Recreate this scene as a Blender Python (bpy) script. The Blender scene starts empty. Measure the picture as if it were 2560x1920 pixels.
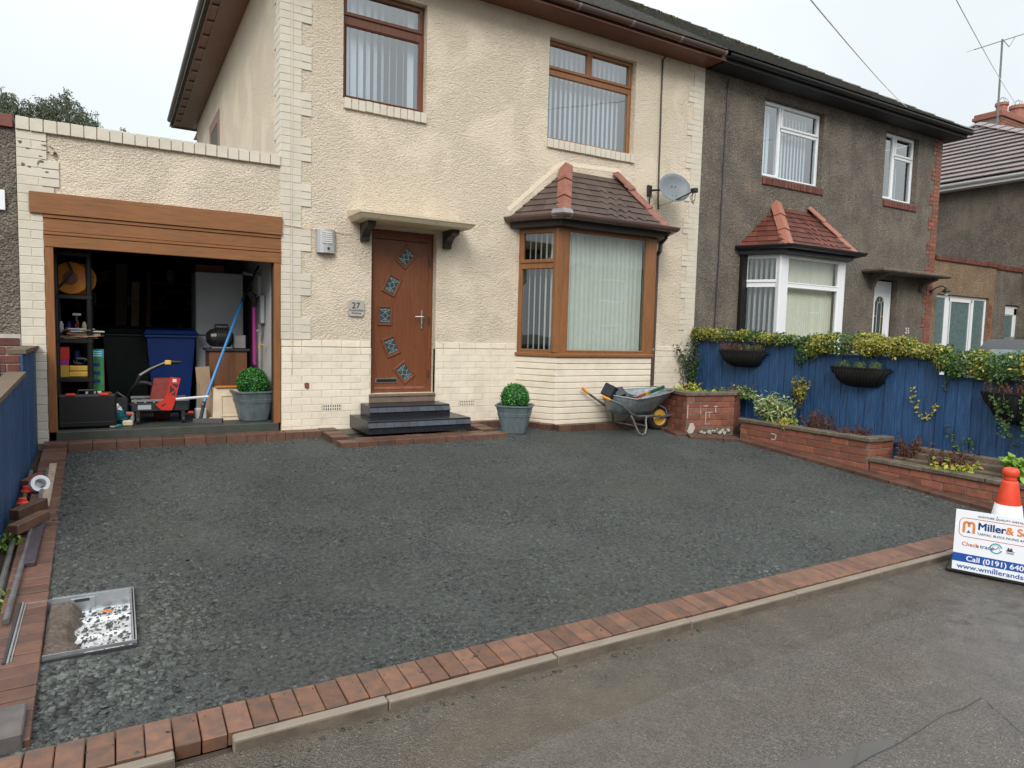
import bpy, math, random
import numpy as np
from mathutils import Vector, Matrix, Euler
random.seed(7); np.random.seed(7)
SC = bpy.context.scene
COL = SC.collection
PI = math.pi

# ------------------------------------------------------------ camera, world, sun, exposure
CAM = Vector((-1.673, -8.206, 1.172))
F_PX = 1697.86
_a, _b, _c = 7.56347705e-02, -5.29976448e-01, 2.61935702e-02
_Rx = np.array([[1,0,0],[0,math.cos(_a),-math.sin(_a)],[0,math.sin(_a),math.cos(_a)]])
_Ry = np.array([[math.cos(_b),0,math.sin(_b)],[0,1,0],[-math.sin(_b),0,math.cos(_b)]])
_Rz = np.array([[math.cos(_c),-math.sin(_c),0],[math.sin(_c),math.cos(_c),0],[0,0,1]])
_R = _Rz @ _Rx @ _Ry
def _w(v):
    w = _R.T @ np.array(v, float); return Vector((w[0], w[2], -w[1]))
def at(px, py, Y=None, Z=None, X=None):
    """point of the scene seen at (px, py) of the 2560x1920 photograph, on a plane of known X, Y or Z"""
    r = _w(((px-1280)/F_PX, (py-960)/F_PX, 1.0))
    if Y is not None: t = (Y-CAM.y)/r.y
    elif Z is not None: t = (Z-CAM.z)/r.z
    else: t = (X-CAM.x)/r.x
    return CAM + r*t
cd = bpy.data.cameras.new('camera'); cam = bpy.data.objects.new('camera', cd); COL.objects.link(cam)
rx, uy, bz = _w((1,0,0)), _w((0,-1,0)), _w((0,0,-1))
cam.matrix_world = Matrix(((rx.x,uy.x,bz.x,CAM.x),(rx.y,uy.y,bz.y,CAM.y),(rx.z,uy.z,bz.z,CAM.z),(0,0,0,1)))
cd.sensor_fit = 'HORIZONTAL'; cd.sensor_width = 36.0; cd.lens = F_PX/2560*36
cd.clip_start = 0.05; cd.clip_end = 2000
SC.camera = cam

SUN_EL, SUN_AZ = math.radians(36), math.radians(212)    # azimuth clockwise from +Y (the light comes from front left)
world = bpy.data.worlds.new('World'); SC.world = world; world.use_nodes = True
nt = world.node_tree; nt.nodes.clear()
wo = nt.nodes.new('ShaderNodeOutputWorld'); bg = nt.nodes.new('ShaderNodeBackground')
sky = nt.nodes.new('ShaderNodeTexSky'); sky.sky_type = 'NISHITA'; sky.sun_disc = False
sky.sun_elevation = SUN_EL; sky.sun_rotation = SUN_AZ; sky.dust_density = 3.0; sky.air_density = 1.0; sky.ozone_density = 1.0
# overcast: a thick pale cloud layer (brighter overhead than at the horizon) veils most of the blue sky
tc = nt.nodes.new('ShaderNodeTexCoord'); sx = nt.nodes.new('ShaderNodeSeparateXYZ')
nt.links.new(tc.outputs['Generated'], sx.inputs[0])
cr = nt.nodes.new('ShaderNodeValToRGB')
cr.color_ramp.elements[0].position = 0.0; cr.color_ramp.elements[0].color = (0.75,0.81,0.84,1)
cr.color_ramp.elements[1].position = 1.0; cr.color_ramp.elements[1].color = (2.05,2.10,2.16,1)
e = cr.color_ramp.elements.new(0.40); e.color = (0.84,0.90,0.925,1)
nt.links.new(sx.outputs['Z'], cr.inputs[0])
nz = nt.nodes.new('ShaderNodeTexNoise'); nz.inputs['Scale'].default_value = 1.6; nz.inputs['Detail'].default_value = 3
nt.links.new(tc.outputs['Generated'], nz.inputs['Vector'])
mr = nt.nodes.new('ShaderNodeMapRange'); mr.inputs[1].default_value=.3; mr.inputs[2].default_value=.7
mr.inputs[3].default_value = 8.8; mr.inputs[4].default_value = 11.2
nt.links.new(nz.outputs['Fac'], mr.inputs[0])
vm = nt.nodes.new('ShaderNodeVectorMath'); vm.operation = 'SCALE'
nt.links.new(cr.outputs[0], vm.inputs[0]); nt.links.new(mr.outputs[0], vm.inputs['Scale'])
mx = nt.nodes.new('ShaderNodeMix'); mx.data_type = 'RGBA'; mx.inputs[0].default_value = 0.93
nt.links.new(sky.outputs[0], mx.inputs[6]); nt.links.new(vm.outputs[0], mx.inputs[7])
nt.links.new(mx.outputs[2], bg.inputs['Color']); bg.inputs['Strength'].default_value = 0.115
nt.links.new(bg.outputs[0], wo.inputs['Surface'])

sl = bpy.data.lights.new('sun', 'SUN'); sl.energy = 2.15; sl.angle = math.radians(26); sl.color = (1.0, 0.965, 0.92)
so = bpy.data.objects.new('sun', sl); COL.objects.link(so)
_d = Vector((math.sin(SUN_AZ)*math.cos(SUN_EL), math.cos(SUN_AZ)*math.cos(SUN_EL), math.sin(SUN_EL)))
so.rotation_euler = _d.to_track_quat('Z', 'Y').to_euler()
SC.view_settings.view_transform = 'Standard'; SC.view_settings.look = 'None'
SC.view_settings.exposure = 0.0; SC.view_settings.gamma = 1.0; SC.view_settings.use_curve_mapping = False
SC.render.engine = 'CYCLES'; SC.cycles.max_bounces = 8

# ------------------------------------------------------------ mesh helpers
class MB:
    def __init__(s): s.v = []; s.f = []; s.m = []
    def add(s, vs, fs, mi=0):
        b = len(s.v); s.v += [tuple(v) for v in vs]; s.f += [tuple(i+b for i in f) for f in fs]; s.m += [mi]*len(fs); return s
    def box(s, x0, x1, y0, y1, z0, z1, M=None, mi=0):
        vs = [Vector(p) for p in ((x0,y0,z0),(x1,y0,z0),(x1,y1,z0),(x0,y1,z0),(x0,y0,z1),(x1,y0,z1),(x1,y1,z1),(x0,y1,z1))]
        if M is not None: vs = [M @ v for v in vs]
        return s.add(vs, [(0,3,2,1),(4,5,6,7),(0,1,5,4),(1,2,6,5),(2,3,7,6),(3,0,4,7)], mi)
    def hexa(s, p, mi=0):
        return s.add(p, [(0,3,2,1),(4,5,6,7),(0,1,5,4),(1,2,6,5),(2,3,7,6),(3,0,4,7)], mi)
    def cbox(s, x0, x1, y0, y1, z0, z1, c=.004, M=None, mi=0):
        """box with every edge of the -Y face and top chamfered (full chamfer box)"""
        xs, ys, zs = (x0,x1), (y0,y1), (z0,z1); vs = []; idx = {}
        for i in (0,1):
            for j in (0,1):
                for k in (0,1):
                    X, Y, Z = xs[i], ys[j], zs[k]; dx = c*(1-2*i); dy = c*(1-2*j); dz = c*(1-2*k)
                    for a, q in enumerate(((X, Y+dy, Z+dz), (X+dx, Y, Z+dz), (X+dx, Y+dy, Z))):
                        idx[i,j,k,a] = len(vs); vs.append(Vector(q))
        if M is not None: vs = [M @ v for v in vs]
        g = lambda i,j,k,a: idx[i,j,k,a]
        fs = [(g(0,0,0,0),g(0,0,1,0),g(0,1,1,0),g(0,1,0,0)), (g(1,0,0,0),g(1,1,0,0),g(1,1,1,0),g(1,0,1,0)),
              (g(0,0,0,1),g(1,0,0,1),g(1,0,1,1),g(0,0,1,1)), (g(0,1,0,1),g(0,1,1,1),g(1,1,1,1),g(1,1,0,1)),
              (g(0,0,0,2),g(0,1,0,2),g(1,1,0,2),g(1,0,0,2)), (g(0,0,1,2),g(1,0,1,2),g(1,1,1,2),g(0,1,1,2))]
        for j in (0,1):
            for k in (0,1): fs.append((g(0,j,k,1),g(1,j,k,1),g(1,j,k,2),g(0,j,k,2)))
        for i in (0,1):
            for k in (0,1): fs.append((g(i,0,k,0),g(i,1,k,0),g(i,1,k,2),g(i,0,k,2)))
            for j in (0,1): fs.append((g(i,j,0,0),g(i,j,1,0),g(i,j,1,1),g(i,j,0,1)))
            for j in (0,1):
                for k in (0,1): fs.append((g(i,j,k,0),g(i,j,k,1),g(i,j,k,2)))
        return s.add(vs, fs, mi)
    def tube(s, path, r, n=8, cap=True, mi=0):
        path = [Vector(p) for p in path]; rs = r if isinstance(r, (list,tuple)) else [r]*len(path)
        rings = []; up = None
        for i, p in enumerate(path):
            t = (path[min(i+1,len(path)-1)] - path[max(i-1,0)]).normalized()
            if up is None: up = Vector((0,0,1)) if abs(t.z) < .9 else Vector((1,0,0))
            a = t.cross(up)
            if a.length < 1e-4: a = t.cross(Vector((0,1,0)))
            a.normalize(); b = a.cross(t).normalized(); up = b
            rings.append([p + (a*math.cos(2*PI*k/n) + b*math.sin(2*PI*k/n))*rs[i] for k in range(n)])
        vs = [v for q in rings for v in q]; fs = []
        for i in range(len(path)-1):
            for k in range(n): fs.append((i*n+k, i*n+(k+1)%n, (i+1)*n+(k+1)%n, (i+1)*n+k))
        if cap: fs.append(tuple(range(n-1,-1,-1))); fs.append(tuple((len(path)-1)*n+k for k in range(n)))
        return s.add(vs, fs, mi)
    def lathe(s, prof, c=(0,0,0), n=20, M=None, mi=0, sq=None):
        """prof: (r, z) list; sq: superellipse corner amount for square pots"""
        vs = []; fs = []
        for r, z in prof:
            for k in range(n):
                a = 2*PI*(k+.5)/n; cx, sy = math.cos(a), math.sin(a)
                if sq: q = (abs(cx)**sq+abs(sy)**sq)**(-1/sq); cx *= q; sy *= q
                v = Vector((c[0]+r*cx, c[1]+r*sy, c[2]+z)); vs.append(M @ v if M is not None else v)
        for i in range(len(prof)-1):
            for k in range(n): fs.append((i*n+k, i*n+(k+1)%n, (i+1)*n+(k+1)%n, (i+1)*n+k))
        if prof[0][0] > 1e-5: fs.append(tuple(range(n-1,-1,-1)))
        if prof[-1][0] > 1e-5: fs.append(tuple((len(prof)-1)*n+k for k in range(n)))
        return s.add(vs, fs, mi)
    def prism(s, poly, y0, y1, M=None, mi=0):
        """polygon in x,z extruded along y"""
        n = len(poly)
        vs = [Vector((p[0],y0,p[1])) for p in poly] + [Vector((p[0],y1,p[1])) for p in poly]
        if M is not None: vs = [M @ v for v in vs]
        fs = [tuple(range(n)), tuple(range(2*n-1,n-1,-1))] + [(i, i+n, (i+1)%n+n, (i+1)%n) for i in range(n)]
        return s.add(vs, fs, mi)
    def quad(s, a, b, c, d, mi=0): return s.add([a,b,c,d], [(0,1,2,3)], mi)
    def mesh(s, name, mats, smooth=False):
        me = bpy.data.meshes.new(name); me.from_pydata(s.v, [], s.f)
        for m in (mats if isinstance(mats, (list,tuple)) else [mats]): me.materials.append(m)
        if any(s.m): me.polygons.foreach_set('material_index', s.m)
        if smooth: me.polygons.foreach_set('use_smooth', [True]*len(me.polygons))
        me.update()
        import bmesh
        b = bmesh.new(); b.from_mesh(me); bmesh.ops.recalc_face_normals(b, faces=b.faces); b.to_mesh(me); b.free()
        return me
def link(name, data, parent=None, loc=(0,0,0), rot=(0,0,0), label=None):
    o = bpy.data.objects.new(name, data); COL.objects.link(o)
    if parent is not None: o.parent = parent
    o.location = loc; o.rotation_euler = rot
    if label: o['label'] = label
    return o
def part(name, mb, mats, parent, loc=(0,0,0), rot=(0,0,0), smooth=False, label=None, kind=None):
    o = link(name, mb.mesh(name, mats, smooth), parent, loc, rot, label)
    if kind: o['kind'] = kind
    return o
def thing(name, label, cat, loc=(0,0,0), rz=0, group=None):
    o = link(name, None, None, loc, (0,0,rz), label); o['category'] = cat; o.empty_display_size = .1
    if group: o['group'] = group
    return o
def solo(name, mb, mats, label, cat, loc=(0,0,0), rot=(0,0,0), smooth=False, group=None, kind=None):
    o = part(name, mb, mats, None, loc, rot, smooth, label, kind); o['category'] = cat
    if group: o['group'] = group
    return o
def struct(name, mb, mats, smooth=False):
    o = part(name, mb, mats, None, smooth=smooth); o['kind'] = 'structure'; return o
def dup(root, loc, rz=None, label=None):
    r = root.copy(); COL.objects.link(r); r.location = loc
    if rz is not None: r.rotation_euler = (0,0,rz)
    if label: r['label'] = label
    def rec(a, b):
        for ch in list(a.children):
            c = ch.copy(); COL.objects.link(c); c.parent = b; rec(ch, c)
    rec(root, r); return r
def frame_of(P, u):
    """matrix whose x axis runs along horizontal unit vector u from P, y away behind it, z up"""
    u = Vector((u[0],u[1],0)).normalized(); n = Vector((-u.y, u.x, 0))
    return Matrix(((u.x,n.x,0,P[0]),(u.y,n.y,0,P[1]),(0,0,1,P[2]),(0,0,0,1)))

# ------------------------------------------------------------ materials
def lin(r, g, b):
    f = lambda c: (c/255/12.92 if c/255 <= .04045 else ((c/255+.055)/1.055)**2.4)
    return (f(r), f(g), f(b))
class N:
    def __init__(s, name):
        s.mat = bpy.data.materials.new(name); s.mat.use_nodes = True; s.t = s.mat.node_tree; s.t.nodes.clear()
        s.out = s.n('ShaderNodeOutputMaterial'); s.b = s.n('ShaderNodeBsdfPrincipled'); s.l(s.b.outputs[0], s.out.inputs[0])
        g = s.n('ShaderNodeNewGeometry'); s.pos = g.outputs['Position']; s.isl = g.outputs['Random Per Island']; s.nrm = g.outputs['Normal']
    def n(s, t): return s.t.nodes.new(t)
    def l(s, a, b): s.t.links.new(a, b)
    def noise(s, scale, detail=3, rough=.55, vec=None, dist=0, stretch=None):
        x = s.n('ShaderNodeTexNoise'); x.inputs['Scale'].default_value = scale; x.inputs['Detail'].default_value = detail
        x.inputs['Roughness'].default_value = rough; x.inputs['Distortion'].default_value = dist
        v = vec or s.pos
        if stretch: m = s.n('ShaderNodeVectorMath'); m.operation = 'MULTIPLY'; s.l(v, m.inputs[0]); m.inputs[1].default_value = stretch; v = m.outputs[0]
        s.l(v, x.inputs['Vector']); return x.outputs['Fac']
    def vor(s, scale, feature='F1', stretch=None, rnd=1, out='Distance'):
        x = s.n('ShaderNodeTexVoronoi'); x.feature = feature; x.inputs['Scale'].default_value = scale; x.inputs['Randomness'].default_value = rnd
        v = s.pos
        if stretch: m = s.n('ShaderNodeVectorMath'); m.operation = 'MULTIPLY'; s.l(v, m.inputs[0]); m.inputs[1].default_value = stretch; v = m.outputs[0]
        s.l(v, x.inputs['Vector']); return x.outputs[out]
    def ramp(s, fac, stops):
        x = s.n('ShaderNodeValToRGB'); s.l(fac, x.inputs[0]); r = x.color_ramp
        while len(r.elements) < len(stops): r.elements.new(.5)
        for e_, (p, c) in zip(r.elements, stops):
            e_.position = p; e_.color = (c, c, c, 1) if isinstance(c, (int,float)) else (*c, 1)
        return x.outputs[0]
    def mr(s, v, a, b, c, d):
        x = s.n('ShaderNodeMapRange'); s.l(v, x.inputs[0])
        for i, q in enumerate((a,b,c,d)): x.inputs[i+1].default_value = q
        return x.outputs[0]
    def mix(s, fac, a, b, blend='MIX'):
        x = s.n('ShaderNodeMix'); x.data_type = 'RGBA'; x.blend_type = blend
        for i, q in ((0,fac),(6,a),(7,b)):
            if hasattr(q, 'links') or hasattr(q, 'is_linked'): s.l(q, x.inputs[i])
            else: x.inputs[i].default_value = q if i == 0 else (*q, 1)
        return x.outputs[2]
    def math(s, op, a, b=0):
        x = s.n('ShaderNodeMath'); x.operation = op
        for i, q in ((0,a),(1,b)):
            if hasattr(q, 'is_linked'): s.l(q, x.inputs[i])
            else: x.inputs[i].default_value = q
        return x.outputs[0]
    def rnd(s):
        x = s.n('ShaderNodeObjectInfo'); return x.outputs['Random']
    def scalecol(s, col, v):
        m = s.n('ShaderNodeVectorMath'); m.operation = 'SCALE'
        if hasattr(col, 'is_linked'): s.l(col, m.inputs[0])
        else: m.inputs[0].default_value = col
        s.l(v, m.inputs['Scale']); return m.outputs[0]
    def base(s, c):
        if hasattr(c, 'is_linked'): s.l(c, s.b.inputs['Base Color'])
        else: s.b.inputs['Base Color'].default_value = (*c, 1)
    def rough(s, r):
        if hasattr(r, 'is_linked'): s.l(r, s.b.inputs['Roughness'])
        else: s.b.inputs['Roughness'].default_value = r
    def bump(s, h, strength=.5, dist=.01, prev=None):
        x = s.n('ShaderNodeBump'); x.inputs['Strength'].default_value = strength if not hasattr(strength,'is_linked') else 1
        if hasattr(strength, 'is_linked'): s.l(strength, x.inputs['Strength'])
        x.inputs['Distance'].default_value = dist; s.l(h, x.inputs['Height'])
        if prev is not None: s.l(prev, x.inputs['Normal'])
        s.l(x.outputs[0], s.b.inputs['Normal']); return x.outputs[0]
def basic(name, col, rough=.7, var=.12, scale=8, bump=0, bscale=80, rnd=0, metal=0, spec=.5, stretch=None, detail=4, dirt=None):
    m = N(name)
    f = m.noise(scale, detail, stretch=stretch); v = m.mr(f, .3, .7, 1-var, 1+var)
    if rnd: v = m.math('MULTIPLY', v, m.mr(m.rnd(), 0, 1, 1-rnd, 1+rnd))
    c = m.scalecol(col, v)
    if dirt: c = m.mix(m.ramp(m.noise(dirt[1], 6, .65), [(.5,0),(.72,dirt[2] if len(dirt) > 2 else .8)]), c, dirt[0])
    m.base(c); m.rough(rough); m.b.inputs['Metallic'].default_value = metal; m.b.inputs['Specular IOR Level'].default_value = spec
    if bump: m.bump(m.noise(bscale, 4), bump, .004)
    return m.mat
def roughcast(name, col, dark, light, smooth_amt=.25):
    m = N(name)
    big = m.noise(.9, 4); mid = m.noise(6, 4)
    # dashes of thrown render: stretched, tilted ridges
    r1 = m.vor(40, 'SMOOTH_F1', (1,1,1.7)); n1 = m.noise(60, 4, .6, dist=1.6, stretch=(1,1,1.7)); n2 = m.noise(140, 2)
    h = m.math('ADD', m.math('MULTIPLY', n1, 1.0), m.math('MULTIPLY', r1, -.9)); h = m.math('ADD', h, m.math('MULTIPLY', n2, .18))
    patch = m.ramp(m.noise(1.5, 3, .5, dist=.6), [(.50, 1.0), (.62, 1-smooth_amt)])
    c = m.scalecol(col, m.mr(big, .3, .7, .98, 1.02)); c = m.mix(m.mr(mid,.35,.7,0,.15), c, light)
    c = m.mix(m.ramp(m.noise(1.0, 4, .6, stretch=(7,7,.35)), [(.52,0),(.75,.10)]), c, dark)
    c = m.mix(m.math('MULTIPLY', m.ramp(h, [(.0,.6),(.22,0)]), .2), c, dark)  # crevice shade put into the colour: hollows of the relief tinted darker
    m.base(c); m.rough(.88); m.b.inputs['Specular IOR Level'].default_value = .25
    m.bump(h, m.math('MULTIPLY', patch, 1.0), .0195)
    return m.mat
def pebbledash(name, cols, bump=.8):
    m = N(name)
    v = m.vor(52, out='Color'); d = m.vor(52); n1 = m.noise(2.2, 5, .6); n2 = m.noise(30, 4, .6)
    sep = m.n('ShaderNodeSeparateColor'); m.l(v, sep.inputs[0])
    c = m.ramp(sep.outputs[0], [(0, cols[0]), (.5, cols[1]), (1, cols[2])])
    c = m.mix(m.ramp(n2, [(.38,.75),(.6,0)]), c, cols[0]); c = m.scalecol(c, m.mr(n1, .3,.7,.72,1.25))
    c = m.mix(m.ramp(m.noise(1.1,4,.6), [(.5,0),(.68,.55)]), c, cols[3])
    c = m.mix(m.ramp(m.noise(1.2, 4, .6, stretch=(5,5,.4)), [(.45,0),(.7,.45)]), c, cols[0])
    m.base(c); m.rough(.85)
    h = m.math('ADD', m.math('MULTIPLY', d, -1.2), m.math('MULTIPLY', n2, 1.2))
    m.bump(h, bump, .02); return m.mat
def woodfoil(name, c1, c2, axis='X', rough=.38, spec=.4):
    m = N(name); st = (1.2,18,30) if axis == 'X' else (22,18,1.2)
    g = m.noise(2.2, 6, .65, dist=1.5, stretch=st); b = m.noise(1.3, 2)
    c = m.mix(m.ramp(g, [(.35,0),(.68,1)]), c1, c2); c = m.scalecol(c, m.mr(b,.3,.7,.92,1.08))
    m.base(c); m.rough(rough); m.b.inputs['Specular IOR Level'].default_value = spec
    m.bump(g, .12, .002); return m.mat
def redbrick(name, c1, c2, rnd=True, wet=.6):
    m = N(name); n = m.noise(14, 5, .6); n2 = m.noise(70, 4, .6)
    c = m.mix(m.ramp(n, [(.35,0),(.7,1)]), c1, c2)
    if rnd: c = m.scalecol(c, m.mr(m.rnd(), 0, 1, .72, 1.22))
    c = m.mix(m.ramp(m.noise(5, 6, .7), [(.56,0),(.72,.45)]), c, (.10,.07,.055))
    m.base(c); m.rough(wet); m.bump(m.math('ADD', n, m.math('MULTIPLY', n2, .5)), .35, .004); return m.mat
def foliage(name, cols, rough=.5, trans=.15):
    m = N(name); c = m.ramp(m.isl, [(i/(len(cols)-1), q) for i, q in enumerate(cols)])
    c = m.scalecol(c, m.mr(m.noise(9, 2), .3, .7, .75, 1.25))
    m.base(c); m.rough(rough); m.b.inputs['Specular IOR Level'].default_value = .35
    try:
        m.b.inputs['Subsurface Weight'].default_value = 0
    except Exception: pass
    if trans:
        tr = m.n('ShaderNodeBsdfTranslucent'); m.l(c, tr.inputs[0]); ms = m.n('ShaderNodeMixShader'); ms.inputs[0].default_value = trans
        m.l(m.b.outputs[0], ms.inputs[1]); m.l(tr.outputs[0], ms.inputs[2]); m.l(ms.outputs[0], m.out.inputs[0])
    return m.mat
def glassmat(name, tint=(.92,.97,.95), refl=1.0):
    m = N(name); m.t.nodes.remove(m.b)
    tr = m.n('ShaderNodeBsdfTransparent'); tr.inputs[0].default_value = (*tint,1)
    gl = m.n('ShaderNodeBsdfGlossy'); gl.inputs['Roughness'].default_value = .01; gl.inputs[0].default_value = (1,1,1,1)
    fr = m.n('ShaderNodeLayerWeight'); fr.inputs['Blend'].default_value = .5; fac5 = m.math('POWER', fr.outputs['Facing'], 4.0)
    bmp = m.n('ShaderNodeBump'); bmp.inputs['Strength'].default_value = .06; bmp.inputs['Distance'].default_value = .02
    m.l(m.noise(2.0, 1), bmp.inputs['Height']); m.l(bmp.outputs[0], gl.inputs['Normal'])
    f = m.math('MINIMUM', m.math('ADD', m.math('MULTIPLY', fac5, .9), .13*refl), 1.0)
    ms = m.n('ShaderNodeMixShader'); m.l(f, ms.inputs[0]); m.l(tr.outputs[0], ms.inputs[1]); m.l(gl.outputs[0], ms.inputs[2])
    m.l(ms.outputs[0], m.out.inputs[0]); return m.mat

M = {}
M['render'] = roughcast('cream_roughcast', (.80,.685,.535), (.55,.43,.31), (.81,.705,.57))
M['paintbrick'] = basic('painted_brick', (.61,.555,.46), .6, .05, 6, .35, 60, rnd=.03, dirt=((.40,.33,.25), 3.5, .22))
M['plinthbrick'] = basic('painted_plinth_brick', (.76,.68,.55), .6, .05, 6, .45, 50, rnd=.025, dirt=((.45,.36,.27), 3.2, .35))
M['mortarpaint'] = basic('painted_mortar', (.58,.50,.39), .8, .1, 12)
M['oak'] = woodfoil('golden_oak_foil', (.285,.125,.048), (.185,.076,.028), 'X')
M['oakv'] = woodfoil('golden_oak_foil_upright', (.285,.125,.048), (.185,.076,.028), 'Z')
M['mahog'] = woodfoil('dark_oak_foil', (.165,.062,.032), (.10,.036,.02), 'X')
M['mahogv'] = woodfoil('dark_oak_foil_upright', (.165,.062,.032), (.10,.036,.02), 'Z')
M['doorred'] = woodfoil('door_skin', (.20,.070,.030), (.135,.044,.020), 'Z', .33)
M['brownpl'] = basic('brown_plastic', (.10,.062,.05), .3, .1, 5, spec=.5)
M['darkbrown'] = basic('dark_brown_paint', (.035,.027,.022), .5, .15, 12)
M['blackpl'] = basic('black_plastic', (.012,.012,.013), .35, .1, 5)
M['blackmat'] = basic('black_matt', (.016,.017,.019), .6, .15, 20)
M['greysteel'] = basic('grey_steel', (.30,.30,.30), .45, .12, 20, metal=.6)
M['chrome'] = basic('chrome', (.75,.75,.76), .2, .05, 5, metal=1)
M['white'] = basic('white_upvc', (.78,.79,.80), .3, .03, 3)
M['whitepaint'] = basic('white_paint', (.62,.62,.60), .5, .06, 8)
M['blind'] = basic('blind_fabric', (.72,.74,.73), .85, .04, 10, rnd=.04)
M['blindg'] = basic('pale_green_blind_fabric', (.60,.625,.58), .85, .04, 10, rnd=.03)
M['blindn'] = basic('neighbour_blind_fabric', (.72,.70,.60), .85, .04, 10, rnd=.03)
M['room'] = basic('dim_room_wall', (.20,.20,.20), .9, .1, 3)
M['glass'] = glassmat('window_glass')
M['glassblue'] = glassmat('upstairs_window_glass', (.82,.91,.98), 2.0)
M['leadglass'] = basic('dark_leaded_glass', (.035,.07,.075), .12, .3, 20, spec=.8)
M['lead'] = basic('lead_strip', (.38,.43,.43), .4, .1, 20, metal=.3)
M['pebble'] = pebbledash('grey_pebbledash', ((.105,.090,.071),(.180,.152,.120),(.275,.240,.198),(.235,.187,.135)))
M['pebble_warm'] = pebbledash('warm_pebbledash', ((.18,.12,.07),(.27,.18,.105),(.36,.26,.165),(.29,.18,.10)))
M['redbrick'] = redbrick('red_brick', (.27,.096,.055), (.185,.064,.042))
M['redbrick_dark'] = redbrick('dark_red_brick', (.16,.045,.030), (.11,.034,.026))
M['mortar'] = basic('mortar', (.18,.15,.125), .9, .2, 20, .4, 90)
M['limemark'] = basic('lime_bloom', (.45,.41,.37), .9, .1, 20)
M['blockpave'] = redbrick('block_paving', (.185,.085,.048), (.085,.057,.044), True, .5)
M['blockpave2'] = redbrick('edging_brick_left', (.135,.062,.038), (.075,.042,.032), True, .5)
M['concrete'] = basic('concrete_edging', (.215,.18,.14), .6, .15, 10, .5, 120, dirt=((.14,.11,.08), 5, .6))
M['kerbface'] = basic('muddy_kerb_face', (.115,.092,.068), .7, .3, 9, .5, 90)
M['soil'] = basic('soil', (.045,.033,.022), .95, .4, 18, .8, 60)
M['coping'] = basic('weathered_coping', (.125,.098,.072), .8, .35, 14, .7, 60, dirt=((.06,.06,.03), 9, .7))
M['tile'] = basic('brown_roof_tile', (.085,.058,.046), .6, .2, 30, .5, 120, rnd=.2)
M['tilered'] = basic('red_roof_tile', (.13,.042,.029), .4, .25, 30, .5, 120, rnd=.3)
M['hiptile'] = basic('terracotta_hip_tile', (.25,.098,.068), .65, .2, 12, .4, 90, rnd=.1, dirt=((.09,.05,.04), 10, .8))
M['hiptile2'] = basic('clean_terracotta_hip_tile', (.33,.13,.085), .6, .1, 12, .3, 90, rnd=.06)
M['slate'] = basic('old_grey_roof_tile', (.16,.155,.155), .45, .35, 18, .8, 60, rnd=.15, dirt=((.13,.13,.04), 4, .8))
M['slate2'] = basic('dark_wet_roof_tile', (.045,.045,.045), .5, .4, 22, .8, 60)
M['tilegrey'] = basic('grey_concrete_tile', (.20,.165,.16), .4, .18, 10, .2, 90, rnd=.1)
M['bluewood'] = woodfoil('blue_fence_paint', (.022,.070,.165), (.016,.052,.125), 'Z', .6, .3)
M['bluewoodb'] = basic('blue_fence_board', (.022,.072,.172), .6, .4, 7, .5, 60, rnd=.12, stretch=(8,8,.6))
M['canopy'] = basic('canopy_cream_paint', (.60,.51,.36), .6, .1, 8, .2, 60, dirt=((.22,.19,.10), 8, .6))
M['stonestep'] = basic('weathered_threshold', (.17,.12,.09), .7, .2, 18, .3, 90)
M['blacktile'] = basic('black_step_tile', (.012,.014,.019), .32, .2, 20, .1, 60, rnd=.15)
M['blacktile2'] = basic('blue_black_bevel_tile', (.026,.033,.045), .3, .15, 20, .1, 60, rnd=.35)
M['orange'] = basic('orange_plastic', (.62,.22,.035), .4, .08, 10)
M['red'] = basic('red_plastic', (.55,.035,.02), .35, .08, 10)
M['blue'] = basic('blue_plastic', (.007,.03,.15), .35, .08, 10)
M['bluemetal'] = basic('blue_pole', (.02,.20,.50), .3, .05, 10)
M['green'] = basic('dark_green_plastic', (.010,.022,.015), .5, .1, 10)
M['yellow'] = basic('yellow_foam', (.68,.42,.08), .85, .1, 30)
M['cream'] = basic('cream_plastic', (.62,.50,.36), .45, .08, 10)
M['woodbrown'] = woodfoil('brown_cabinet_wood', (.19,.085,.038), (.12,.05,.024), 'Z', .45)
M['card'] = basic('cardboard', (.36,.25,.16), .85, .1, 10)
M['timber'] = basic('raw_timber', (.13,.098,.065), .8, .3, 9, .5, 60, stretch=(1,6,6))
M['magenta'] = basic('magenta_tube', (.36,.03,.22), .3, .05, 10)
M['fridge'] = basic('white_fridge', (.36,.38,.40), .35, .03, 5)
M['pot'] = basic('grey_planter', (.105,.135,.145), .5, .25, 18, .3, 60, stretch=(1,1,.35), dirt=((.20,.23,.23), 14, .4))
M['galv'] = basic('galvanised_steel', (.22,.26,.28), .42, .3, 22, .25, 30, metal=.35, dirt=((.13,.12,.11), 7, .75))
M['tubegrey'] = basic('worn_steel_tube', (.20,.20,.20), .4, .25, 14, metal=.5, dirt=((.10,.06,.04), 9, .6))
M['rubber'] = basic('black_rubber', (.014,.014,.014), .6, .15, 20, .3, 60)
M['rimyellow'] = basic('yellow_wheel', (.55,.33,.06), .5, .15, 14, dirt=((.10,.06,.03), 14, .7))
M['orangegrip'] = basic('orange_grip', (.75,.30,.03), .5, .1, 12)
M['conered'] = basic('cone_red', (.72,.065,.025), .45, .08, 20)
M['conewhite'] = basic('cone_white', (.72,.73,.74), .4, .05, 14, dirt=((.35,.33,.30), 12, .35))
M['signwhite'] = basic('sign_white', (.80,.82,.85), .35, .02, 5)
M['signblue'] = basic('sign_blue', (.01,.075,.33), .4, .03, 5)
M['signnavy'] = basic('sign_navy', (.008,.03,.16), .4, .03, 5)
M['signorange'] = basic('sign_orange', (.72,.22,.04), .4, .03, 5)
M['signred'] = basic('sign_red_line', (.55,.12,.05), .4, .03, 5)
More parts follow.
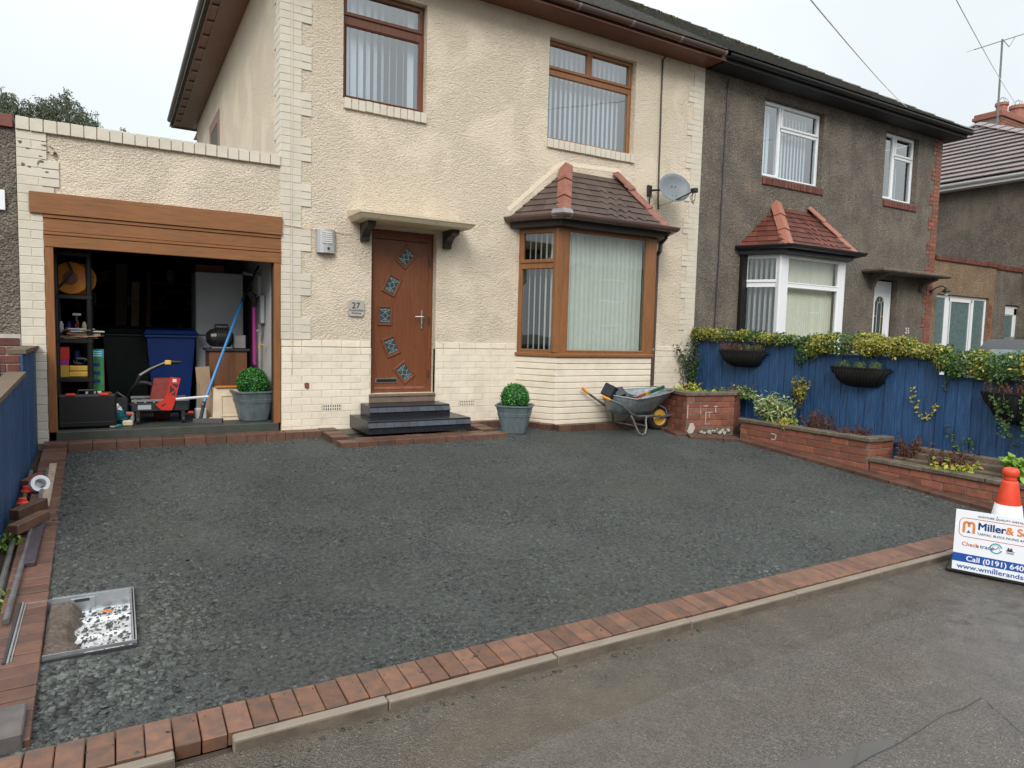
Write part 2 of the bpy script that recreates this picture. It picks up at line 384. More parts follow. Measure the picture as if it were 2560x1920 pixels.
M['signteal'] = basic('sign_teal', (.05,.33,.42), .4, .03, 5)
M['ink'] = basic('dark_ink', (.03,.03,.035), .5, .03, 5)
M['greysmoke'] = basic('frosted_plate', (.42,.40,.36), .25, .05, 10)
M['dish'] = basic('dish_grey', (.155,.18,.195), .45, .08, 12)
M['frost'] = basic('frosted_green_glass', (.10,.155,.15), .25, .25, 14, spec=.6)
M['carpaint'] = basic('black_car_paint', (.01,.012,.016), .15, .05, 5)
M['stem'] = basic('woody_stem', (.10,.055,.035), .85, .2, 20)
M['bark'] = basic('bark', (.10,.075,.05), .9, .3, 10, .6, 30)
M['box'] = foliage('boxwood_leaf', [(.006,.035,.006),(.025,.16,.02),(.11,.40,.07)], .35, .1)
M['gold'] = foliage('golden_euonymus_leaf', [(.08,.11,.018),(.32,.30,.05),(.48,.43,.10),(.17,.20,.03),(.42,.37,.07)], .45)
M['greenleaf'] = foliage('green_leaf', [(.02,.055,.012),(.045,.11,.02),(.09,.17,.03)], .45)
M['darkleaf'] = foliage('dark_green_leaf', [(.010,.03,.010),(.025,.06,.018),(.05,.10,.03)], .45)
M['varieg'] = foliage('variegated_leaf', [(.10,.17,.05),(.30,.37,.13),(.50,.54,.27),(.14,.23,.06)], .45)
M['bronze'] = foliage('bronze_heather', [(.22,.085,.03),(.34,.14,.045),(.16,.08,.03)], .7)
M['lime'] = foliage('lime_leaf', [(.16,.26,.03),(.30,.40,.05),(.42,.42,.07),(.45,.20,.06)], .45)
M['limehydr'] = foliage('hydrangea_leaf', [(.10,.22,.03),(.20,.34,.05),(.32,.42,.07)], .4)
M['dead'] = foliage('dead_leaf', [(.075,.03,.022),(.14,.06,.04),(.06,.035,.025)], .85)
M['willow'] = foliage('willow_leaf', [(.055,.07,.038),(.09,.11,.06),(.13,.15,.09)], .6)
M['orangeleaf'] = basic('orange_fallen_leaf', (.45,.13,.03), .6, .2, 30)
def gravelmat(stone):
    m = N('slate_chip' if stone else 'compacted_slate_fines')
    n = m.noise(38, 5, .65); big = m.noise(.8, 4, .6)
    c = m.ramp(n, [(.3,(.033,.036,.034)),(.52,(.070,.076,.071)),(.72,(.118,.126,.117))])
    if stone: c = m.scalecol(c, m.mr(m.isl, 0, 1, .35, 1.4))
    c = m.mix(m.ramp(big, [(.5,0),(.7,.35)]), c, (.088,.084,.068)); c = m.scalecol(c, m.mr(m.noise(.55, 5, .65), .35, .65, .84, 1.2))
    m.base(c); m.rough(.62 if stone else .75); m.b.inputs['Specular IOR Level'].default_value = .22
    if not stone:
        v = m.vor(95, 'F1'); h = m.math('ADD', m.math('MULTIPLY', m.noise(130, 4, .7), 1), m.math('MULTIPLY', v, -.8)); m.bump(h, .9, .012)
    else: m.bump(m.noise(90,3), .4, .003)
    return m.mat
M['stone'] = gravelmat(True); M['fines'] = gravelmat(False)
def asphalt(name, c1, c2, wet0, wet1, brown, fleck=1.0, bs=.8):
    m = N(name); fine = m.vor(170, out='Color'); sep = m.n('ShaderNodeSeparateColor'); m.l(fine, sep.inputs[0])
    d = m.vor(170); big = m.noise(.9, 4, .6, stretch=(.5,1,1)); mid = m.noise(7, 4, .6)
    c = m.mix(m.ramp(sep.outputs[0], [(.2,0),(.9,1)]), c1, c2)
    c = m.mix(m.ramp(sep.outputs[1], [(.975,0),(.99,fleck)]), c, (.34,.33,.30))
    c = m.mix(m.ramp(big, [(.42,0),(.68,.6)]), c, brown); c = m.scalecol(c, m.mr(mid,.3,.7,.85,1.15))
    m.base(c); m.rough(m.ramp(m.math('ADD', m.math('MULTIPLY',big,.6), m.math('MULTIPLY',mid,.4)), [(.42,wet0),(.56,wet1)]))
    h = m.math('ADD', m.math('MULTIPLY', d, -1.0), m.math('MULTIPLY', m.noise(60,4,.65), .9))
    m.bump(h, bs, .012); return m.mat
M['road'] = asphalt('wet_asphalt', (.062,.056,.046), (.145,.130,.110), .20, .42, (.13,.105,.068), .9)
M['road2'] = asphalt('older_wet_asphalt', (.064,.058,.052), (.138,.126,.113), .06, .24, (.115,.096,.070), .25, .5)
M['road3'] = asphalt('rough_patch_asphalt', (.075,.069,.062), (.17,.155,.14), .45, .6, (.14,.12,.10))
M['puddle'] = basic('standing_water', (.05,.042,.032), .04, .2, 3, spec=.8)
M['ground'] = basic('far_ground', (.07,.075,.05), .95, .2, .3)
M['manhole'] = basic('galvanised_tray', (.75,.77,.78), .3, .1, 16, .3, 30, metal=.5, dirt=((.13,.12,.10), 13, .75))
M['zinc'] = basic('zinc_frame', (.50,.53,.55), .3, .1, 12, metal=.8)
M['puddleb'] = basic('wet_sand', (.085,.062,.045), .5, .3, 30, .8, 80)
M['slate3'] = basic('dark_grey_roof_tile', (.075,.073,.068), .5, .45, 16, .9, 50, dirt=((.115,.11,.05), 5, .6))
# ------------------------------------------------------------ builders shared by the buildings
_bm = {}
def brick_mesh(w, h, d, mat, c=.004):
    k = (round(w,3), round(h,3), round(d,3), mat.name)
    L = _bm.setdefault(k, [])
    if len(L) < 2:
        mb = MB().cbox(-w/2, w/2, 0, d, 0, h, min(c, .003)); j = .0016
        mb.v = [(x+random.uniform(-j,j), y+random.uniform(-j,j)*.7, z+random.uniform(-j,j)) for x,y,z in mb.v]
        me = mb.mesh('brick', mat); L.append(me); return me
    return random.choice(L)
def brick(name, parent, mat, P, w, h, d, rz=0, c=.004, tilt=0):
    return link(name, brick_mesh(w, h, d, mat, c), parent, P, (tilt, 0, rz))
def brick_wall(parent, T, x0, x1, zs, bw, mat, name='brick', y=0.0, d=.08, gap=.006, skip=(), keep=1.0, phase=0, stuffmat=None):
    """rows zs = [(z0, z1)...] of stretchers on the plane y of frame T"""
    rz = math.atan2(T[1][0], T[0][0])
    for i, (z0, z1) in enumerate(zs):
        x = x0 - ((i+phase) % 2)*bw/2
        while x < x1-.01:
            a, b = max(x, x0), min(x+bw, x1); x += bw
            if b-a < .03: continue
            cuts = [(a, b)]
            for (s0, s1, t0, t1) in skip:
                if t0 < (z0+z1)/2 < t1:
                    nc = []
                    for (p, q) in cuts:
                        if q <= s0 or p >= s1: nc.append((p, q)); continue
                        if s0-p > .03: nc.append((p, s0))
                        if q-s1 > .03: nc.append((s1, q))
                    cuts = nc
            for (p, q) in cuts:
                w = round(q-p-gap, 2); P = T @ Vector(((p+q)/2, y+random.uniform(-.0015,.0015), z0+gap/2))
                brick(name, parent, mat, P, w, round(z1-z0-gap,3), d, rz)
def soldier_row(parent, T, x0, x1, z0, z1, n, mat, name, y, d, gap=.006, rot=0):
    rz = math.atan2(T[1][0], T[0][0]); w = (x1-x0)/n
    for i in range(n):
        P = T @ Vector((x0+w*(i+.5), y+random.uniform(-.003,.003), z0+random.uniform(-.002,.002)))
        brick(name, parent, mat, P, round(w-gap,3), round(z1-z0,3), d, rz+random.uniform(-.01,.01))
def holed_wall(mb, T, x0, x1, z0, z1, holes, y=0, depth=.1, mi=0):
    xs = sorted({x0, x1, *[h[0] for h in holes], *[h[1] for h in holes]}); zs = sorted({z0, z1, *[h[2] for h in holes], *[h[3] for h in holes]})
    xs = [x for x in xs if x0 <= x <= x1]; zs = [z for z in zs if z0 <= z <= z1]
    q = lambda x, yy, z: T @ Vector((x, yy, z))
    for i in range(len(xs)-1):
        for j in range(len(zs)-1):
            cx, cz = (xs[i]+xs[i+1])/2, (zs[j]+zs[j+1])/2
            if any(h[0] < cx < h[1] and h[2] < cz < h[3] for h in holes): continue
            mb.quad(q(xs[i],y,zs[j]), q(xs[i+1],y,zs[j]), q(xs[i+1],y,zs[j+1]), q(xs[i],y,zs[j+1]), mi)
    for (a, b, c, d) in holes:
        e = y+depth
        mb.quad(q(a,y,c), q(a,y,d), q(a,e,d), q(a,e,c), mi); mb.quad(q(b,y,c), q(b,e,c), q(b,e,d), q(b,y,d), mi)
        mb.quad(q(a,y,d), q(b,y,d), q(b,e,d), q(a,e,d), mi); mb.quad(q(a,y,c), q(a,e,c), q(b,e,c), q(b,y,c), mi)
def ring(mb, T, x0, x1, z0, z1, w, y0, y1, c=.006, mi=0):
    """rectangular frame with a bevelled face, mitred"""
    def loop(o, y): return [T @ Vector(p) for p in ((x0+o,y,z0+o),(x1-o,y,z0+o),(x1-o,y,z1-o),(x0+o,y,z1-o))]
    L = [loop(0,y1), loop(0,y0+c), loop(c,y0), loop(w-c*1.6,y0), loop(w,y0+c*1.6), loop(w,y1)]
    for a, b in zip(L, L[1:]):
        for k in range(4): mb.quad(a[k], a[(k+1)%4], b[(k+1)%4], b[k], mi)
_sl = {}
def slats(parent, T, x0, x1, z0, z1, y, mat, pitch=.085, ang=.5, width=.089, angs=None):
    n = max(1, int((x1-x0)/pitch)); rz = math.atan2(T[1][0], T[0][0])
    k = (round(z1-z0,3), width, mat.name)
    if k not in _sl:
        mb = MB(); h = z1-z0; nn = 4
        for i in range(nn):
            a, b = -width/2+width*i/nn, -width/2+width*(i+1)/nn; f = lambda t: .006*math.cos(PI*t/width)
            mb.quad((a,f(a),0),(b,f(b),0),(b,f(b),h),(a,f(a),h))
            mb.quad((a,f(a)+.001,0),(a,f(a)+.001,h),(b,f(b)+.001,h),(b,f(b)+.001,0))
        me = bpy.data.meshes.new('slat'); me.from_pydata(mb.v, [], mb.f); me.materials.append(mat); me.polygons.foreach_set('use_smooth',[True]*len(me.polygons)); _sl[k] = me
    for i in range(n):
        x = x0 + (i+.5)*(x1-x0)/n
        a = (angs(i/max(1,n-1)) if angs else ang) + random.uniform(-.05,.05)
        link('slat', _sl[k], parent, T @ Vector((x, y, z0)), (0,0,rz+a))
def window(house, T, x0, x1, z0, z1, y, mat, panes, blind=None, label=None, gl=None, fw=.05, depth=.07, bars=(), sashmat=None, leafs=True):
    """panes: (x0,x1,z0,z1,opening?) in frame coordinates; the window is a part, panes, sashes and slats are its sub-parts"""
    mb = MB(); ring(mb, T, x0, x1, z0, z1, fw, y, y+depth)
    for b in bars: mb.box(b[0], b[1], y+.004, y+depth-.004, b[2], b[3], T)
    w = part('window', mb, mat, house, label=label)
    for (a, b, c, d, op) in panes:
        if op:
            sb = MB(); ring(sb, T, a, b, c, d, .045, y-.016, y+.03, .007); part('sash', sb, sashmat or mat, w); i = .044
        else:
            sb = MB(); ring(sb, T, a, b, c, d, .016, y+.002, y+.03, .006); part('glazing_bead', sb, sashmat or mat, w); i = .015
        g = MB().quad(*[T @ Vector(p) for p in ((a+i,y+.022,c+i),(b-i,y+.022,c+i),(b-i,y+.022,d-i),(a+i,y+.022,d-i))])
        part('pane', g, gl or M['glass'], w)
    if blind: blind(w)
    return w
def roof_tiles(parent, A, B, C, D, rows, tw, mat, name='tile', th=.012, lift=.012, scallop=None, stuff=False, gap=.003, jit=.004, fluff=0):
    """tiled slope, eave A->B, top D->C; every tile a slab with its lower edge proud"""
    A, B, C, D = map(Vector, (A,B,C,D)); n = (B-A).cross(D-A).normalized()
    if n.z < 0: n = -n
    bulk = MB(); u = (B-A).normalized()
    for r in range(rows):
        t0, t1 = r/rows, (r+1.15)/rows if r < rows-1 else 1
        L0, R0 = A.lerp(D,t0), B.lerp(C,t0); L1, R1 = A.lerp(D,min(t1,1)), B.lerp(C,min(t1,1))
        up = ((D-A) - u*((D-A).dot(u)))*(min(t1,1)-t0)     # straight up the slope
        a0, a1 = (L0-A).dot(u), (R0-A).dot(u); b0, b1 = (L1-A).dot(u), (R1-A).dot(u)
        o0 = A + ((L0-A)-u*a0)
        x = a0 - (r%2)*tw/2 - .0001; lo, hi = min(a0,b0), max(a1,b1); x = lo - (r%2)*tw/2
        while x < hi:
            p, q = x+gap/2, x+tw-gap/2; x += tw
            P0, P1 = max(p,a0), min(q,a1); Q0, Q1 = max(p,b0), min(q,b1)
            if P1-P0 < .012 and Q1-Q0 < .012: continue
            P1 = max(P1,P0); Q1 = max(Q1,Q0)
            if P1-P0 < .012: P0 = P1 = min(max((p+q)/2, a0), a1)
            if Q1-Q0 < .012: Q0 = Q1 = min(max((p+q)/2, b0), b1)
            j = random.uniform(0, jit); dz = n*(lift+j); sh = up*(-random.uniform(0,.03))
            bl, br = o0+u*P0+dz+sh, o0+u*P1+dz+sh; tr, tl = o0+u*Q1+up, o0+u*Q0+up; k = n*th
            mb = bulk if stuff else MB()
            if scallop and scallop(r, (x-tw/2-lo)/(hi-lo)) and P1-P0 > tw*.8:
                m = 5; vs = []
                for s_ in range(m+1):
                    f = s_/m; vs.append(bl.lerp(br,f) - up.normalized()*(.030*math.sin(f*2*PI+ (r%2)*PI)))
                vs += [tr, tl]; nn = len(vs); vv = vs + [v-k for v in vs]
                mb.add([v+n*.0 for v in vv], [tuple(range(nn)), tuple(range(2*nn-1,nn-1,-1))]+[(i,(i+1)%nn,(i+1)%nn+nn,i+nn) for i in range(nn)])
            else:
                mb.hexa([bl-k, br-k, tr-k, tl-k, bl, br, tr, tl])
            if not stuff: part(name, mb, mat, parent)
    if stuff: part(name, bulk, mat, parent, kind='stuff')
def hip_tiles(parent, P0, P1, n, mat, w=.13, drop=.05, name='hip_tile', th=.014, over=1.08, nl=None, nr=None):
    """angled ridge tiles laid from P0 (bottom) to P1; nl, nr: unit vectors along the two slopes, away from the hip"""
    P0, P1 = Vector(P0), Vector(P1); d = (P1-P0).normalized(); up = Vector((0,0,1)); s = d.cross(up).normalized(); nrm = s.cross(d).normalized()
    for i in range(n):
        a = P0.lerp(P1, i/n); b = P0.lerp(P1, min((i+over)/n, 1.0)); mb = MB()
        l0 = a + nrm*.045; l1 = b + nrm*.022
        for sg in (-1,1):
            side = s*sg
            def q(base, k, dn): return base + side*w*k - nrm*dn
            o = [q(l0,0,0), q(l0,1,drop), q(l1,1,drop), q(l1,0,0)]; kk = nrm*th
            mb.hexa([v-kk for v in o] + o)
        part(name, mb, mat, parent)
def gutter(parent, path, mat, r=.055, name='gutter', brackets=None, bmat=None):
    """half round gutter swept along a horizontal path"""
    path = [Vector(p) for p in path]; n = 8; rings = []
    for i, p in enumerate(path):
        a = (path[i]-path[i-1]).normalized() if i else (path[1]-path[0]).normalized()
        b = (path[i+1]-path[i]).normalized() if i < len(path)-1 else a
        t = (a+b).normalized(); s = Vector((t.y,-t.x,0)).normalized(); k = 1/max(.3, (a+b).length/2)
        prof = [(-r, .0)] + [(-r*math.cos(PI*j/n), -r*math.sin(PI*j/n)) for j in range(n+1)]
        rings.append([p + s*(x*k) + Vector((0,0,z)) for x, z in prof] + [p + s*(x*.86*k) + Vector((0,0,z*.86)) for x, z in reversed(prof)])
    mb = MB(); m = len(rings[0])
    mb.v = [tuple(v) for q in rings for v in q]
    for i in range(len(path)-1):
        for k in range(m): mb.f.append((i*m+k, i*m+(k+1)%m, (i+1)*m+(k+1)%m, (i+1)*m+k))
    mb.f.append(tuple(range(m))); mb.f.append(tuple((len(path)-1)*m+k for k in range(m))); mb.m = [0]*len(mb.f)
    g = part(name, mb, mat, parent)
    for (P, t, wd) in (brackets or []):
        P = Vector(P); t = Vector(t).normalized(); s = Vector((t.y,-t.x,0)); b = MB()
        for j in range(n):
            a0, a1 = PI*j/n, PI*(j+1)/n; R = r*1.1; r0 = r*1.0
            pts = []
            for rr in (r0, R):
                for aa in (a0, a1): pts.append((-rr*math.cos(aa), -rr*math.sin(aa)))
            f = lambda p, k: P + s*p[0] + Vector((0,0,p[1])) + t*k
            b.hexa([f(pts[0],-wd),f(pts[1],-wd),f(pts[1],wd),f(pts[0],wd),f(pts[2],-wd),f(pts[3],-wd),f(pts[3],wd),f(pts[2],wd)])
        part('gutter_bracket', b, bmat or mat, g)
    return g
def text(s, size, mat, parent, loc, rot=(PI/2,0,0), align='LEFT', fat=0, name='lettering', sx=1.0, ext=.0006):
    cu = bpy.data.curves.new('t', 'FONT'); cu.body = s; cu.size = size; cu.align_x = align; cu.extrude = ext; cu.offset = 0
    to = bpy.data.objects.new('t', cu); COL.objects.link(to); dg = bpy.context.evaluated_depsgraph_get()
    me = bpy.data.meshes.new_from_object(to.evaluated_get(dg)); bpy.data.objects.remove(to); me.materials.clear(); me.materials.append(mat)
    if fat:      # bold: the strokes doubled sideways, each copy a hair in front of the last
        v0 = [tuple(v.co) for v in me.vertices]; f0 = [tuple(p.vertices) for p in me.polygons]; V, Fc = [], []
        offs = [(-fat*.6,-fat*.3,0),(fat*.6,-fat*.3,.00015),(-fat*.3,fat*.5,.0003),(fat*.4,fat*.5,.00045)]
        for i, (dx, dy, dz) in enumerate(offs): V += [(a+dx,b+dy,c+dz) for a,b,c in v0]; Fc += [tuple(q+i*len(v0) for q in f) for f in f0]
        me = bpy.data.meshes.new('lettering'); me.from_pydata(V, [], Fc); me.materials.append(mat)
    o = link(name, me, parent, loc, rot); o.scale = (sx,1,1); return o
def leaf_mesh(name, pts, nrm, size, mat, aspect=.5, jit=.5, droop=0, fold=.25, smin=.6):
    """pts, nrm: (n,3) arrays; one folded two-quad leaf at each point"""
    n = len(pts); pts = np.array(pts, float); nrm = np.array(nrm, float) + np.random.normal(0, jit, (n,3))
    nrm /= np.linalg.norm(nrm, axis=1)[:,None]+1e-9
    a = np.random.normal(0,1,(n,3)); a[:,2] -= droop; a -= nrm*(a*nrm).sum(1)[:,None]; a /= np.linalg.norm(a,axis=1)[:,None]+1e-9
    b = np.cross(nrm, a); L = (size*np.random.uniform(smin,1.2,n))[:,None]; W = L*aspect/2
    c0 = pts; c1 = pts+a*L; m = pts+a*L*.5 ; l = m+b*W+nrm*W*fold*2; r = m-b*W+nrm*W*fold*2
    v = np.stack([c0, r, c1, l], 1).reshape(-1,3); idx = np.arange(n)*4
    tris = np.stack([np.stack([idx,idx+1,idx+2],1), np.stack([idx,idx+2,idx+3],1)],1).reshape(-1,3)
    me = bpy.data.meshes.new(name); me.vertices.add(len(v)); me.vertices.foreach_set('co', v.ravel())
    me.loops.add(len(tris)*3); me.loops.foreach_set('vertex_index', tris.ravel().astype(np.int32))
    me.polygons.add(len(tris)); me.polygons.foreach_set('loop_start', np.arange(len(tris),dtype=np.int32)*3)
    me.polygons.foreach_set('loop_total', np.full(len(tris),3,dtype=np.int32)); me.update(calc_edges=True); me.validate(); me.materials.append(mat); return me
def leaves(name, parent, pts, nrm, size, mat, **k):
    o = link(name, leaf_mesh(name, pts, nrm, size, mat, **k), parent); o['kind'] = 'stuff'; return o
I4 = Matrix.Identity(4)
def ZD(y, x=0):
    a = (-.125 if y > -1 else -.125+.078*(y+1)); b = -.10+.07*y; t = min(1,max(0,(x-2.6)/1.2)); t = t*t*(3-2*t); return a*(1-t)+min(a,b)*t
RZD = -.50      # road surface at the kerb

# ------------------------------------------------------------ ground, road, drive
mb = MB(); mb.quad((-400,-400,-.75),(400,-400,-.75),(400,400,-.75),(-400,400,-.75)); struct('ground', mb, M['ground'])
mb = MB(); mb.box(-60, 80, -14, -5.46, -.74, RZD); struct('road', mb, M['road'])
# road: near strip relaid against the kerb, and a rougher footway patch at the right
mb = MB(); poly = [(-3,-5.60),(-1.2,-5.60),(.2,-5.60),(1.9,-5.62),(5.5,-5.66),(5.5,-14),(-3,-14)]
seam = [at(1180,1930,Z=RZD), at(1431,1824,Z=RZD), at(1640,1745,Z=RZD), at(1835,1681,Z=RZD), at(2100,1590,Z=RZD), at(2365,1511,Z=RZD), at(2560,1440,Z=RZD)]
pts = [Vector((seam[0].x-2, seam[0].y-.6, 0))] + [Vector((p.x+random.uniform(-.01,.01), p.y+random.uniform(-.01,.01), 0)) for p in seam] + [Vector((6,-5.9,0)), Vector((6,-13.9,0)), Vector((-4,-13.9,0))]
mb.add([(p.x,p.y,RZD+.0045) for p in pts]+[(p.x,p.y,-.60) for p in pts], [tuple(range(len(pts)))]+[(i,(i+1)%len(pts),(i+1)%len(pts)+len(pts),i+len(pts)) for i in range(len(pts))])
struct('road_surface_patch', mb, M['road2'])
ck = at(2453,1750,Z=RZD); cl = at(2120,1925,Z=RZD); crr = at(2570,1852,Z=RZD)
d1, d2 = (cl-ck), (crr-ck); pts = [ck]
for f in (.15,.3,.5,.7,.85,1,1.6): pts.append(ck+d1*f+Vector((random.uniform(-.012,.012),random.uniform(-.012,.012),0)))
pts += [ck+d1*1.6+d2*6]; 
for f in (4,2,1,.75,.5,.3,.15): pts.append(ck+d2*f+Vector((random.uniform(-.012,.012),random.uniform(-.012,.012),0)))
mb = MB(); pts_k = pts[:]
mb.add([(p.x,p.y,RZD+.010) for p in pts]+[(p.x,p.y,-.60) for p in pts], [tuple(range(len(pts)))]+[(i,(i+1)%len(pts),(i+1)%len(pts)+len(pts),i+len(pts)) for i in range(len(pts))])
struct('footway_patch', mb, M['road3'])
mb = MB()
def crackline(pp, w0=.006):
    for a, b in zip(pp, pp[1:]):
        d = (b-a); n_ = Vector((-d.y,d.x,0)).normalized()*w0*random.uniform(.5,1.6); z = RZD+.0125
        mb.quad((a.x-n_.x,a.y-n_.y,z),(b.x-n_.x,b.y-n_.y,z),(b.x+n_.x,b.y+n_.y,z),(a.x+n_.x,a.y+n_.y,z))
crackline([pts_k[0]]+pts_k[1:8], .0016); crackline([pts_k[0]]+pts_k[::-1][:6], .0015)
struct('road_crack', mb, M['ink'])
pc = at(2080,1905,Z=RZD); mb = MB(); pp = []
for k in range(40):
    a = 2*PI*k/40; r = 1+.22*math.sin(3*a+1)+.16*math.sin(5*a)+.08*math.sin(11*a)
    pp.append((pc.x-.10+.34*r*math.cos(a), pc.y-.07+.13*r*math.sin(a), RZD+.0075))
mb.add(pp, [tuple(range(40))]); struct('puddle', mb, M['puddle'])
# drive bed of compacted slate fines: fine grid with gentle unevenness
GX0, GX1, GY0, GY1 = -2.09, 6.0, -5.25, .0
from mathutils import noise as mn
def bed(x, y):
    z = ZD(y, x) + (-.14 if (-2.02 < x < -1.605 and -4.53 < y < -3.89) else 0) + .010*mn.noise(Vector((x*1.1,y*1.1,0))) + .006*mn.noise(Vector((x*4,y*4,3)))
    return z
def grid(mb, x0,x1,y0,y1,nx,ny,fn):
    b = len(mb.v)
    for j in range(ny+1):
        for i in range(nx+1):
            x, y = x0+(x1-x0)*i/nx, y0+(y1-y0)*j/ny; mb.v.append((x,y,fn(x,y)))
    for j in range(ny):
        for i in range(nx):
            k = b+j*(nx+1)+i; mb.f.append((k,k+1,k+nx+2,k+nx+1)); mb.m.append(0)
mb = MB(); grid(mb, GX0, GX1+.9, GY0, .1, 460, 290, bed); drive = struct('driveway', mb, M['fines'], smooth=True)
# loose slate chips: denser and larger along the edges and in scattered drifts
def nfield(x, y, s, o):
    return np.array([mn.noise(Vector((a*s+o, b*s-o, o))) for a, b in zip(x, y)])
def chips(n, smin, smax, sampler, seed):
    rg = np.random.RandomState(seed); x, y = sampler(rg, n); n = len(x)
    pg = [(math.cos(2*PI*k/5), math.sin(2*PI*k/5)) for k in range(5)]
    base = np.array([[a,b,1] for a,b in pg]+[[a*1.12,b*1.12,-1] for a,b in pg])      # flat angular flake
    faces = [(0,1,2),(0,2,3),(0,3,4)]+[q for k in range(5) for q in ((k,5+k,5+(k+1)%5),(k,5+(k+1)%5,(k+1)%5))]
    s = smin*(smax/smin)**(rg.rand(n)**1.7); flat = rg.uniform(.12,.30,n); th = rg.rand(n)*2*PI
    jt = rg.normal(0,.27,(n,5,2)); v = np.repeat(base[None],n,0); v[:,:5,:2] += jt; v[:,5:,:2] += jt+rg.normal(0,.06,(n,5,2)); v[:,:5,2] += rg.normal(0,.22,(n,5)); v[:,:,2] *= flat[:,None]; v[:,:,1] *= rg.uniform(.5,.95,n)[:,None]
    tl = rg.normal(0,.16,n); ct, st = np.cos(tl), np.sin(tl)
    X, Z = v[:,:,0]*ct[:,None]-v[:,:,2]*st[:,None], v[:,:,0]*st[:,None]+v[:,:,2]*ct[:,None]
    c, q = np.cos(th)[:,None], np.sin(th)[:,None]; X, Y = X*c-v[:,:,1]*q, X*q+v[:,:,1]*c
    hs = (s/2)[:,None]; zb = np.array([bed(a,b) for a,b in zip(x,y)])+s*rg.uniform(.02,.14,n)
    V = np.stack([X*hs+x[:,None], Y*hs+y[:,None], Z*hs+zb[:,None]],2).reshape(-1,3)
    F = (np.array(faces)[None]+(np.arange(n)*10)[:,None,None]).reshape(-1,3); return V, F
def fast(name, V, F, mat):
    me = bpy.data.meshes.new(name); me.vertices.add(len(V)); me.vertices.foreach_set('co', V.ravel())
    me.loops.add(F.size); me.loops.foreach_set('vertex_index', F.ravel().astype(np.int32)); me.polygons.add(len(F))
    me.polygons.foreach_set('loop_start', np.arange(len(F),dtype=np.int32)*3); me.polygons.foreach_set('loop_total', np.full(len(F),3,dtype=np.int32))
    me.update(calc_edges=True); me.materials.append(mat); return me
APX0, APX1, APY = .42, 2.50, -1.02
def allowed(x, y):
    ok = (x > GX0+.03) & (x < 5.60) & (y > -5.20) & (y < -.22)
    ok &= ~((x > APX0+.1) & (x < APX1-.1) & (y > APY))
    ok &= ~((x > 3.1) & (y > -.72+ np.maximum(0, (3.6-x))*1.4 ) & (x < 5.5))
    ok &= ~((x > 4.95) & (y > -1.55-.45*(x-4.95)))
    ok &= ~((x > -2.07) & (x < -1.60) & (y > -4.56) & (y < -3.90))
    return ok
def S_edge(rg, n):
    x = rg.uniform(GX0, 5.6, n); y = rg.uniform(-5.2, -.2, n); m = allowed(x,y); x, y = x[m], y[m]
    dl = x-GX0; df = y+5.2; dr = 5.6-x; dh = -.25-y; ap = np.minimum(np.abs(y-APY)+np.maximum(0,np.maximum(APX0-x,x-APX1)), 9)
    w = np.exp(-dl/.22)*1.4 + np.exp(-((dl/.5)**2+(df/.6)**2))*1.0 + np.exp(-dr/.14)*.8 + np.exp(-df/.06)*.6 + np.exp(-dh/.10)*.7 + np.exp(-ap/.07)*.7
    w += np.exp(-(((x+1.4)/.22)**2+((y+4.3)/.3)**2))*.9
    f = nfield(x, y, 1.3, 5.0)*.6+nfield(x, y, 3.4, 9.0)*.5; w += np.clip(f-.10, 0, 1)*1.3
    k = rg.rand(len(x)) < np.clip(w, 0, 1); return x[k], y[k]
def S_all(rg, n):
    x = rg.uniform(GX0, 5.6, n); y = rg.uniform(-5.2, -.2, n); m = allowed(x,y); x, y = x[m], y[m]
    f = nfield(x, y, 2.2, 2.0); k = rg.rand(len(x)) < np.clip(.38+1.5*f,.06,1); return x[k], y[k]
V1, F1 = chips(75000, .010, .036, S_edge, 1); V2, F2 = chips(190000, .007, .021, S_all, 2)
g = link('slate_chippings', fast('slate_chippings', np.vstack([V1,V2]), np.vstack([F1,F2+len(V1)]), M['stone'])); g['kind'] = 'stuff'
g['label'] = 'loose dark grey slate chippings over the unfinished drive'; g['category'] = 'gravel'
def big_stones(n, seed, sampler, smin, smax): return chips(n, smin, smax, sampler, seed)
def S_corner(rg, n):
    x = GX0+.05+np.abs(rg.normal(0,.28,n)); y = -5.05+np.abs(rg.normal(0,.42,n)); m = allowed(x,y); return x[m], y[m]
def S_mh(rg, n):
    x = -1.75+rg.normal(0,.28,n); y = -4.62-np.abs(rg.normal(0,.10,n)); m = allowed(x,y)
    x2 = -1.53+np.abs(rg.normal(0,.1,n)); y2 = -4.2+rg.normal(0,.25,n); m2 = allowed(x2,y2); return np.r_[x[m],x2[m2]], np.r_[y[m],y2[m2]]
Va, Fa = chips(620, .024, .055, S_corner, 3); Vb, Fb = chips(420, .02, .044, S_mh, 4)
g = link('large_slate_chips', fast('large_slate_chips', np.vstack([Va,Vb]), np.vstack([Fa,Fb+len(Va)]), M['stone'])); g['kind'] = 'stuff'
g['label'] = 'larger angular slate pieces in the near left corner of the drive'; g['category'] = 'gravel'

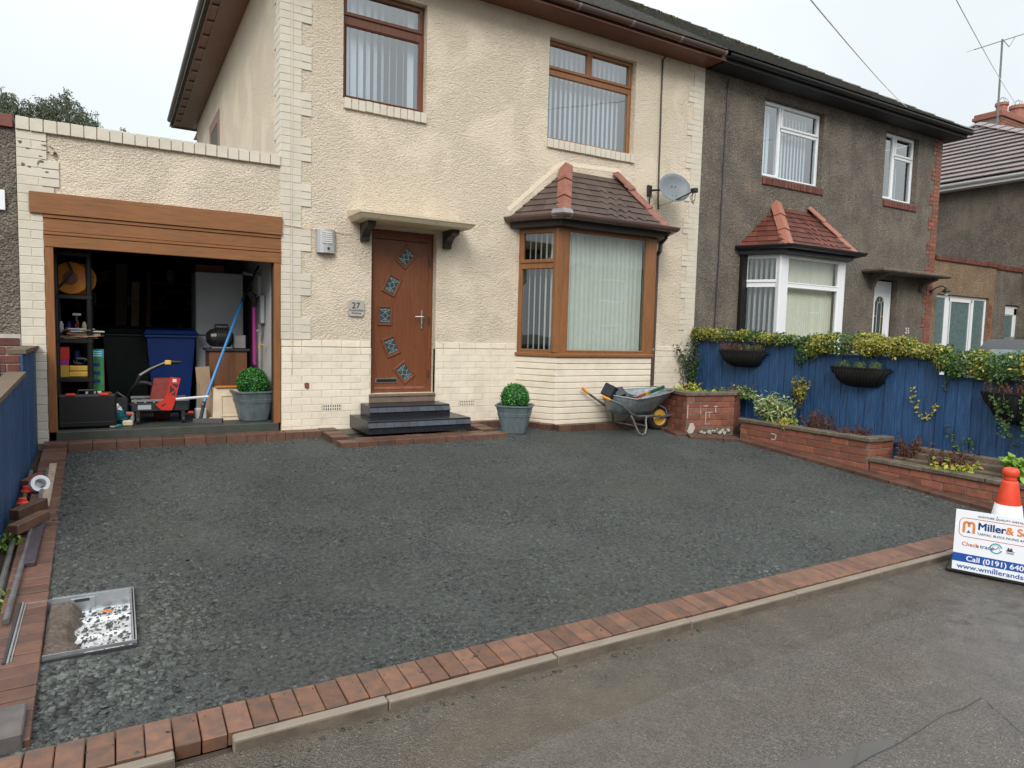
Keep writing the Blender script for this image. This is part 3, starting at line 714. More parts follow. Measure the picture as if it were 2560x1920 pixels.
# block edgings: each block its own object, laid in rows that belong to the paving
tilt = math.atan(.07)
def block_row(root, P0, P1, n, length, mat, top, alongx=True, h=.06, jit=.002, name='block'):
    """blocks side by side from P0 to P1 (x, y), their long side across the row"""
    P0, P1 = Vector(P0), Vector(P1); d = (P1-P0)/n; w = d.length; a = math.atan2(d.y, d.x)
    k = ('pv', round(w,3), length, mat.name, h)
    if k not in _bm:
        _bm[k] = []
        for _ in range(3):
            mb_ = MB().cbox(-w/2+.0022, w/2-.0022, -length/2, length/2, -h, 0, .0035); mb_.v = [(x+random.uniform(-.0012,.0012),y+random.uniform(-.0015,.0015),z+random.uniform(-.0008,.0008)) for x,y,z in mb_.v]
            _bm[k].append(mb_.mesh('block', mat))
    for i in range(n):
        c = P0+d*(i+.5); z = top(c.y)+random.uniform(-jit,jit)
        o = link(name, random.choice(_bm[k]), root, (c.x+random.uniform(-.0015,.0015)*0, c.y+random.uniform(-.002,.002), z), (0,0,a+random.uniform(-.006,.006)))
        if not alongx: o.rotation_euler = (0, 0, a+random.uniform(-.006,.006)); o.rotation_euler.rotate_axis('X', 0)
        # follow the fall of the drive
        o.rotation_euler = (Euler((tilt if top is ZE else 0,0,0)).to_matrix() @ Euler((0,0,a+random.uniform(-.006,.006))).to_matrix()).to_euler()
def sroot(name):
    o = link(name, None); o['kind'] = 'structure'; return o
ZE = lambda y: -.058 + .07*y
er = sroot('edging_left'); 
block_row(er, (-2.195,-.26), (-2.075,-5.16), 49, .20, M['blockpave2'], ZE)
ef = sroot('edging_front')
block_row(ef, (-2.28,-5.335), (-1.50,-5.335), 8, .20, M['blockpave'], ZE)
block_row(ef, (-1.50,-5.335), (-1.31,-5.335), 2, .20, M['blockpave'], ZE)
block_row(ef, (-1.31,-5.335), (5.85,-5.335), 74, .20, M['blockpave'], ZE)
kb = sroot('kerb')
def kerb(x0, x1):
    mb = MB().cbox(-(x1-x0)/2+.003, (x1-x0)/2-.003, -.024, .026, -.16, 0, .005); mb.box(-(x1-x0)/2+.008, (x1-x0)/2-.008, -.0265, -.024, -.15, -.012, mi=1); part('kerb_stone', mb, [M['concrete'],M['kerbface']], kb, ((x0+x1)/2, -5.472, ZE(-5.44)+random.uniform(-.006,.002)), (0,0,random.uniform(-.003,.003)))
kerb(-2.4,-1.50)
x = -1.300
for L in (.635,.89,.92,.92,.92,.92,.92,.92): kerb(x, x+L); x += L
mb = MB().box(-1.50,-1.30,-5.50,-5.44,-.58,RZD+.003); struct('kerb_trench', mb, M['soil'])
mb = MB(); n_ = 260      # mud and grit washed against the kerb
for i in range(n_):
    xa, xb = -2.3+8.4*i/n_, -2.3+8.4*(i+1)/n_
    wf = lambda x: .035+.05*(mn.noise(Vector((x*1.7,0,5)))+.4)+.02*mn.noise(Vector((x*13,0,6)))+(.10*math.exp(-((x+1.3)/.35)**2))
    fa, fb = -5.497-max(.012,wf(xa)), -5.497-max(.012,wf(xb)); mb.quad((xa,fa,RZD-.004),(xb,fb,RZD-.004),(xb,fb+.03,RZD+.0052),(xa,fa+.03,RZD+.0052)); mb.quad((xa,fa+.03,RZD+.0052),(xb,fb+.03,RZD+.0052),(xb,-5.49,RZD+.012),(xa,-5.49,RZD+.012))
struct('kerb_mud', mb, asphalt('gritty_mud', (.075,.062,.046), (.13,.108,.082), .3, .55, (.12,.09,.06), .3))
# right edging at the foot of the planters, in two runs, and rows along the house
rr = sroot('edging_right')
block_row(rr, (5.735,-5.22), (5.735,-1.86), 16, .20, M['blockpave2'], ZE, h=.12)
block_row(rr, (5.70,-1.80), (5.10,-1.46), 3, .20, M['blockpave2'], ZE, h=.12)
block_row(rr, (5.08,-1.38), (5.20,-.72), 4, .19, M['blockpave2'], ZE, h=.12)
eh = sroot('edging_house'); ZH = lambda y: -.034+.035*y
block_row(eh, (-2.30,-.145), (APX0,-.145), 13, .20, M['blockpave2'], ZH, h=.16)
block_row(eh, (APX0,-.92), (APX1,-.92), 10, .20, M['blockpave2'], ZH, h=.16)
block_row(eh, (APX0+.10,-.70), (APX0+.10,-.03), 3, .20, M['blockpave2'], ZH, h=.16)
block_row(eh, (APX1-.10,-.70), (APX1-.10,-.03), 3, .20, M['blockpave2'], ZH, h=.16)
block_row(eh, (APX0+.22,-.775), (APX1-.22,-.775), 8, .095, M['blockpave2'], ZH, h=.16)
block_row(eh, (APX1+.0,-.09), (3.10,-.09), 3, .12, M['blockpave2'], ZH, h=.16)
block_row(eh, (3.08,-.06), (3.43,-.62), 3, .13, M['blockpave2'], ZH, h=.16)
block_row(eh, (3.47,-.655), (5.25,-.655), 9, .13, M['blockpave2'], ZH, h=.16)
mb = MB(); mb.box(-2.5,6.0,-.05,.3,-.35,-.06); struct('footing', mb, M['concrete'])
# soil strip between the left edging and the fence
mb = MB(); grid(mb, -3.2, -2.06, -5.6, 0, 40, 120, lambda x,y: -.12+.07*y+.022*mn.noise(Vector((x*5,y*5,1)))+.012*mn.noise(Vector((x*19,y*19,2)))); struct('soil_strip', mb, M['soil'], smooth=True)
# stones and crumbs on the road beside the gap in the kerb
rg = np.random.RandomState(5); n = 260
xs_ = np.r_[rg.normal(-1.28,.10,90), rg.uniform(-1.3,1.2,110), rg.uniform(-2.1,-1.3,60)]; ys_ = np.r_[rg.normal(-5.60,.05,90), -5.52-np.abs(rg.normal(0,.018,110)), -5.60-np.abs(rg.normal(0,.05,60))]
_bed = bed; bed = lambda x, y: RZD+.003
V, F = chips(n, .007, .03, lambda r_, n_: (xs_, ys_), 6); bed = lambda x, y: ZE(y)
n3 = 70; V3, F3 = chips(n3, .006, .022, lambda r_, n_: (r_.uniform(-2.1,1.0,n_), r_.uniform(-5.42,-5.25,n_)), 8); bed = _bed
g = link('loose_crumbs', fast('loose_crumbs', np.vstack([V,V3]), np.vstack([F,F3+len(V)]), M['stone'])); g['kind'] = 'stuff'; g['label'] = 'loose stone crumbs on the road by the gap in the kerb'; g['category'] = 'gravel'
# gardens and yards around the houses
mb = MB(); mb.quad((-60,.3,-.10),(80,.3,-.10),(80,70,-.10),(-60,70,-.10)); struct('back_gardens', mb, M['ground'])
for x0_, x1_, nm_ in ((6.64,80,'neighbour_drive'),(-60,-3.19,'left_garden')):
    mb = MB(); mb.quad((x0_,-5.46,-.442),(x1_,-5.46,-.442),(x1_,.31,-.038),(x0_,.31,-.038)); mb.quad((x0_,-5.46,-.6),(x1_,-5.46,-.6),(x1_,-5.46,-.442),(x0_,-5.46,-.442)); struct(nm_, mb, M['road3'] if x0_ > 0 else M['ground'])
# ------------------------------------------------------------ the cream house
K = .086
house = thing('house', 'cream roughcast house with brown windows, bay window and brown arched-glass front door', 'house', (0,0,0))
HR = 6.57
BX0, BX1, BX2, BX3, BY = 3.19, 3.50, 5.17, 5.54, -.55       # bay plan
openA = (.71,1.77,3.90,5.22); openB = (3.60,5.16,3.90,5.275); door_o = (1.08,1.95,.36,2.42); bay_o = (BX0,BX3,.86,2.62)
mb = MB()
holed_wall(mb, I4, 0, HR, -.3, 5.52, [openA, openB, door_o, (BX0+.06,BX3-.06,.87,2.60)], depth=.11)
mb.quad((0,0,-.3),(0,9,-.3),(0,9,5.63),(0,0,5.63)); mb.quad((HR,0,5.5),(HR,9.8,5.5),(0,9.8,5.5),(0,0,5.5))
mb.quad((0,9.0,-.3),(HR,9.0,-.3),(HR,9.0,5.5),(0,9.0,5.5))
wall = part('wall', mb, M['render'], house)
mb = MB(); mb.quad((0.02,2.2,-.3),(HR-.02,2.2,-.3),(HR-.02,2.2,5.5),(0.02,2.2,5.5)); mb.box(.02,HR-.02,.15,2.2,2.78,2.9); mb.quad((.02,.12,.1),(HR,.12,.1),(HR,2.2,.1),(.02,2.2,.1)); mb.quad((2.6,.12,-.3),(2.6,2.2,-.3),(2.6,2.2,5.5),(2.6,.12,5.5))
part('interior_wall', mb, M['room'], house)
# plinth of painted bricks
rows = [(.935-K*(k+1), .935-K*k) for k in range(12)]
pls = [part('plinth', MB().box(a_,b_,-.0175,.05,-.3,.933), M['mortarpaint'], house) for a_, b_ in ((0,1.08),(1.95,BX0),(BX3,HR))]; pl = pls[0]
air = [(.485,.705,.165,.245),(2.32,2.53,.165,.245)]
for pl, (a, b, ph) in zip(pls, ((0,1.08,0),(1.95,BX0,1),(BX3,HR,0))):
    brick_wall(pl, I4, a, b, rows, .236, M['plinthbrick'], y=-.022, d=.05, skip=[(q[0],q[1],.14,.26) for q in air], phase=ph, gap=.0045)
    brick_wall(pl, I4, a, b, [(.941,1.02)], .236, M['plinthbrick'], y=-.012, d=.05, phase=ph)
for (a,b,c,d) in air:
    mb = MB(); nx = 8
    mb.box(a,b,-.023,.02,c,c+.008).box(a,b,-.023,.02,d-.008,d).box(a,b,-.023,.02,(c+d)/2-.006,(c+d)/2+.006)
    for i in range(nx+1): x = a+(b-a)*i/nx; mb.box(max(a,x-.007),min(b,x+.007),-.0225,.02,c+.007,d-.007)
    av = part('air_brick', mb, M['plinthbrick'], house); part('vent_void', MB().quad((a,-.0185,c),(b,-.0185,c),(b,-.0185,d),(a,-.0185,d)), M['ink'], av)
# chipped corner of one plinth brick showing bare red
cp = MB(); cp.add([(.268,-.0262,.452),(.262,-.0262,.505),(.292,-.0262,.516),(.322,-.0262,.507),(.320,-.0262,.45),(.30,-.0262,.432)], [(0,1,2,3,4,5)]); part('bare_brick_chip', cp, M['redbrick'], house)
# quoins of painted bricks: blocks of three courses, alternately short and long
ql = part('quoin', MB().box(-.010,.228,-.0095,.04,1.02,5.46).box(-.0095,.04,-.009,.22,1.9,5.46), M['mortarpaint'], house)
nz_ = int((5.50-1.022)/K)
for i in range(nz_):
    z = 1.024+K*i; longb = (i//3) % 2 == 0; x = -.014
    ws = ([.12,.118] if not longb else ([.12,.236] if i%2 == 0 else [.12,.118,.118]))
    for w in ws:
        brick('quoin_brick', ql, M['paintbrick'], (x+w/2,-.014+random.uniform(-.001,.001),z+.002), round(w-.004,3), round(K-.006,3), .05); x += w
    if z > 3.05:
        y = -.010; ws = ([.235] if longb else [.10,.235]) if i%2 else ([.12,.115] if longb else [.335])
        for w in ws:
            brick('quoin_brick', ql, M['paintbrick'], (-.014,y+w/2,z+.002), round(w-.004,3), round(K-.006,3), .05, rz=-PI/2); y += w
qr = part('quoin', MB().box(HR-.22,HR+.002,-.0095,.04,1.02,5.46), M['mortarpaint'], house)
for i in range(nz_):
    z = 1.024+K*i; longb = (i//3) % 2 == 1; w = .335 if longb else .225
    if z > 5.45: break
    ws = [w-.115,.115] if i%2 else [w]
    x = HR
    for w_ in ws[::-1]:
        brick('quoin_brick', qr, M['paintbrick'], (x-w_/2,-.013,z+.002), round(w_-.004,3), round(K-.006,3), .05); x -= w_
# sills
for (a, b, n) in ((.715,1.775,12),(3.595,5.17,17)):
    s = part('sill', MB().box(a,b,-.02,.10,3.785,3.86), M['mortarpaint'], house)
    soldier_row(s, I4, a, b, 3.775, 3.897, n, M['paintbrick'], 'sill_brick', -.035, .14, .010)
# upstairs windows
def blindA(w): slats(w, I4, .77, 1.70, 3.93, 5.2, .26, M['blind'], .088, 1.0, angs=lambda t: .25+.95*min(1,t*1.2) if t < .93 else .1)
window(house, I4, .71, 1.77, 3.90, 5.22, .10, M['mahogv'], [(.765,1.715,3.955,4.79,False),(.735,1.745,4.89,5.20,True)], blindA, gl=M['glassblue'], bars=[(.74,1.74,4.795,4.895)], fw=.055)
def blindB(w): slats(w, I4, 3.68, 5.06, 3.95, 5.25, .26, M['blind'], .082, .6, angs=lambda t: .62-.1*t)
window(house, I4, 3.60, 5.16, 3.90, 5.275, .10, M['oakv'], [(3.64,5.12,3.93,4.82,False),(3.62,4.36,4.89,5.26,True),(4.36,5.14,4.89,5.26,True)], blindB, gl=M['glassblue'], bars=[(3.63,5.13,4.815,4.90),(4.335,4.385,4.88,5.25)], fw=.055)
# gable window in the side wall
TS = frame_of((0,6.6,0), (0,-1)); w0 = MB(); w0.box(0,1.4,-.003,.20,4.3,5.05,TS)
side = part('side_window_recess', MB().quad(*[TS @ Vector(p) for p in ((.02,-.006,4.2),(.02,.05,4.2),(.02,.05,5.02),(.02,-.006,5.02))]), M['render'], house)
side.data = MB().box(.0,1.40,-.002,-.001,4.2,5.02,TS).mesh('side_window_recess', M['darkbrown'])
mb = MB(); ring(mb, TS, .0, 1.40, 4.2, 5.02, .20, -.012, -.002); part('window_surround', mb, M['oakv'], house)
# front door
dy = .11
mb = MB(); ring(mb, I4, 1.08, 1.95, .36, 2.42, .055, dy, dy+.07); mb.box(1.13,1.90,dy+.005,dy+.06,2.31,2.40)
df = part('door_frame', mb, M['doorred'], house)
door = part('door', MB().cbox(1.135,1.895,dy+.012,dy+.06,.385,2.305,.004), M['doorred'], house)
part('weather_bar', MB().cbox(1.16,1.86,dy-.012,dy+.014,.40,.435,.006), M['hiptile'], door)
for (cx, cz, ang) in ((1.575,2.10,.80),(1.39,1.735,1.06+PI/2-.02),(1.305,1.345,0),(1.39,.955,.45),(1.575,.62,.62)):
    T = Matrix.Translation((cx,0,cz)) @ Matrix.Rotation(-{.80:-.72,.45:-.42,.62:-.72,0:0}.get(ang, .45), 4, 'Y')
    if cz > 2.0: T = Matrix.Translation((cx,0,cz)) @ Matrix.Rotation(.70, 4, 'Y')
    elif cz > 1.6: T = Matrix.Translation((cx,0,cz)) @ Matrix.Rotation(.42, 4, 'Y')
    elif cz > 1.2: T = Matrix.Translation((cx,0,cz))
    elif cz > .8: T = Matrix.Translation((cx,0,cz)) @ Matrix.Rotation(-.40, 4, 'Y')
    else: T = Matrix.Translation((cx,0,cz)) @ Matrix.Rotation(-.68, 4, 'Y')
    mb = MB(); hw, hh = .098, .128; ring(mb, T, -hw, hw, -hh, hh, .032, dy-.004, dy+.02, .006); lt = part('door_light', mb, M['doorred'], door)
    part('pane', MB().quad(*[T @ Vector(p) for p in ((-hw+.03,dy+.006,-hh+.03),(hw-.03,dy+.006,-hh+.03),(hw-.03,dy+.006,hh-.03),(-hw+.03,dy+.006,hh-.03))]), M['leadglass'], lt)
    lb = MB(); t = .0023; yy = dy+.003
    def seg(p, q):
        d = Vector((q[0]-p[0],0,q[1]-p[1])); n = Vector((-d.z,0,d.x)).normalized()*t; P, Q = Vector((p[0],yy,p[1])), Vector((q[0],yy,q[1]))
        lb.hexa([T@(P-n), T@(Q-n), T@(Q+n), T@(P+n)] + [T@(v-Vector((0,.003,0))) for v in (P-n,Q-n,Q+n,P+n)])
    k = .042
    for p, q in (((0,k),(k,0)),((k,0),(0,-k)),((0,-k),(-k,0)),((-k,0),(0,k)),((-.066,.075),(.066,.075)),((-.066,-.075),(.066,-.075)),((0,k),(0,.09)),((0,-k),(0,-.09)),((k,0),(.066,0)),((-k,0),(-.066,0)),((0,k),(.066,.075)),((0,k),(-.066,.075)),((0,-k),(.066,-.075)),((0,-k),(-.066,-.075))): seg(p, q)
    part('leading', lb, M['lead'], lt)
hd = part('handle', MB().cbox(1.795,1.822,dy-.006,dy+.012,1.19,1.43,.004).tube([(1.808,dy,1.345),(1.808,dy-.05,1.345),(1.795,dy-.055,1.345),(1.69,dy-.055,1.343)], .009, 8), M['chrome'], door)
part('lock_cylinder', MB().lathe([(0,0),(.012,0),(.012,.012),(0,.012)], M=Matrix.Translation((1.808,dy-.006,1.24)) @ Matrix.Rotation(PI/2,4,'X'), n=10), M['ink'], hd)
lbx = part('letterbox', MB().cbox(1.18,1.485,dy+.0,dy+.014,.485,.55,.004), M['chrome'], door)
part('letterbox_flap', MB().box(1.20,1.465,dy-.003,dy+.004,.497,.533), M['blackpl'], lbx)
mb = MB()
for z in (.6,1.3,2.05): mb.tube([(1.905,dy-.008,z-.05),(1.905,dy-.008,z+.05)], .011, 8)
part('hinge', mb, M['darkbrown'], door)
# threshold, canopy, brackets
part('threshold', MB().cbox(1.06,1.945,-.035,.16,.245,.325,.006).cbox(1.055,1.95,-.05,.12,.322,.357,.006), M['stonestep'], house)
mb = MB(); x0, x1, y0 = .775, 2.265, -.50
pr = [(0,2.590),(-.0,2.590),(y0,2.535),(y0,2.508),(y0+.03,2.496),(y0+.05,2.47),(y0+.06,2.455),(0,2.455)]
def loopc(o): return
L = []
for (o, z) in ((0.0,2.508),(.012,2.498),(.04,2.462),(.05,2.452)):
    L.append([(x0+o,y0+o,z),(x1-o,y0+o,z),(x1-o,0.01,z),(x0+o,.01,z)])
top = [(x0,y0,2.535),(x1,y0,2.535),(x1,.01,2.585),(x0,.01,2.585)]; Ls = [top]+L
vs = [p for q in Ls for p in q]; fs = [(0,1,2,3)]
for i in range(len(Ls)-1):
    for k in range(4): fs.append((i*4+k,i*4+(k+1)%4,(i+1)*4+(k+1)%4,(i+1)*4+k))
fs.append(tuple(range((len(Ls)-1)*4,(len(Ls)-1)*4+4)))
can = part('door_canopy', MB().add(vs, fs), M['canopy'], house)
for bx in (.93,2.03):
    prof = [(0,2.452),(-.30,2.452),(-.30,2.40),(-.26,2.385),(-.18,2.37),(-.11,2.33),(-.07,2.28),(-.06,2.235),(0,2.235)]
    mb = MB().prism([(-p[0],p[1]) for p in prof], 0, .10, Matrix(((0,1,0,bx),(-1,0,0,0),(0,0,1,0),(0,0,0,1)))); part('canopy_bracket', mb, M['darkbrown'], can)
# main cables on the wall
cb = MB().tube([(.122,-.018,5.5),(.124,-.020,4.0),(.120,-.018,2.45),(.123,-.027,1.0),(.122,-.027,.62)], .0045, 5); part('cable', cb, M['paintbrick'], house)
cb = MB().tube([(.0,-.02,2.48),(.03,-.02,2.34),(.2,-.02,2.33),(.40,-.02,2.325)], .0045, 5).tube([(.62,-.012,2.32),(.75,-.012,2.30),(.83,-.012,2.31)], .0035, 5); part('cable', cb, M['cream'], house)
cb = MB().tube([(5.70,-.03,5.46),(5.655,-.02,5.40),(5.655,-.018,4.8),(5.662,-.02,4.3),(5.668,-.018,3.8),(5.675,-.02,3.3),(5.69,-.02,3.15)], .013, 6); part('cable', cb, M['darkbrown'], house)
# eaves: soffit, fascia, gutter
mb = MB().box(-.36,HR+.04,-.40,-.002,5.468,5.485); part('soffit', mb, M['mahog'], house)
part('fascia', MB().box(-.36,HR+.04,-.372,-.355,5.485,5.59), M['mahog'], house)
br = [((x,-.43,5.575),(1,0,0),.02) for x in [HR-.05-.92*i for i in range(8)]]
gutter(house, [(-.38,-.43,5.575),(HR-.02,-.43,5.575)], M['brownpl'], .060, brackets=br, bmat=basic('gutter_clip_grey', (.20,.155,.14), .35, .1, 10))
# side eave: boxed soffit with battens below tile ends
mb = MB().box(-.44,-.003,-.34,9.25,5.62,5.64); part('soffit', mb, M['mahog'], house)
so_ = part('fascia', MB().box(-.47,-.44,-.36,9.3,5.60,5.74), M['mahog'], house)
mb = MB()
for i in range(16): mb.box(-.43,-.34,.1+i*.58,.17+i*.58,5.60,5.62)
mb.box(-.335,-.32,-.3,9.2,5.605,5.62)
part('batten', mb, M['brownpl'], so_)
gutter(house, [(-.53,9.3,5.74),(-.53,-.40,5.74)], M['brownpl'], .052)
# roof, hipped at this end
EZ = 5.60; RZ = 9.02; RY = 4.90
roof = part('roof', MB().add([(-.5,-.42,EZ),(HR,-.42,EZ),(HR,RY,RZ),(4.6,RY,RZ),(-.5,9.4,EZ),(HR,9.4,EZ)], [(0,1,2,3),(0,3,4),(4,3,2,5)]), M['slate2'], house)
roof_tiles(roof, (-.5,-.44,EZ+.01), (HR,-.44,EZ+.01), (HR,RY,RZ+.01), (4.6,RY,RZ+.01), 40, .27, M['slate'], 'roof_tile', .014, .026, stuff=True)
roof_tiles(roof, (-.52,9.4,EZ+.01), (-.52,-.44,EZ+.01), (4.6,RY,RZ+.01), (4.6,RY+.01,RZ+.01), 30, .27, M['slate'], 'roof_tile', .014, .014, stuff=True)
ch = thing('chimney', 'lead flashed brick chimney on the roof ridge, only its foot in view', 'chimney', (6.2,2.9,7.3))
part('stack', MB().cbox(-.42,.38,-.4,.6,-.3,2.2,.01), M['redbrick'], ch); part('flashing', MB().cbox(-.45,.41,-.43,.63,-.2,.38,.01), M['greysteel'], ch)

# ------------------------------------------------------------ bay windows (parts of their houses)
def bay(house_, dx, base_mat, mort_mat, frame_mat, frame_mat_v, tilemat, hipmat, gutmat, fascia, brickface, blindf, zoff=0, hipw=.10, nrows=8, transom_front=False, tname='tile'):
    b0, b1, b2, b3 = BX0+dx, BX1+dx, BX2+dx, BX3+dx
    TL = frame_of((b0,0,0), (b1-b0, BY)); TF = frame_of((b1,BY,0), (1,0)); TR = frame_of((b2,BY,0), (b3-b2, -BY))
    LL = math.hypot(b1-b0, BY); LF = b2-b1; LR = math.hypot(b3-b2, BY)
    mb = MB(); z1 = .85
    for (p, q) in (((b0,0),(b1,BY)),((b1,BY),(b2,BY)),((b2,BY),(b3,0))): mb.quad((p[0],p[1],-.3),(q[0],q[1],-.3),(q[0],q[1],z1),(p[0],p[1],z1))
    mb.add([(b0,0,z1),(b1,BY,z1),(b2,BY,z1),(b3,0,z1)], [(0,1,2,3)])
    bw = part('bay_wall', mb, mort_mat, house_)
    if brickface:
        for k in range(11):
            z0_, z1_ = .849-K*(k+1)+.006, .849-K*k-.002
            for T, L, e0, e1 in ((TL,LL,0,.004),(TF,LF,-.004,.004),(TR,LR,-.004,0)):
                mb = MB().cbox(e0-.006, L+e1+.006, -.016, .02, z0_, z1_, .006, T); mb.v = [(x+random.uniform(-.001,.001),y+random.uniform(-.001,.001),z+random.uniform(-.003,.003)) for x,y,z in mb.v]
                part('brick_course', mb, base_mat, bw)
    # window frames on the three faces, deep sill, corner posts
    zb, zt = .90, 2.60; fr = []
    sill = MB()
    for T, L in ((TL,LL),(TF,LF),(TR,LR)): sill.cbox(-.03, L+.03, -.045, .06, .852, .905, .01, T)
    bf = part('bay_frame', sill, frame_mat, house_)
    for (px, py) in ((b1,BY),(b2,BY)): part('corner_post', MB().cbox(px-.05,px+.05,py-.012,py+.09,zb,zt,.02), frame_mat_v, bf)
    part('mullion', MB().cbox(b1-.01,b1+.15,BY-.008,BY+.06,zb,zt,.008), frame_mat_v, bf); part('mullion', MB().cbox(b2-.13,b2+.01,BY-.008,BY+.06,zb,zt,.008), frame_mat_v, bf)
    def face(T, L, panes, bars, a0, a1):
        mb = MB(); ring(mb, T, a0, a1, zb, zt, .05, .0, .07)
        for b in bars: mb.box(b[0], b[1], .004, .066, b[2], b[3], T)
        w = part('casement', mb, frame_mat_v, bf)
        for (a, b, c, d, op) in panes:
            sb = MB(); ring(sb, T, a, b, c, d, .05 if op else .022, -.014 if op else -.004, .03, .007); part('sash', sb, frame_mat_v, bf); i = .045 if op else .02
            part('pane', MB().quad(*[T @ Vector(p) for p in ((a+i,.022,c+i),(b-i,.022,c+i),(b-i,.022,d-i),(a+i,.022,d-i))]), M['glass'], bf)
    face(TL, LL, [(.04,LL-.06,zb+.03,2.07,False),(.03,LL-.05,2.13,zt-.02,True)], [(.04,LL-.05,2.06,2.14)], 0, LL-.02)
    if transom_front: face(TF, LF, [(.15,LF-.13,zb+.03,2.07,False),(.15,LF-.13,2.12,zt-.02,False)], [(.13,LF-.1,2.06,2.13)], .10, LF-.08)
    else: face(TF, LF, [(.15,LF-.13,zb+.03,zt-.02,False)], [], .10, LF-.08)
    face(TR, LR, [(.06,LR-.04,zb+.03,2.07,False),(.05,LR-.03,2.13,zt-.02,True)], [(.05,LR-.04,2.06,2.14)], .02, LR)
    blindf(bf, TL, TF, TR, LL, LF, LR, zb, zt)
    # fascia box under the gutter
    mb = MB()
    o = .13
    cl = (b1-.07, BY-o); c2 = (b2+.07, BY-o); e0 = (b0-.15, -.0); e3 = (b3+.15, 0)
    for (z0_, z1_, k) in ((2.60,2.70,1.0),(2.585,2.60,.9)):
        P = [(e0[0],e0[1]),(cl[0],cl[1]),(c2[0],c2[1]),(e3[0],e3[1])]
        mb.add([(x,y,z0_) for x,y in P]+[(x,y,z1_) for x,y in P], [(0,1,2,3),(7,6,5,4),(0,1,5,4),(1,2,6,5),(2,3,7,6),(3,0,4,7)])
        break
    br_ = part('bay_roof', mb, fascia, house_)
    g0, g1, g2, g3 = (b0-.20,-.01), (b1-.095,BY-.20), (b2+.13,BY-.20), (b3+.20,-.01)
    A, B, C, D = [Vector((p[0],p[1],2.715)) for p in (g0,g1,g2,g3)]
    a, b = Vector((b1+.43,-.005,3.50)), Vector((b2-.31,-.005,3.50))
    br_tiles = br_
    cover = MB().add([A,B,C,D,a,b], [(1,2,5,4),(0,1,4),(3,2,5)]); part('underlay', cover, M['darkbrown'], br_)
    sc = lambda r, f: .42 < f < .75 and 1 <= r <= 5
    roof_tiles(br_, B, C, b, a, nrows, .166, tilemat, 'tile', .012, .014, scallop=sc)
    roof_tiles(br_, A, B, a, a+Vector((.001,0,0)), nrows, .166, tilemat, 'tile', .012, .014)
    roof_tiles(br_, C, D, b+Vector((.001,0,0)), b, nrows, .166, tilemat, 'tile', .012, .014)
    hip_tiles(br_, B+Vector((.03,.05,.02)), a+Vector((0,0,.10)), 3, hipmat, hipw, .055); hip_tiles(br_, C+Vector((-.03,.05,.02)), b+Vector((0,0,.10)), 3, hipmat, hipw, .055)
    gz = 2.735; G = [(g0[0]-.02,g0[1],gz),(g1[0]-.03,g1[1]-.045,gz),(g2[0]+.03,g2[1]-.045,gz),(g3[0]+.02,g3[1],gz)]
    tl = (Vector(G[1])-Vector(G[0])).normalized(); br = []
    for t in (.12,.80): br.append((Vector(G[0]).lerp(Vector(G[1]),t), tl, .01))
    for t in (.07,.45,.93): br.append((Vector(G[1]).lerp(Vector(G[2]),t), (1,0,0), .01))
    gg = gutter(br_, G, gutmat, .066, brackets=None)
    mb = MB()
    return gg, G, br
def blinds_main(bf, TL, TF, TR, LL, LF, LR, zb, zt):
    slats(bf, TL, .07, LL-.05, zb+.05, zt-.04, .13, M['blind'], .083, 1.15, angs=lambda t: -.92+.12*t)
    slats(bf, TF, .13, LF-.12, zb+.04, zt-.03, .13, M['blindg'], .078, .1, angs=lambda t: .10, width=.092)
    slats(bf, TR, .07, LR-.05, zb+.05, zt-.04, .13, M['blind'], .083, .3)
gg, G, br = bay(house, 0, M['plinthbrick'], M['mortarpaint'], M['oak'], M['oakv'], M['tile'], M['hiptile'], M['brownpl'], M['darkbrown'], True, blinds_main, hipw=.10)
def brackets(g, br, mat, r=.066):
    for (P, t, wd) in br:
        t = Vector(t).normalized(); s = Vector((t.y,-t.x,0)); b = MB(); n = 8
        for j in range(n):
            a0, a1 = PI*j/n, PI*(j+1)/n; pts = [(-q*math.cos(w), -q*math.sin(w)) for q in (r*1.0, r*1.12) for w in (a0,a1)]
            f = lambda p, k: Vector(P) + s*p[0] + Vector((0,0,p[1])) + t*k
            b.hexa([f(pts[0],-wd),f(pts[1],-wd),f(pts[1],wd),f(pts[0],wd),f(pts[2],-wd),f(pts[3],-wd),f(pts[3],wd),f(pts[2],wd)])
        b.box(-.0,.0,0,0,0,0)
        part('gutter_bracket', b, mat, g.parent)
brackets(gg, br, M['brownpl'])
part('gutter_corner', MB().tube([Vector(G[1]).lerp(Vector(G[0]),.16)-Vector((0,0,.0)), Vector(G[1]), Vector(G[1]).lerp(Vector(G[2]),.055)], .0675, 12), M['greysteel'], gg.parent)
# downpipe with clips
dp = part('downpipe', MB().tube([(5.52,-.40,2.66),(5.53,-.28,2.58),(5.66,-.13,2.50),(5.66,-.065,2.42),(5.66,-.065,-.05)], .034, 10), M['brownpl'], house)
part('pipe_clip', MB().lathe([(.036,0),(.038,0),(.038,.03),(.036,.03)], (5.66,-.065,.95)), M['greysteel'], dp)
# lead-covered render flashing band above the bay roof
mb = MB()
for (p, q) in (((3.02,2.82),(3.86,3.56)),((3.86,3.56),(4.93,3.60)),):
    d = Vector((q[0]-p[0],0,q[1]-p[1])); n = Vector((-d.z,0,d.x)).normalized()*.06
    P, Q = Vector((p[0],-.003,p[1])), Vector((q[0],-.003,q[1])); mb.hexa([P,Q,Q+Vector((0,.012,0)),P+Vector((0,.012,0)),P+n+Vector((0,.001,0)),Q+n+Vector((0,.001,0)),Q+n+Vector((0,.012,0)),P+n+Vector((0,.012,0))])
part('roof_flashing', mb, basic('smooth_cream_render', (.74,.64,.49), .85, .06, 20, .4, 40), house)

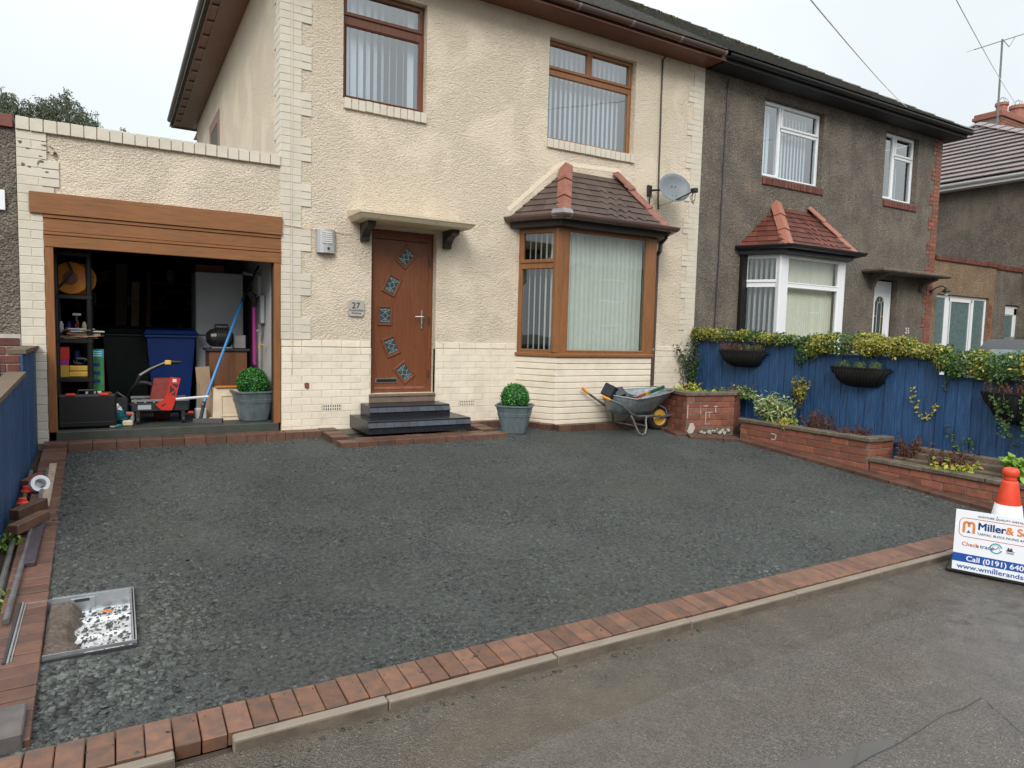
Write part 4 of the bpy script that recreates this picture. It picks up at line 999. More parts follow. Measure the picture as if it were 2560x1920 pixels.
# ------------------------------------------------------------ steps
st = thing('doorstep', 'two black glazed steps with slanting blue-black edges below the front door', 'steps', (1.46,0,-.04))
lx0, lx1, ly = .815-1.46, 2.13-1.46, -.74; ux0, ux1, uy = .95-1.46, 2.00-1.46, -.40
part('lower_step', MB().cbox(lx0,lx1,ly+.02,.0,0,.15,.004), M['blacktile'], st); part('upper_step', MB().cbox(ux0,ux1,uy+.02,-.002,.15,.285,.004), M['blacktile'], st)
def bev(x0, x1, y, z, n):
    w = (x1-x0)/n
    for i in range(n):
        a, b = x0+w*i+.0015, x0+w*(i+1)-.0015
        mb = MB().hexa([(a,y-.012,z-.075),(b,y-.012,z-.075),(b,y+.04,z-.075),(a,y+.04,z-.075),(a,y+.022,z-.02),(b,y+.022,z-.02),(b,y+.05,z-.02),(a,y+.05,z-.02)])
        part('bevel_tile', mb, M['blacktile2'], st)
    for i in range(n//2+1):
        a, b = x0+(x1-x0)*i/(n//2+1)+.001, x0+(x1-x0)*(i+1)/(n//2+1)-.001
        part('riser_tile', MB().box(a,b,y+.008,y+.03,z-.15,z-.076), M['blacktile'], st)
bev(lx0,lx1,ly,.152,13); bev(ux0,ux1,uy,.287,10)

# ------------------------------------------------------------ things on the facade
la = thing('wall_lamp', 'brushed steel wall lamp with louvred front beside the canopy', 'wall lamp', (.51,0,2.19))
mb = MB(); n = 8; vs = []
for z in (-.135,.135):
    for i in range(n+1): a = PI*i/n; vs.append((-.115*math.cos(a), -.012-.085*math.sin(a), z))
fs = [(i,i+1,i+n+2,i+n+1) for i in range(n)]+[tuple(range(n+1)),tuple(range(2*n+1,n,-1))]; mb.add(vs, fs); part('housing', mb, basic('brushed_steel', (.50,.50,.50), .3, .08, 30, metal=.5, stretch=(1,1,12)), la)
mb = MB()
for k in range(6): mb.box(-.06,.055,-.104,-.085,-.025+k*.024,-.010+k*.024)
part('louvre', mb, M['whitepaint'], la); part('sensor', MB().lathe([(0,0),(.016,0),(.014,.01),(0,.012)], M=Matrix.Translation((.012,-.095,-.085)) @ Matrix.Rotation(PI/2,4,'X'), n=12), M['ink'], la)
pt = thing('house_number_plate', 'frosted number plate reading 27 left of the front door', 'house sign', (.885,-.02,1.42))
mb = MB(); pp = [(-.098,-.075),(-.07,-.10),(.07,-.10),(.098,-.075),(.098,.075),(.07,.10),(-.07,.10),(-.098,.075)]; mb.prism(pp, -.006, .004); part('plate', mb, M['greysmoke'], pt)
text('27', .105, M['ink'], pt, (-.058,-.008,-.004), fat=.0012); text('Greensfield', .038, M['ink'], pt, (0,-.008,-.038), align='CENTER'); text('Avenue', .038, M['ink'], pt, (0,-.008,-.072), align='CENTER')
mb = MB()
for sx_ in (-.085,.085): mb.lathe([(0,0),(.007,0),(.006,.004),(0,.005)], M=Matrix.Translation((sx_,-.006,-.02)) @ Matrix.Rotation(PI/2,4,'X'), n=8)
part('screw', mb, M['greysteel'], pt)
ds = thing('satellite_dish', 'grey satellite dish on the cream wall right of the bay roof', 'satellite dish', (5.50,0,3.35))
dc = Vector((.19,-.33,.06)); ax = Vector((-.28,-.92,.26)).normalized(); q = Vector((0,0,1)).rotation_difference(ax) if False else ax.to_track_quat('Z','Y')
T = Matrix.Translation(dc) @ q.to_matrix().to_4x4() @ Matrix.Diagonal((1.0,1.0,1,1))
mb = MB(); pr = [(0,0),(.06,.003),(.12,.012),(.18,.028),(.225,.045),(.232,.052),(.228,.055),(.18,.036),(.12,.020),(.06,.011),(0,.008)]
mb.lathe([(r,-(.05-z) if False else z) for r, z in pr], n=32, M=T @ Matrix.Diagonal((1.12,.98,1,1))); part('reflector', mb, M['dish'], ds, smooth=True)
mb = MB()
for a in (-.03,.03):
    for b in (.03,-.12): mb.lathe([(0,.02),(.008,.02),(.006,.03),(0,.032)], (a,b,0), M=T, n=8)
part('bolt', mb, M['ink'], ds)
part('bracket', MB().cbox(-.05,.03,-.04,-.0,-.02,.14,.004).tube([(0,-.03,.06),(.02,-.16,.05),(dc.x,dc.y+.03,dc.z)], .016, 8).tube([(0,-.02,.10),(0,-.02,-.30)], .012, 6), M['blackmat'], ds)
lnb = T @ Vector((0,.0,.0)); foot = T @ Vector((0,-.20,.04)); head = foot + Vector((.20,-.17,.13))
arm = part('feed_arm', MB().tube([foot, foot.lerp(head,.6), head], .012, 6), M['blackmat'], ds)
part('receiver', MB().cbox(head.x-.03,head.x+.05,head.y-.05,head.y+.05,head.z-.025,head.z+.045,.012), M['blackpl'], arm)
mb = MB()
for k in range(3): mb.tube([head+Vector((.0,0,0)), head+Vector((-.05+.02*k,.02,-.10)), head+Vector((.0+.02*k,.03,-.17-.01*k)), head+Vector((.05,.02,-.10)), head+Vector((.03,0,-.01))], .004, 5)
mb.tube([(0,-.02,.0),(-.05,-.03,-.12),(.0,-.02,-.22),(.08,-.04,-.12),(.16,-.10,-.16),foot], .004, 5); part('dish_cable', mb, M['brownpl'], ds)
# ------------------------------------------------------------ garage
ga = thing('garage', 'cream flat-roofed garage with its brown roller door raised', 'garage', (0,0,0))
GX = -2.464
mb = MB(); holed_wall(mb, I4, GX, -.002, -.3, 3.0, [(-2.262,-.002,-.3,2.25)], depth=.11)
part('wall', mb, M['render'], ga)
mb = MB().box(GX+.0,-2.262,-.0135,.05,-.3,3.0); pier = part('pier', mb, M['mortarpaint'], ga)
for i in range(36):
    z = -.10+K*i
    if z > 2.95: break
    longb = 2.55 < z or 2.36 < z < 2.46
    W = .205 if z < 2.2 else (.24 if not longb else .30)
    if z > 2.4: W = .345 if ((i//3)%2==0) else .245
    ws = [W] if i%2 else [W*.5,W*.5]
    x = GX
    if 2.2 < z+.04 < 2.43: ws = [.09]
    for w in ws:
        brick('quoin_brick', pier, M['paintbrick'], (x+w/2,-.018,z+.003), round(w-.005,3), round(K-.007,3), .06); x += w
# patches where the paint has flaked off the top of the pier
mb = MB(); rg = random.Random(4)
for i in range(15):
    cx, cz = GX+rg.uniform(.03,.33), rg.uniform(2.62,2.93); n = 7; r = rg.uniform(.008,.026)
    mb.add([(cx+r*rg.uniform(.5,1.6)*math.cos(2*PI*k/n), -.0195-.0005*(i%3), cz+r*rg.uniform(.3,.9)*math.sin(2*PI*k/n)) for k in range(n)], [tuple(range(n))])
part('bare_patch', mb, M['coping'], pier)
cp = part('coping', MB().box(GX,0,-.02,.22,3.0,3.10), M['mortarpaint'], ga)
soldier_row(cp, I4, GX, -.012, 2.995, 3.115, 22, M['paintbrick'], 'coping_brick', -.04, .26, .007)
rd = thing('garage_roller_door', 'wood effect roller door rolled up under its fascia over the garage opening', 'garage door', (0,0,0))
part('fascia', MB().cbox(-2.37,.004,-.050,.05,2.215,2.42,.004), M['oak'], rd)
part('jamb', MB().cbox(-2.258,-2.186,-.022,.06,.045,1.93,.004), M['oakv'], rd); part('jamb', MB().cbox(-.082,-.006,-.022,.06,.045,1.93,.004), M['oakv'], rd)
def slatd(z0, z1, y): part('slat', MB().cbox(-2.26,-.004,y,.02,z0,z1,.004), M['oak'], rd)
slatd(2.178,2.213,-.034); slatd(2.05,2.172,-.026); slatd(2.016,2.046,-.036); slatd(1.898,2.012,-.030)
part('track', MB().box(-2.255,-2.19,.06,.12,.05,2.4).box(-.085,-.01,.06,.12,.05,2.4), M['blackmat'], rd)
# shell of the garage
mb = MB(); gd = 5.2
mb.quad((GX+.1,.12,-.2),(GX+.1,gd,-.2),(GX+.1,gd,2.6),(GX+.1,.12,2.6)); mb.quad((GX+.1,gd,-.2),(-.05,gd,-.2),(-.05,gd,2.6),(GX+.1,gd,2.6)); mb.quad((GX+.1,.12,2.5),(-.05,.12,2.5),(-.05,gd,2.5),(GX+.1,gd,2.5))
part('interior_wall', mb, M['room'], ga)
part('side_wall', MB().quad((-.05,.12,-.2),(-.05,gd,-.2),(-.05,gd,2.5),(-.05,.12,2.5)), M['whitepaint'], ga)
part('roof', MB().box(GX,0,.2,gd+.1,2.86,2.98).box(GX-.0,GX+.1,.2,gd+.1,-.3,2.98).box(GX,0,gd,gd+.1,-.3,2.98), M['concrete'], ga)
part('threshold', MB().cbox(-2.20,-.03,-.03,gd,-.2,.05,.008), basic('garage_floor',(.045,.05,.04),.6,.2,8,.3,60), ga)
# ---- garage contents
def A(zx, zy, Y): return at(zx/3.072, 560+zy/3.072, Y=Y)
FZ = .052
sh = thing('storage_rack', 'black plastic storage rack just inside the left of the garage', 'shelving', (-2.03,.55,FZ))
for (x, y) in ((-.17,-.14),(.125,-.14),(-.17,.2),(.125,.2)): part('leg', MB().tube([(x,y,0),(x,y,2.0)], .028, 10), M['blackpl'], sh)
for z in (.52,.935,1.40,1.85): part('shelf', MB().cbox(-.20,.155,-.17,.24,z-.05,z,.008), M['blackpl'], sh)
sx0, sy0 = -2.03, .55
def onshelf(dx, dy, k): return (sx0+dx, sy0+dy, FZ+(.52,.935,1.40,1.85)[k]+.001)
# cable reel
T = Matrix.Translation(Vector(onshelf(-.02,-.02,2))+Vector((0,0,.175))) @ Matrix.Rotation(-.25,4,'Z') @ Matrix.Rotation(PI/2,4,'X')
cr_ = thing('cable_reel', 'orange extension cable reel on the upper rack shelf', 'cable reel', (0,0,0))
part('disc', MB().lathe([(0,0),(.05,0),(.165,.0),(.172,.006),(.165,.012),(0,.012)], M=T @ Matrix.Translation((0,0,.06)), n=28), M['orange'], cr_); part('disc', MB().lathe([(0,0),(.165,.0),(.172,.006),(.165,.012),(0,.012)], M=T @ Matrix.Translation((.03,.0,-.08)), n=28), M['orange'], cr_)
part('cable', MB().lathe([(0,-.07),(.12,-.07),(.12,.06),(0,.06)], M=T, n=20), M['ink'], cr_); part('hub', MB().lathe([(.07,.073),(.07,.085),(.05,.09),(0,.09)], M=T, n=18), M['hiptile'], cr_)
part('handle', MB().tube([T@Vector(p) for p in ((-.13,-.13,.10),(-.02,-.02,.13),(.03,.07,.12),(-.02,.17,.10))], .012, 8), M['ink'], cr_)
# stack of newspapers / trays on the middle shelf
def boxy(name, label, cat, cx, cy, z, w, d, h, mat, rz=0, c=.004, group=None):
    o = solo(name, MB().cbox(-w/2,w/2,-d/2,d/2,0,h,min(c,h/3)), mat, label, cat, (cx,cy,z), (0,0,rz), group=group); return o
p = onshelf(.02,-.02,1)
pap = thing('paper_pile', 'heap of magazines and papers on the middle rack shelf', 'papers', p)
zz = 0
for k in range(11):
    w, d, h = random.uniform(.24,.34), random.uniform(.18,.25), random.uniform(.006,.013)
    part('sheet', MB().cbox(-w/2,w/2,-d/2,d/2,0,h,.001), [M['card'],M['whitepaint'],M['card'],M['signblue'],M['whitepaint'],M['red']][k%6 if k > 4 else 0], pap, (random.uniform(-.03,.06)+(.02 if k>6 else 0),random.uniform(-.03,.02),zz), (random.uniform(-.03,.03),0,random.uniform(-.4,.4))); zz += h
tl_ = thing('hand_tool', 'small chrome hand tool standing on the papers in the rack', 'tool', (p[0]-.01,p[1],p[2]+zz))
part('shaft', MB().tube([(0,0,0),(.01,0,.05),(-.01,0,.10),(0,0,.14)], [.012,.009,.014,.01], 8), M['chrome'], tl_); part('head', MB().cbox(-.045,.035,-.015,.015,.135,.165,.005), M['chrome'], tl_)
# lower shelf things
p = onshelf(-.10,-.04,0)
boxy('yellow_carton', 'yellow printed carton on the lower rack shelf beside the sponges', 'box', p[0]-.02,p[1]-.04,p[2],.10,.12,.13,M['rimyellow'])
boxy('magenta_carton', 'pink carton stacked on the yellow carton in the rack', 'box', p[0]-.02,p[1]-.04,p[2]+.131,.10,.12,.06,M['magenta'])
boxy('red_carton', 'red carton topmost on the lower rack shelf', 'box', p[0]-.02,p[1]-.03,p[2]+.192,.11,.12,.13,M['red'])
for k in range(2): boxy('sponge', ['upper','lower'][1-k]+' of the two yellow sponges on the lower rack shelf', 'sponge', p[0]+.13,p[1]-.04,p[2]+k*.062,.21,.12,.06,M['yellow'],rz=.03*k,c=.012)
mb = MB()
pr = []
for k in range(17): a = 3.6*PI*k/16; r = .05-.002*k; pr.append((r*1.5*math.cos(a), r*.8*math.sin(a)))
T = Matrix.Translation((p[0]+.13,p[1]-.10,p[2]+.168))
for (a,b) in zip(pr, pr[1:]): mb.quad(T@Vector((a[0],0,a[1])), T@Vector((b[0],0,b[1])), T@Vector((b[0],.2,b[1])), T@Vector((a[0],.2,a[1])))
solo('rolled_cloth', mb, M['whitepaint'], 'rolled cream cloth lying on the sponges', 'cloth')
boxy('blue_bottle', 'blue bottle behind the red carton in the rack', 'bottle', p[0]+.10,p[1]+.1,p[2]+.13,.06,.06,.16,M['blue'],c=.02)
# tall cleaning product boxes right of the rack
q = A(730,1140,.55); bx = thing('cleaner_box', 'tall green and blue printed carton standing beside the rack', 'box', (q.x+.01,.55,FZ+.36))
part('carton', MB().cbox(-.075,.075,-.05,.05,0,.46,.003), M['greenleaf'] if False else basic('green_carton',(.035,.20,.05),.45,.3,14), bx); part('side', MB().box(.0755,.077,-.05,.05,0,.46), M['magenta'], bx)
part('label_band', MB().box(-.074,.074,-.0525,-.05,.37,.455), basic('cyan_print',(.03,.30,.38),.4,.1,5), bx)
for k in range(3): part('picture', MB().box(-.05,.04,-.053,-.05,.27-.09*k,.31-.09*k), M['signnavy'], bx)
for k in range(3): part('print_line', MB().box(-.055,.055,-.0545,-.0525,.385+.022*k,.394+.022*k), M['whitepaint'], bx)
wb_ = thing('washing_powder_box', 'white and turquoise carton under the tall green carton', 'box', (q.x-.015,.50,FZ+.13))
part('carton', MB().cbox(-.075,.075,-.05,.05,0,.23,.003), M['whitepaint'], wb_); part('band', MB().box(-.0755,.0755,-.053,-.049,.003,.095), basic('turquoise_print',(.04,.42,.55),.4,.05,5), wb_)
for k in range(3): part('print_line', MB().box(-.06,.02,-.0535,-.05,.13+.025*k,.138+.025*k), M['signnavy'], wb_)
boxy('plastic_crate', 'dark crate on the garage floor holding up the cartons', 'crate', q.x,.52,FZ,.24,.2,.128,M['blackmat'])
# tool cases
tc = thing('tool_case', 'black plastic tool case with red latches at the front of the garage', 'tool case', (A(675,1540,.12).x,.16,FZ))
part('shell', MB().cbox(-.265,.265,-.055,.055,.01,.36,.02), M['blackpl'], tc); part('handle', MB().tube([(-.09,0,.355),(-.08,0,.40),(.08,0,.40),(.09,0,.355)], .011, 8), M['blackpl'], tc)
for sx_ in (-.15,.15): part('latch', MB().cbox(sx_-.045,sx_+.045,-.058,.01,.345,.372,.006), M['red'], tc)
part('rib', MB().cbox(-.24,.24,-.060,-.05,.06,.07,.002), M['blackmat'], tc)
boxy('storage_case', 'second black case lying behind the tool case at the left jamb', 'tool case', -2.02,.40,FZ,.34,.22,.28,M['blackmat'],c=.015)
boxy('grey_tray', 'pale grey tray on top of the black case under the rack', 'tray', -2.0,.38,FZ+.281,.22,.16,.04,M['greysteel'],c=.01)
# wheelie bins
def bin_(name, label, cx, cy, mat, s=1.0):
    b = thing(name, label, 'bin', (cx,cy,FZ))
    part('body', MB().hexa([(-.20,-.24,.05),(.20,-.24,.05),(.20,.20,.05),(-.20,.20,.05),(-.27,-.33,.98),(.27,-.33,.98),(.27,.33,.98),(-.27,.33,.98)]), mat, b)
    part('rim', MB().cbox(-.295,.295,-.355,.35,.945,.985,.01), mat, b)
    part('lid', MB().hexa([(-.305,-.375,.99),(.305,-.375,.99),(.305,.37,.99),(-.305,.37,.99),(-.28,-.34,1.035),(.28,-.34,1.035),(.27,.33,1.075),(-.27,.33,1.075)]), mat, b)
    for sx_ in (-.22,.22): part('wheel', MB().lathe([(0,-.025),(.1,-.025),(.1,.025),(0,.025)], M=Matrix.Translation((sx_,.26,.10)) @ Matrix.Rotation(PI/2,4,'Y'), n=16), M['rubber'], b)
    return b
bb = A(1320,1100,1.15)
b = bin_('wheelie_bin', 'blue wheelie bin standing in the middle of the garage', bb.x, 1.50, M['blue'])
part('sticker', MB().box(-.16,.10,-.262,-.25,.42,.465), M['whitepaint'], b, rot=(-.08,0,0)); text('RECYCLE', .035, M['signnavy'], b, (-.15,-.325,.435), fat=.0006)
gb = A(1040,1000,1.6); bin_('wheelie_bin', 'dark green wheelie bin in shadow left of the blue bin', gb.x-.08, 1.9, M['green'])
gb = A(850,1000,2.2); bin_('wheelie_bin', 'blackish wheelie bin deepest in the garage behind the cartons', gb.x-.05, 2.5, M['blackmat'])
# fridge freezer
fl = A(1505,800,1.35); frr = A(1868,800,1.35)
fx0, fx1 = fl.x, frr.x
fg = thing('fridge_freezer', 'tall white fridge freezer against the garage side wall', 'fridge', ((fx0+fx1)/2,1.35,FZ)); hw = (fx1-fx0)/2
zt_ = A(1600,370,1.35).z-FZ; zs_ = A(1600,855,1.35).z-FZ
part('cabinet', MB().cbox(-hw,hw,.06,.60,0,zt_,.01), M['fridge'], fg); part('freezer_door', MB().cbox(-hw,hw,0,.055,.04,zs_-.006,.008), M['fridge'], fg); part('fridge_door', MB().cbox(-hw,hw,0,.055,zs_+.006,zt_,.008), M['fridge'], fg)
boxy('red_case', 'dark red case lying on top of the fridge freezer', 'case', (fx0+fx1)/2-.1,1.6,FZ+zt_+.001,.34,.3,.10,M['redbrick_dark'])
# brown cabinet with compressor on top
c0, c1 = A(1640,960,.75), A(1890,960,.75); ctop = A(1760,958,.75).z-FZ
cbn = thing('wooden_cabinet', 'small brown wooden cabinet in front of the fridge', 'cabinet', ((c0.x+c1.x)/2-.02,.75,FZ)); hw = (c1.x-c0.x)/2+.03
part('carcass', MB().cbox(-hw,hw,0,.40,0,ctop-.03,.004), M['woodbrown'], cbn); part('top', MB().cbox(-hw-.03,hw+.03,-.03,.42,ctop-.03,ctop,.006), M['darkbrown'], cbn)
cmp_ = thing('blower', 'black machine with ribbed round body on the wooden cabinet', 'machine', (cbn.location.x-.06,.88,FZ+ctop))
T = Matrix.Translation((0,0,.13)) @ Matrix.Rotation(PI/2,4,'Y')
part('body', MB().lathe([(0,-.17),(.06,-.17),(.10,-.13),(.125,-.05),(.125,.05),(.11,.10),(.06,.13),(0,.13)], M=T, n=20), M['blackpl'], cmp_)
mb = MB()
for k in range(6): mb.lathe([(.122,-.07+k*.025),(.132,-.065+k*.025),(.132,-.055+k*.025),(.122,-.05+k*.025)], M=T, n=20)
part('rib', mb, M['blackmat'], cmp_); part('handle', MB().tube([(-.08,0,.24),(-.07,0,.29),(.07,0,.29),(.08,0,.24)], .012, 8), M['blackpl'], cmp_); part('foot', MB().cbox(-.12,.12,-.08,.08,0,.02,.004), M['greysteel'], cmp_)
boxy('grey_box', 'grey box beside the black machine on the cabinet', 'box', cbn.location.x+.14,.86,FZ+ctop+.001,.14,.16,.17,M['greysteel'],c=.01)
# flattened cardboard leaning
cd_ = thing('cardboard', 'flattened cardboard cartons leaning against the cabinet', 'cardboard', (c0.x-.10,.62,FZ))
for k in range(3): part('sheet', MB().box(-.07+.01*k,.09-.02*k,0,.008,0,.62-.16*k), M['card'], cd_, (0,-.03*k-.02,0), (-.10,.04*k-.05,.25))
# beige kick bin / cat carrier
bg_ = thing('plastic_carrier', 'cream plastic pet flap box leaning beside the planter', 'box', (A(1750,1440,.38).x,.42,FZ)); 
part('shell', MB().hexa([(-.17,-.06,0),(.17,-.06,0),(.17,.14,0),(-.17,.14,0),(-.15,.0,.38),(.15,.0,.38),(.15,.14,.38),(-.15,.14,.38)]), M['cream'], bg_)
mb = MB(); T = Matrix.Translation((.02,-.056,.04)) @ Matrix.Rotation(-.155,4,'X'); ring(mb, T, -.10,.12,0,.26,.022,-.008,.01,.004); part('panel_frame', mb, M['cream'], bg_)
boxy('patterned_cloth', 'red and yellow patterned cloth on the cream box', 'cloth', bg_.location.x,.47,FZ+.382,.26,.16,.015,M['orange'],c=.004)
# squeegee broom with blue pole
p0, p1, p2 = A(1560,1390,.35), A(1855,600,.80), A(1985,320,1.0)
bm_ = thing('broom', 'long blue broom leaning diagonally against the garage ceiling', 'broom', (p0.x,.33,FZ)); o0 = Vector((p0.x,.33,FZ))
part('pole', MB().tube([p0-o0, p1-o0], .017, 8), M['bluemetal'], bm_); part('pole_extension', MB().tube([p1-o0, p2-o0], .013, 8), M['blackmat'], bm_)
part('socket', MB().tube([Vector((-.03,-.02,.04)), p0-o0+(p1-p0)*.03], .02, 8), M['blackmat'], bm_)
q0, q1 = A(1480,1440,.25), A(1700,1500,.18); part('head', MB().hexa([(q0.x-o0.x,-.10,.0),(q1.x-o0.x,-.20,.0),(q1.x-o0.x+.02,-.16,.0),(q0.x-o0.x+.02,-.06,.0),(q0.x-o0.x,-.09,.05),(q1.x-o0.x,-.19,.05),(q1.x-o0.x+.02,-.17,.05),(q0.x-o0.x+.02,-.07,.05)]), M['ink'], bm_)
# stick vacuum
v0, v1 = A(1955,1080,.75), A(1950,640,.75); vc = thing('stick_vacuum', 'upright stick vacuum with a magenta tube by the garage side wall', 'vacuum cleaner', (v0.x,.75,FZ)); o0 = Vector((v0.x,.75,FZ))
part('tube', MB().tube([v0-o0, v1-o0], .022, 10), M['magenta'], vc); part('motor', MB().tube([v1-o0, A(1950,560,.75)-o0], [.03,.05], 10).tube([A(1950,560,.75)-o0, A(1900,520,.70)-o0], [.045,.03], 10), M['blackpl'], vc); part('floor_head', MB().tube([v0-o0,(0,0,.06)], .018, 8).cbox(-.12,.12,-.06,.06,0,.06,.02), M['blackpl'], vc)
# red garden sprayer lance and pipes on the side wall
r0, r1 = A(2035,1110,.95), A(2055,900,.95)
rk = thing('long_handled_tool', 'red long-handled tool hanging on the white garage side wall', 'tool', (-.10,.95,FZ)); o0 = Vector((-.10,.95,FZ)); 
part('shaft', MB().tube([r0-o0+Vector((.0,0,-.35)), r1-o0], .013, 8), M['red'], rk); part('grip', MB().tube([r1-o0, r1-o0+Vector((.02,0,.09)), r1-o0+Vector((.08,0,.06))], .018, 8), M['tubegrey'], rk)
pp_ = thing('wall_pipework', 'white pipe run and meter box on the garage side wall', 'pipes', (-.06,1.0,FZ))
part('pipe', MB().tube([(-.0,.0,0),(.0,.0,1.75),(-.14,.3,1.8)], .022, 8), M['whitepaint'], pp_); part('meter_box', MB().cbox(-.05,.0,-.35,-.12,1.15,1.5,.01), M['fridge'], pp_); part('valve', MB().tube([(-.03,-.25,1.0),(-.03,-.25,1.12),(-.08,-.25,1.05)], .012, 8), M['greysteel'], pp_); part('tap', MB().tube([(-.03,-.45,.88),(-.08,-.45,.9),(-.08,-.45,.84)], .014, 8), M['rimyellow'], pp_)
# flat red jack/cutter: the red perforated guard on the black dolly
dl0, dl1 = A(1010,1400,.30), A(1450,1400,.30)
dl = thing('tile_cutter', 'black table saw bench on castors with a red blade guard', 'saw bench', ((dl0.x+dl1.x)/2,.40,FZ)); hw = (dl1.x-dl0.x)/2
part('bed', MB().cbox(-hw,hw,-.12,.34,.14,.235,.008), M['blackmat'], dl)
mb = MB()
for k in range(5): mb.box(-hw+.03+k*.09,-hw+.05+k*.09,-.12,.34,.236,.262)
mb.box(-hw,hw,-.115,-.09,.25,.275).box(-hw,hw,.30,.33,.25,.275); part('rail', mb, M['greysteel'], dl)
part('plate', MB().box(-hw+.06,-hw+.19,-.124,-.119,.165,.215), M['fridge'], dl)
for sx_ in (-hw+.06,hw-.06):
    for y in (-.10,.3): part('castor', MB().lathe([(0,-.014),(.04,-.014),(.04,.014),(0,.014)], M=Matrix.Translation((sx_,y,.041)) @ Matrix.Rotation(PI/2,4,'Y'), n=12).box(sx_-.018,sx_+.018,y-.02,y+.02,.06,.14), M['rubber'], dl)
for sx_ in (-hw-.02,hw+.02): part('knob', MB().cbox(sx_-.03,sx_+.03,-.13,-.09,.10,.13,.01), M['red'], dl)
def Ad(zx, zy, Y=.26): v = A(zx, zy, Y); return (v.x-dl.location.x, v.z-FZ)
g1 = [Ad(*p_) for p_ in ((1310,1175),(1388,1185),(1360,1290),(1340,1380),(1320,1430),(1240,1430),(1195,1390),(1215,1370),(1255,1350),(1285,1290))]
mb = MB().prism(g1, -.145, -.138); rgd = part('blade_guard', mb, M['red'], dl)
def hole(pts): part('slot', MB().add([(x,-.1465,z) for x,z in [Ad(*p_) for p_ in pts]], [tuple(range(len(pts)))]), M['ink'], rgd)
hole([(1318,1225),(1370,1232),(1355,1262)]); hole([(1308,1240),(1345,1275),(1300,1300)]); hole([(1350,1280),(1345,1320),(1318,1310)]); hole([(1240,1405),(1275,1385),(1270,1375),(1235,1395)])
part('label', MB().box(Ad(1325,1190)[0],Ad(1355,1190)[0],-.148,-.145,Ad(1325,1215)[1],Ad(1325,1190)[1]), M['whitepaint'], rgd)
part('saw_body', MB().hexa([(-.10,-.02,.26),(.16,-.02,.26),(.16,.2,.26),(-.10,.2,.26),(-.06,.0,.50),(.12,.0,.50),(.12,.16,.50),(-.06,.16,.50)]), basic('worn_red_metal',(.22,.03,.02),.5,.3,14), dl)
a0 = [Ad(1050,1230), Ad(1080,1170), Ad(1160,1120), Ad(1250,1080), Ad(1310,1065), Ad(1400,1065)]
part('arm', MB().tube([(x,-.0,z) for x,z in a0], [.018,.028,.022,.02,.03,.018], 8), M['blackpl'], dl); part('motor_cap', MB().cbox(Ad(1270,1060)[0],Ad(1320,1060)[0],-.05,.0,Ad(1300,1085)[1],Ad(1300,1050)[1],.008), M['yellow'], dl)
w0, w1 = A(1350,1345,.22), A(1600,1325,.22)
solo('white_batten', MB().tube([w0,w1], .016, 6), M['whitepaint'], 'white plastic trim strip laid across the saw bench', 'trim')
# red can, bucket, bags, scatter
rc = A(815,1190,.8); solo('fuel_can', MB().cbox(-.06,.06,-.05,.05,0,.26,.02), M['orange'], 'orange fuel can behind the white carton', 'can', (rc.x,.85,FZ+.06))
solo('small_engine', MB().cbox(-.10,.10,-.1,.1,0,.22,.03).tube([(-.08,0,.22),(0,.0,.30),(.10,0,.22)], .012, 6), M['greysteel'], 'grey strimmer engine between the orange can and the bins', 'machine', (A(900,1180,.9).x,.95,FZ))
def crumple(name, label, cx, cy, s, mat, h=.6):
    mb = MB(); rg = random.Random(hash(label) % 1000 if False else len(label)*7+int(cx*100)); n = 9
    prof = []
    for j in range(6):
        for k in range(n): a = 2*PI*k/n; r = s*math.sin(PI*(j+.4)/6.4)*rg.uniform(.7,1.15); mb.v.append((r*math.cos(a), r*.7*math.sin(a), s*h*2*(j/5)*rg.uniform(.85,1.1)))
    for j in range(5):
        for k in range(n): mb.f.append((j*n+k,j*n+(k+1)%n,(j+1)*n+(k+1)%n,(j+1)*n+k))
    mb.f += [tuple(range(n)), tuple(5*n+k for k in range(n))]; mb.m = [0]*len(mb.f)
    return solo(name, mb, mat, label, 'bag', (cx,cy,FZ))
crumple('plastic_bag', 'white and yellow plastic bag behind the tool case', A(870,1300,.5).x, .5, .12, M['whitepaint'], .9); crumple('plastic_bag', 'teal bag on the floor beside the saw bench', A(900,1390,.38).x, .36, .13, basic('teal_bag',(.01,.14,.16),.5,.3,20), .6)
boxy('spray_bottle', 'pale spray bottle between the tool case and bags', 'bottle', A(800,1240,.4).x,.42,FZ,.05,.05,.33,M['greysmoke'],c=.015)
for k,(zx,zy) in enumerate(((870,1490),(880,1465),(905,1515))): boxy('floor_scrap', ['lowest cream scrap','upper cream scrap','teal scrap'][k]+' on the garage floor right of the tool case', 'scrap', A(zx,zy,.15).x,.14+.03*(k==1),FZ,.07,.05,.03,[M['cream'],M['cream'],basic('teal_scrap',(.02,.2,.18),.5,.2,20)][k],rz=k*.5,c=.008)

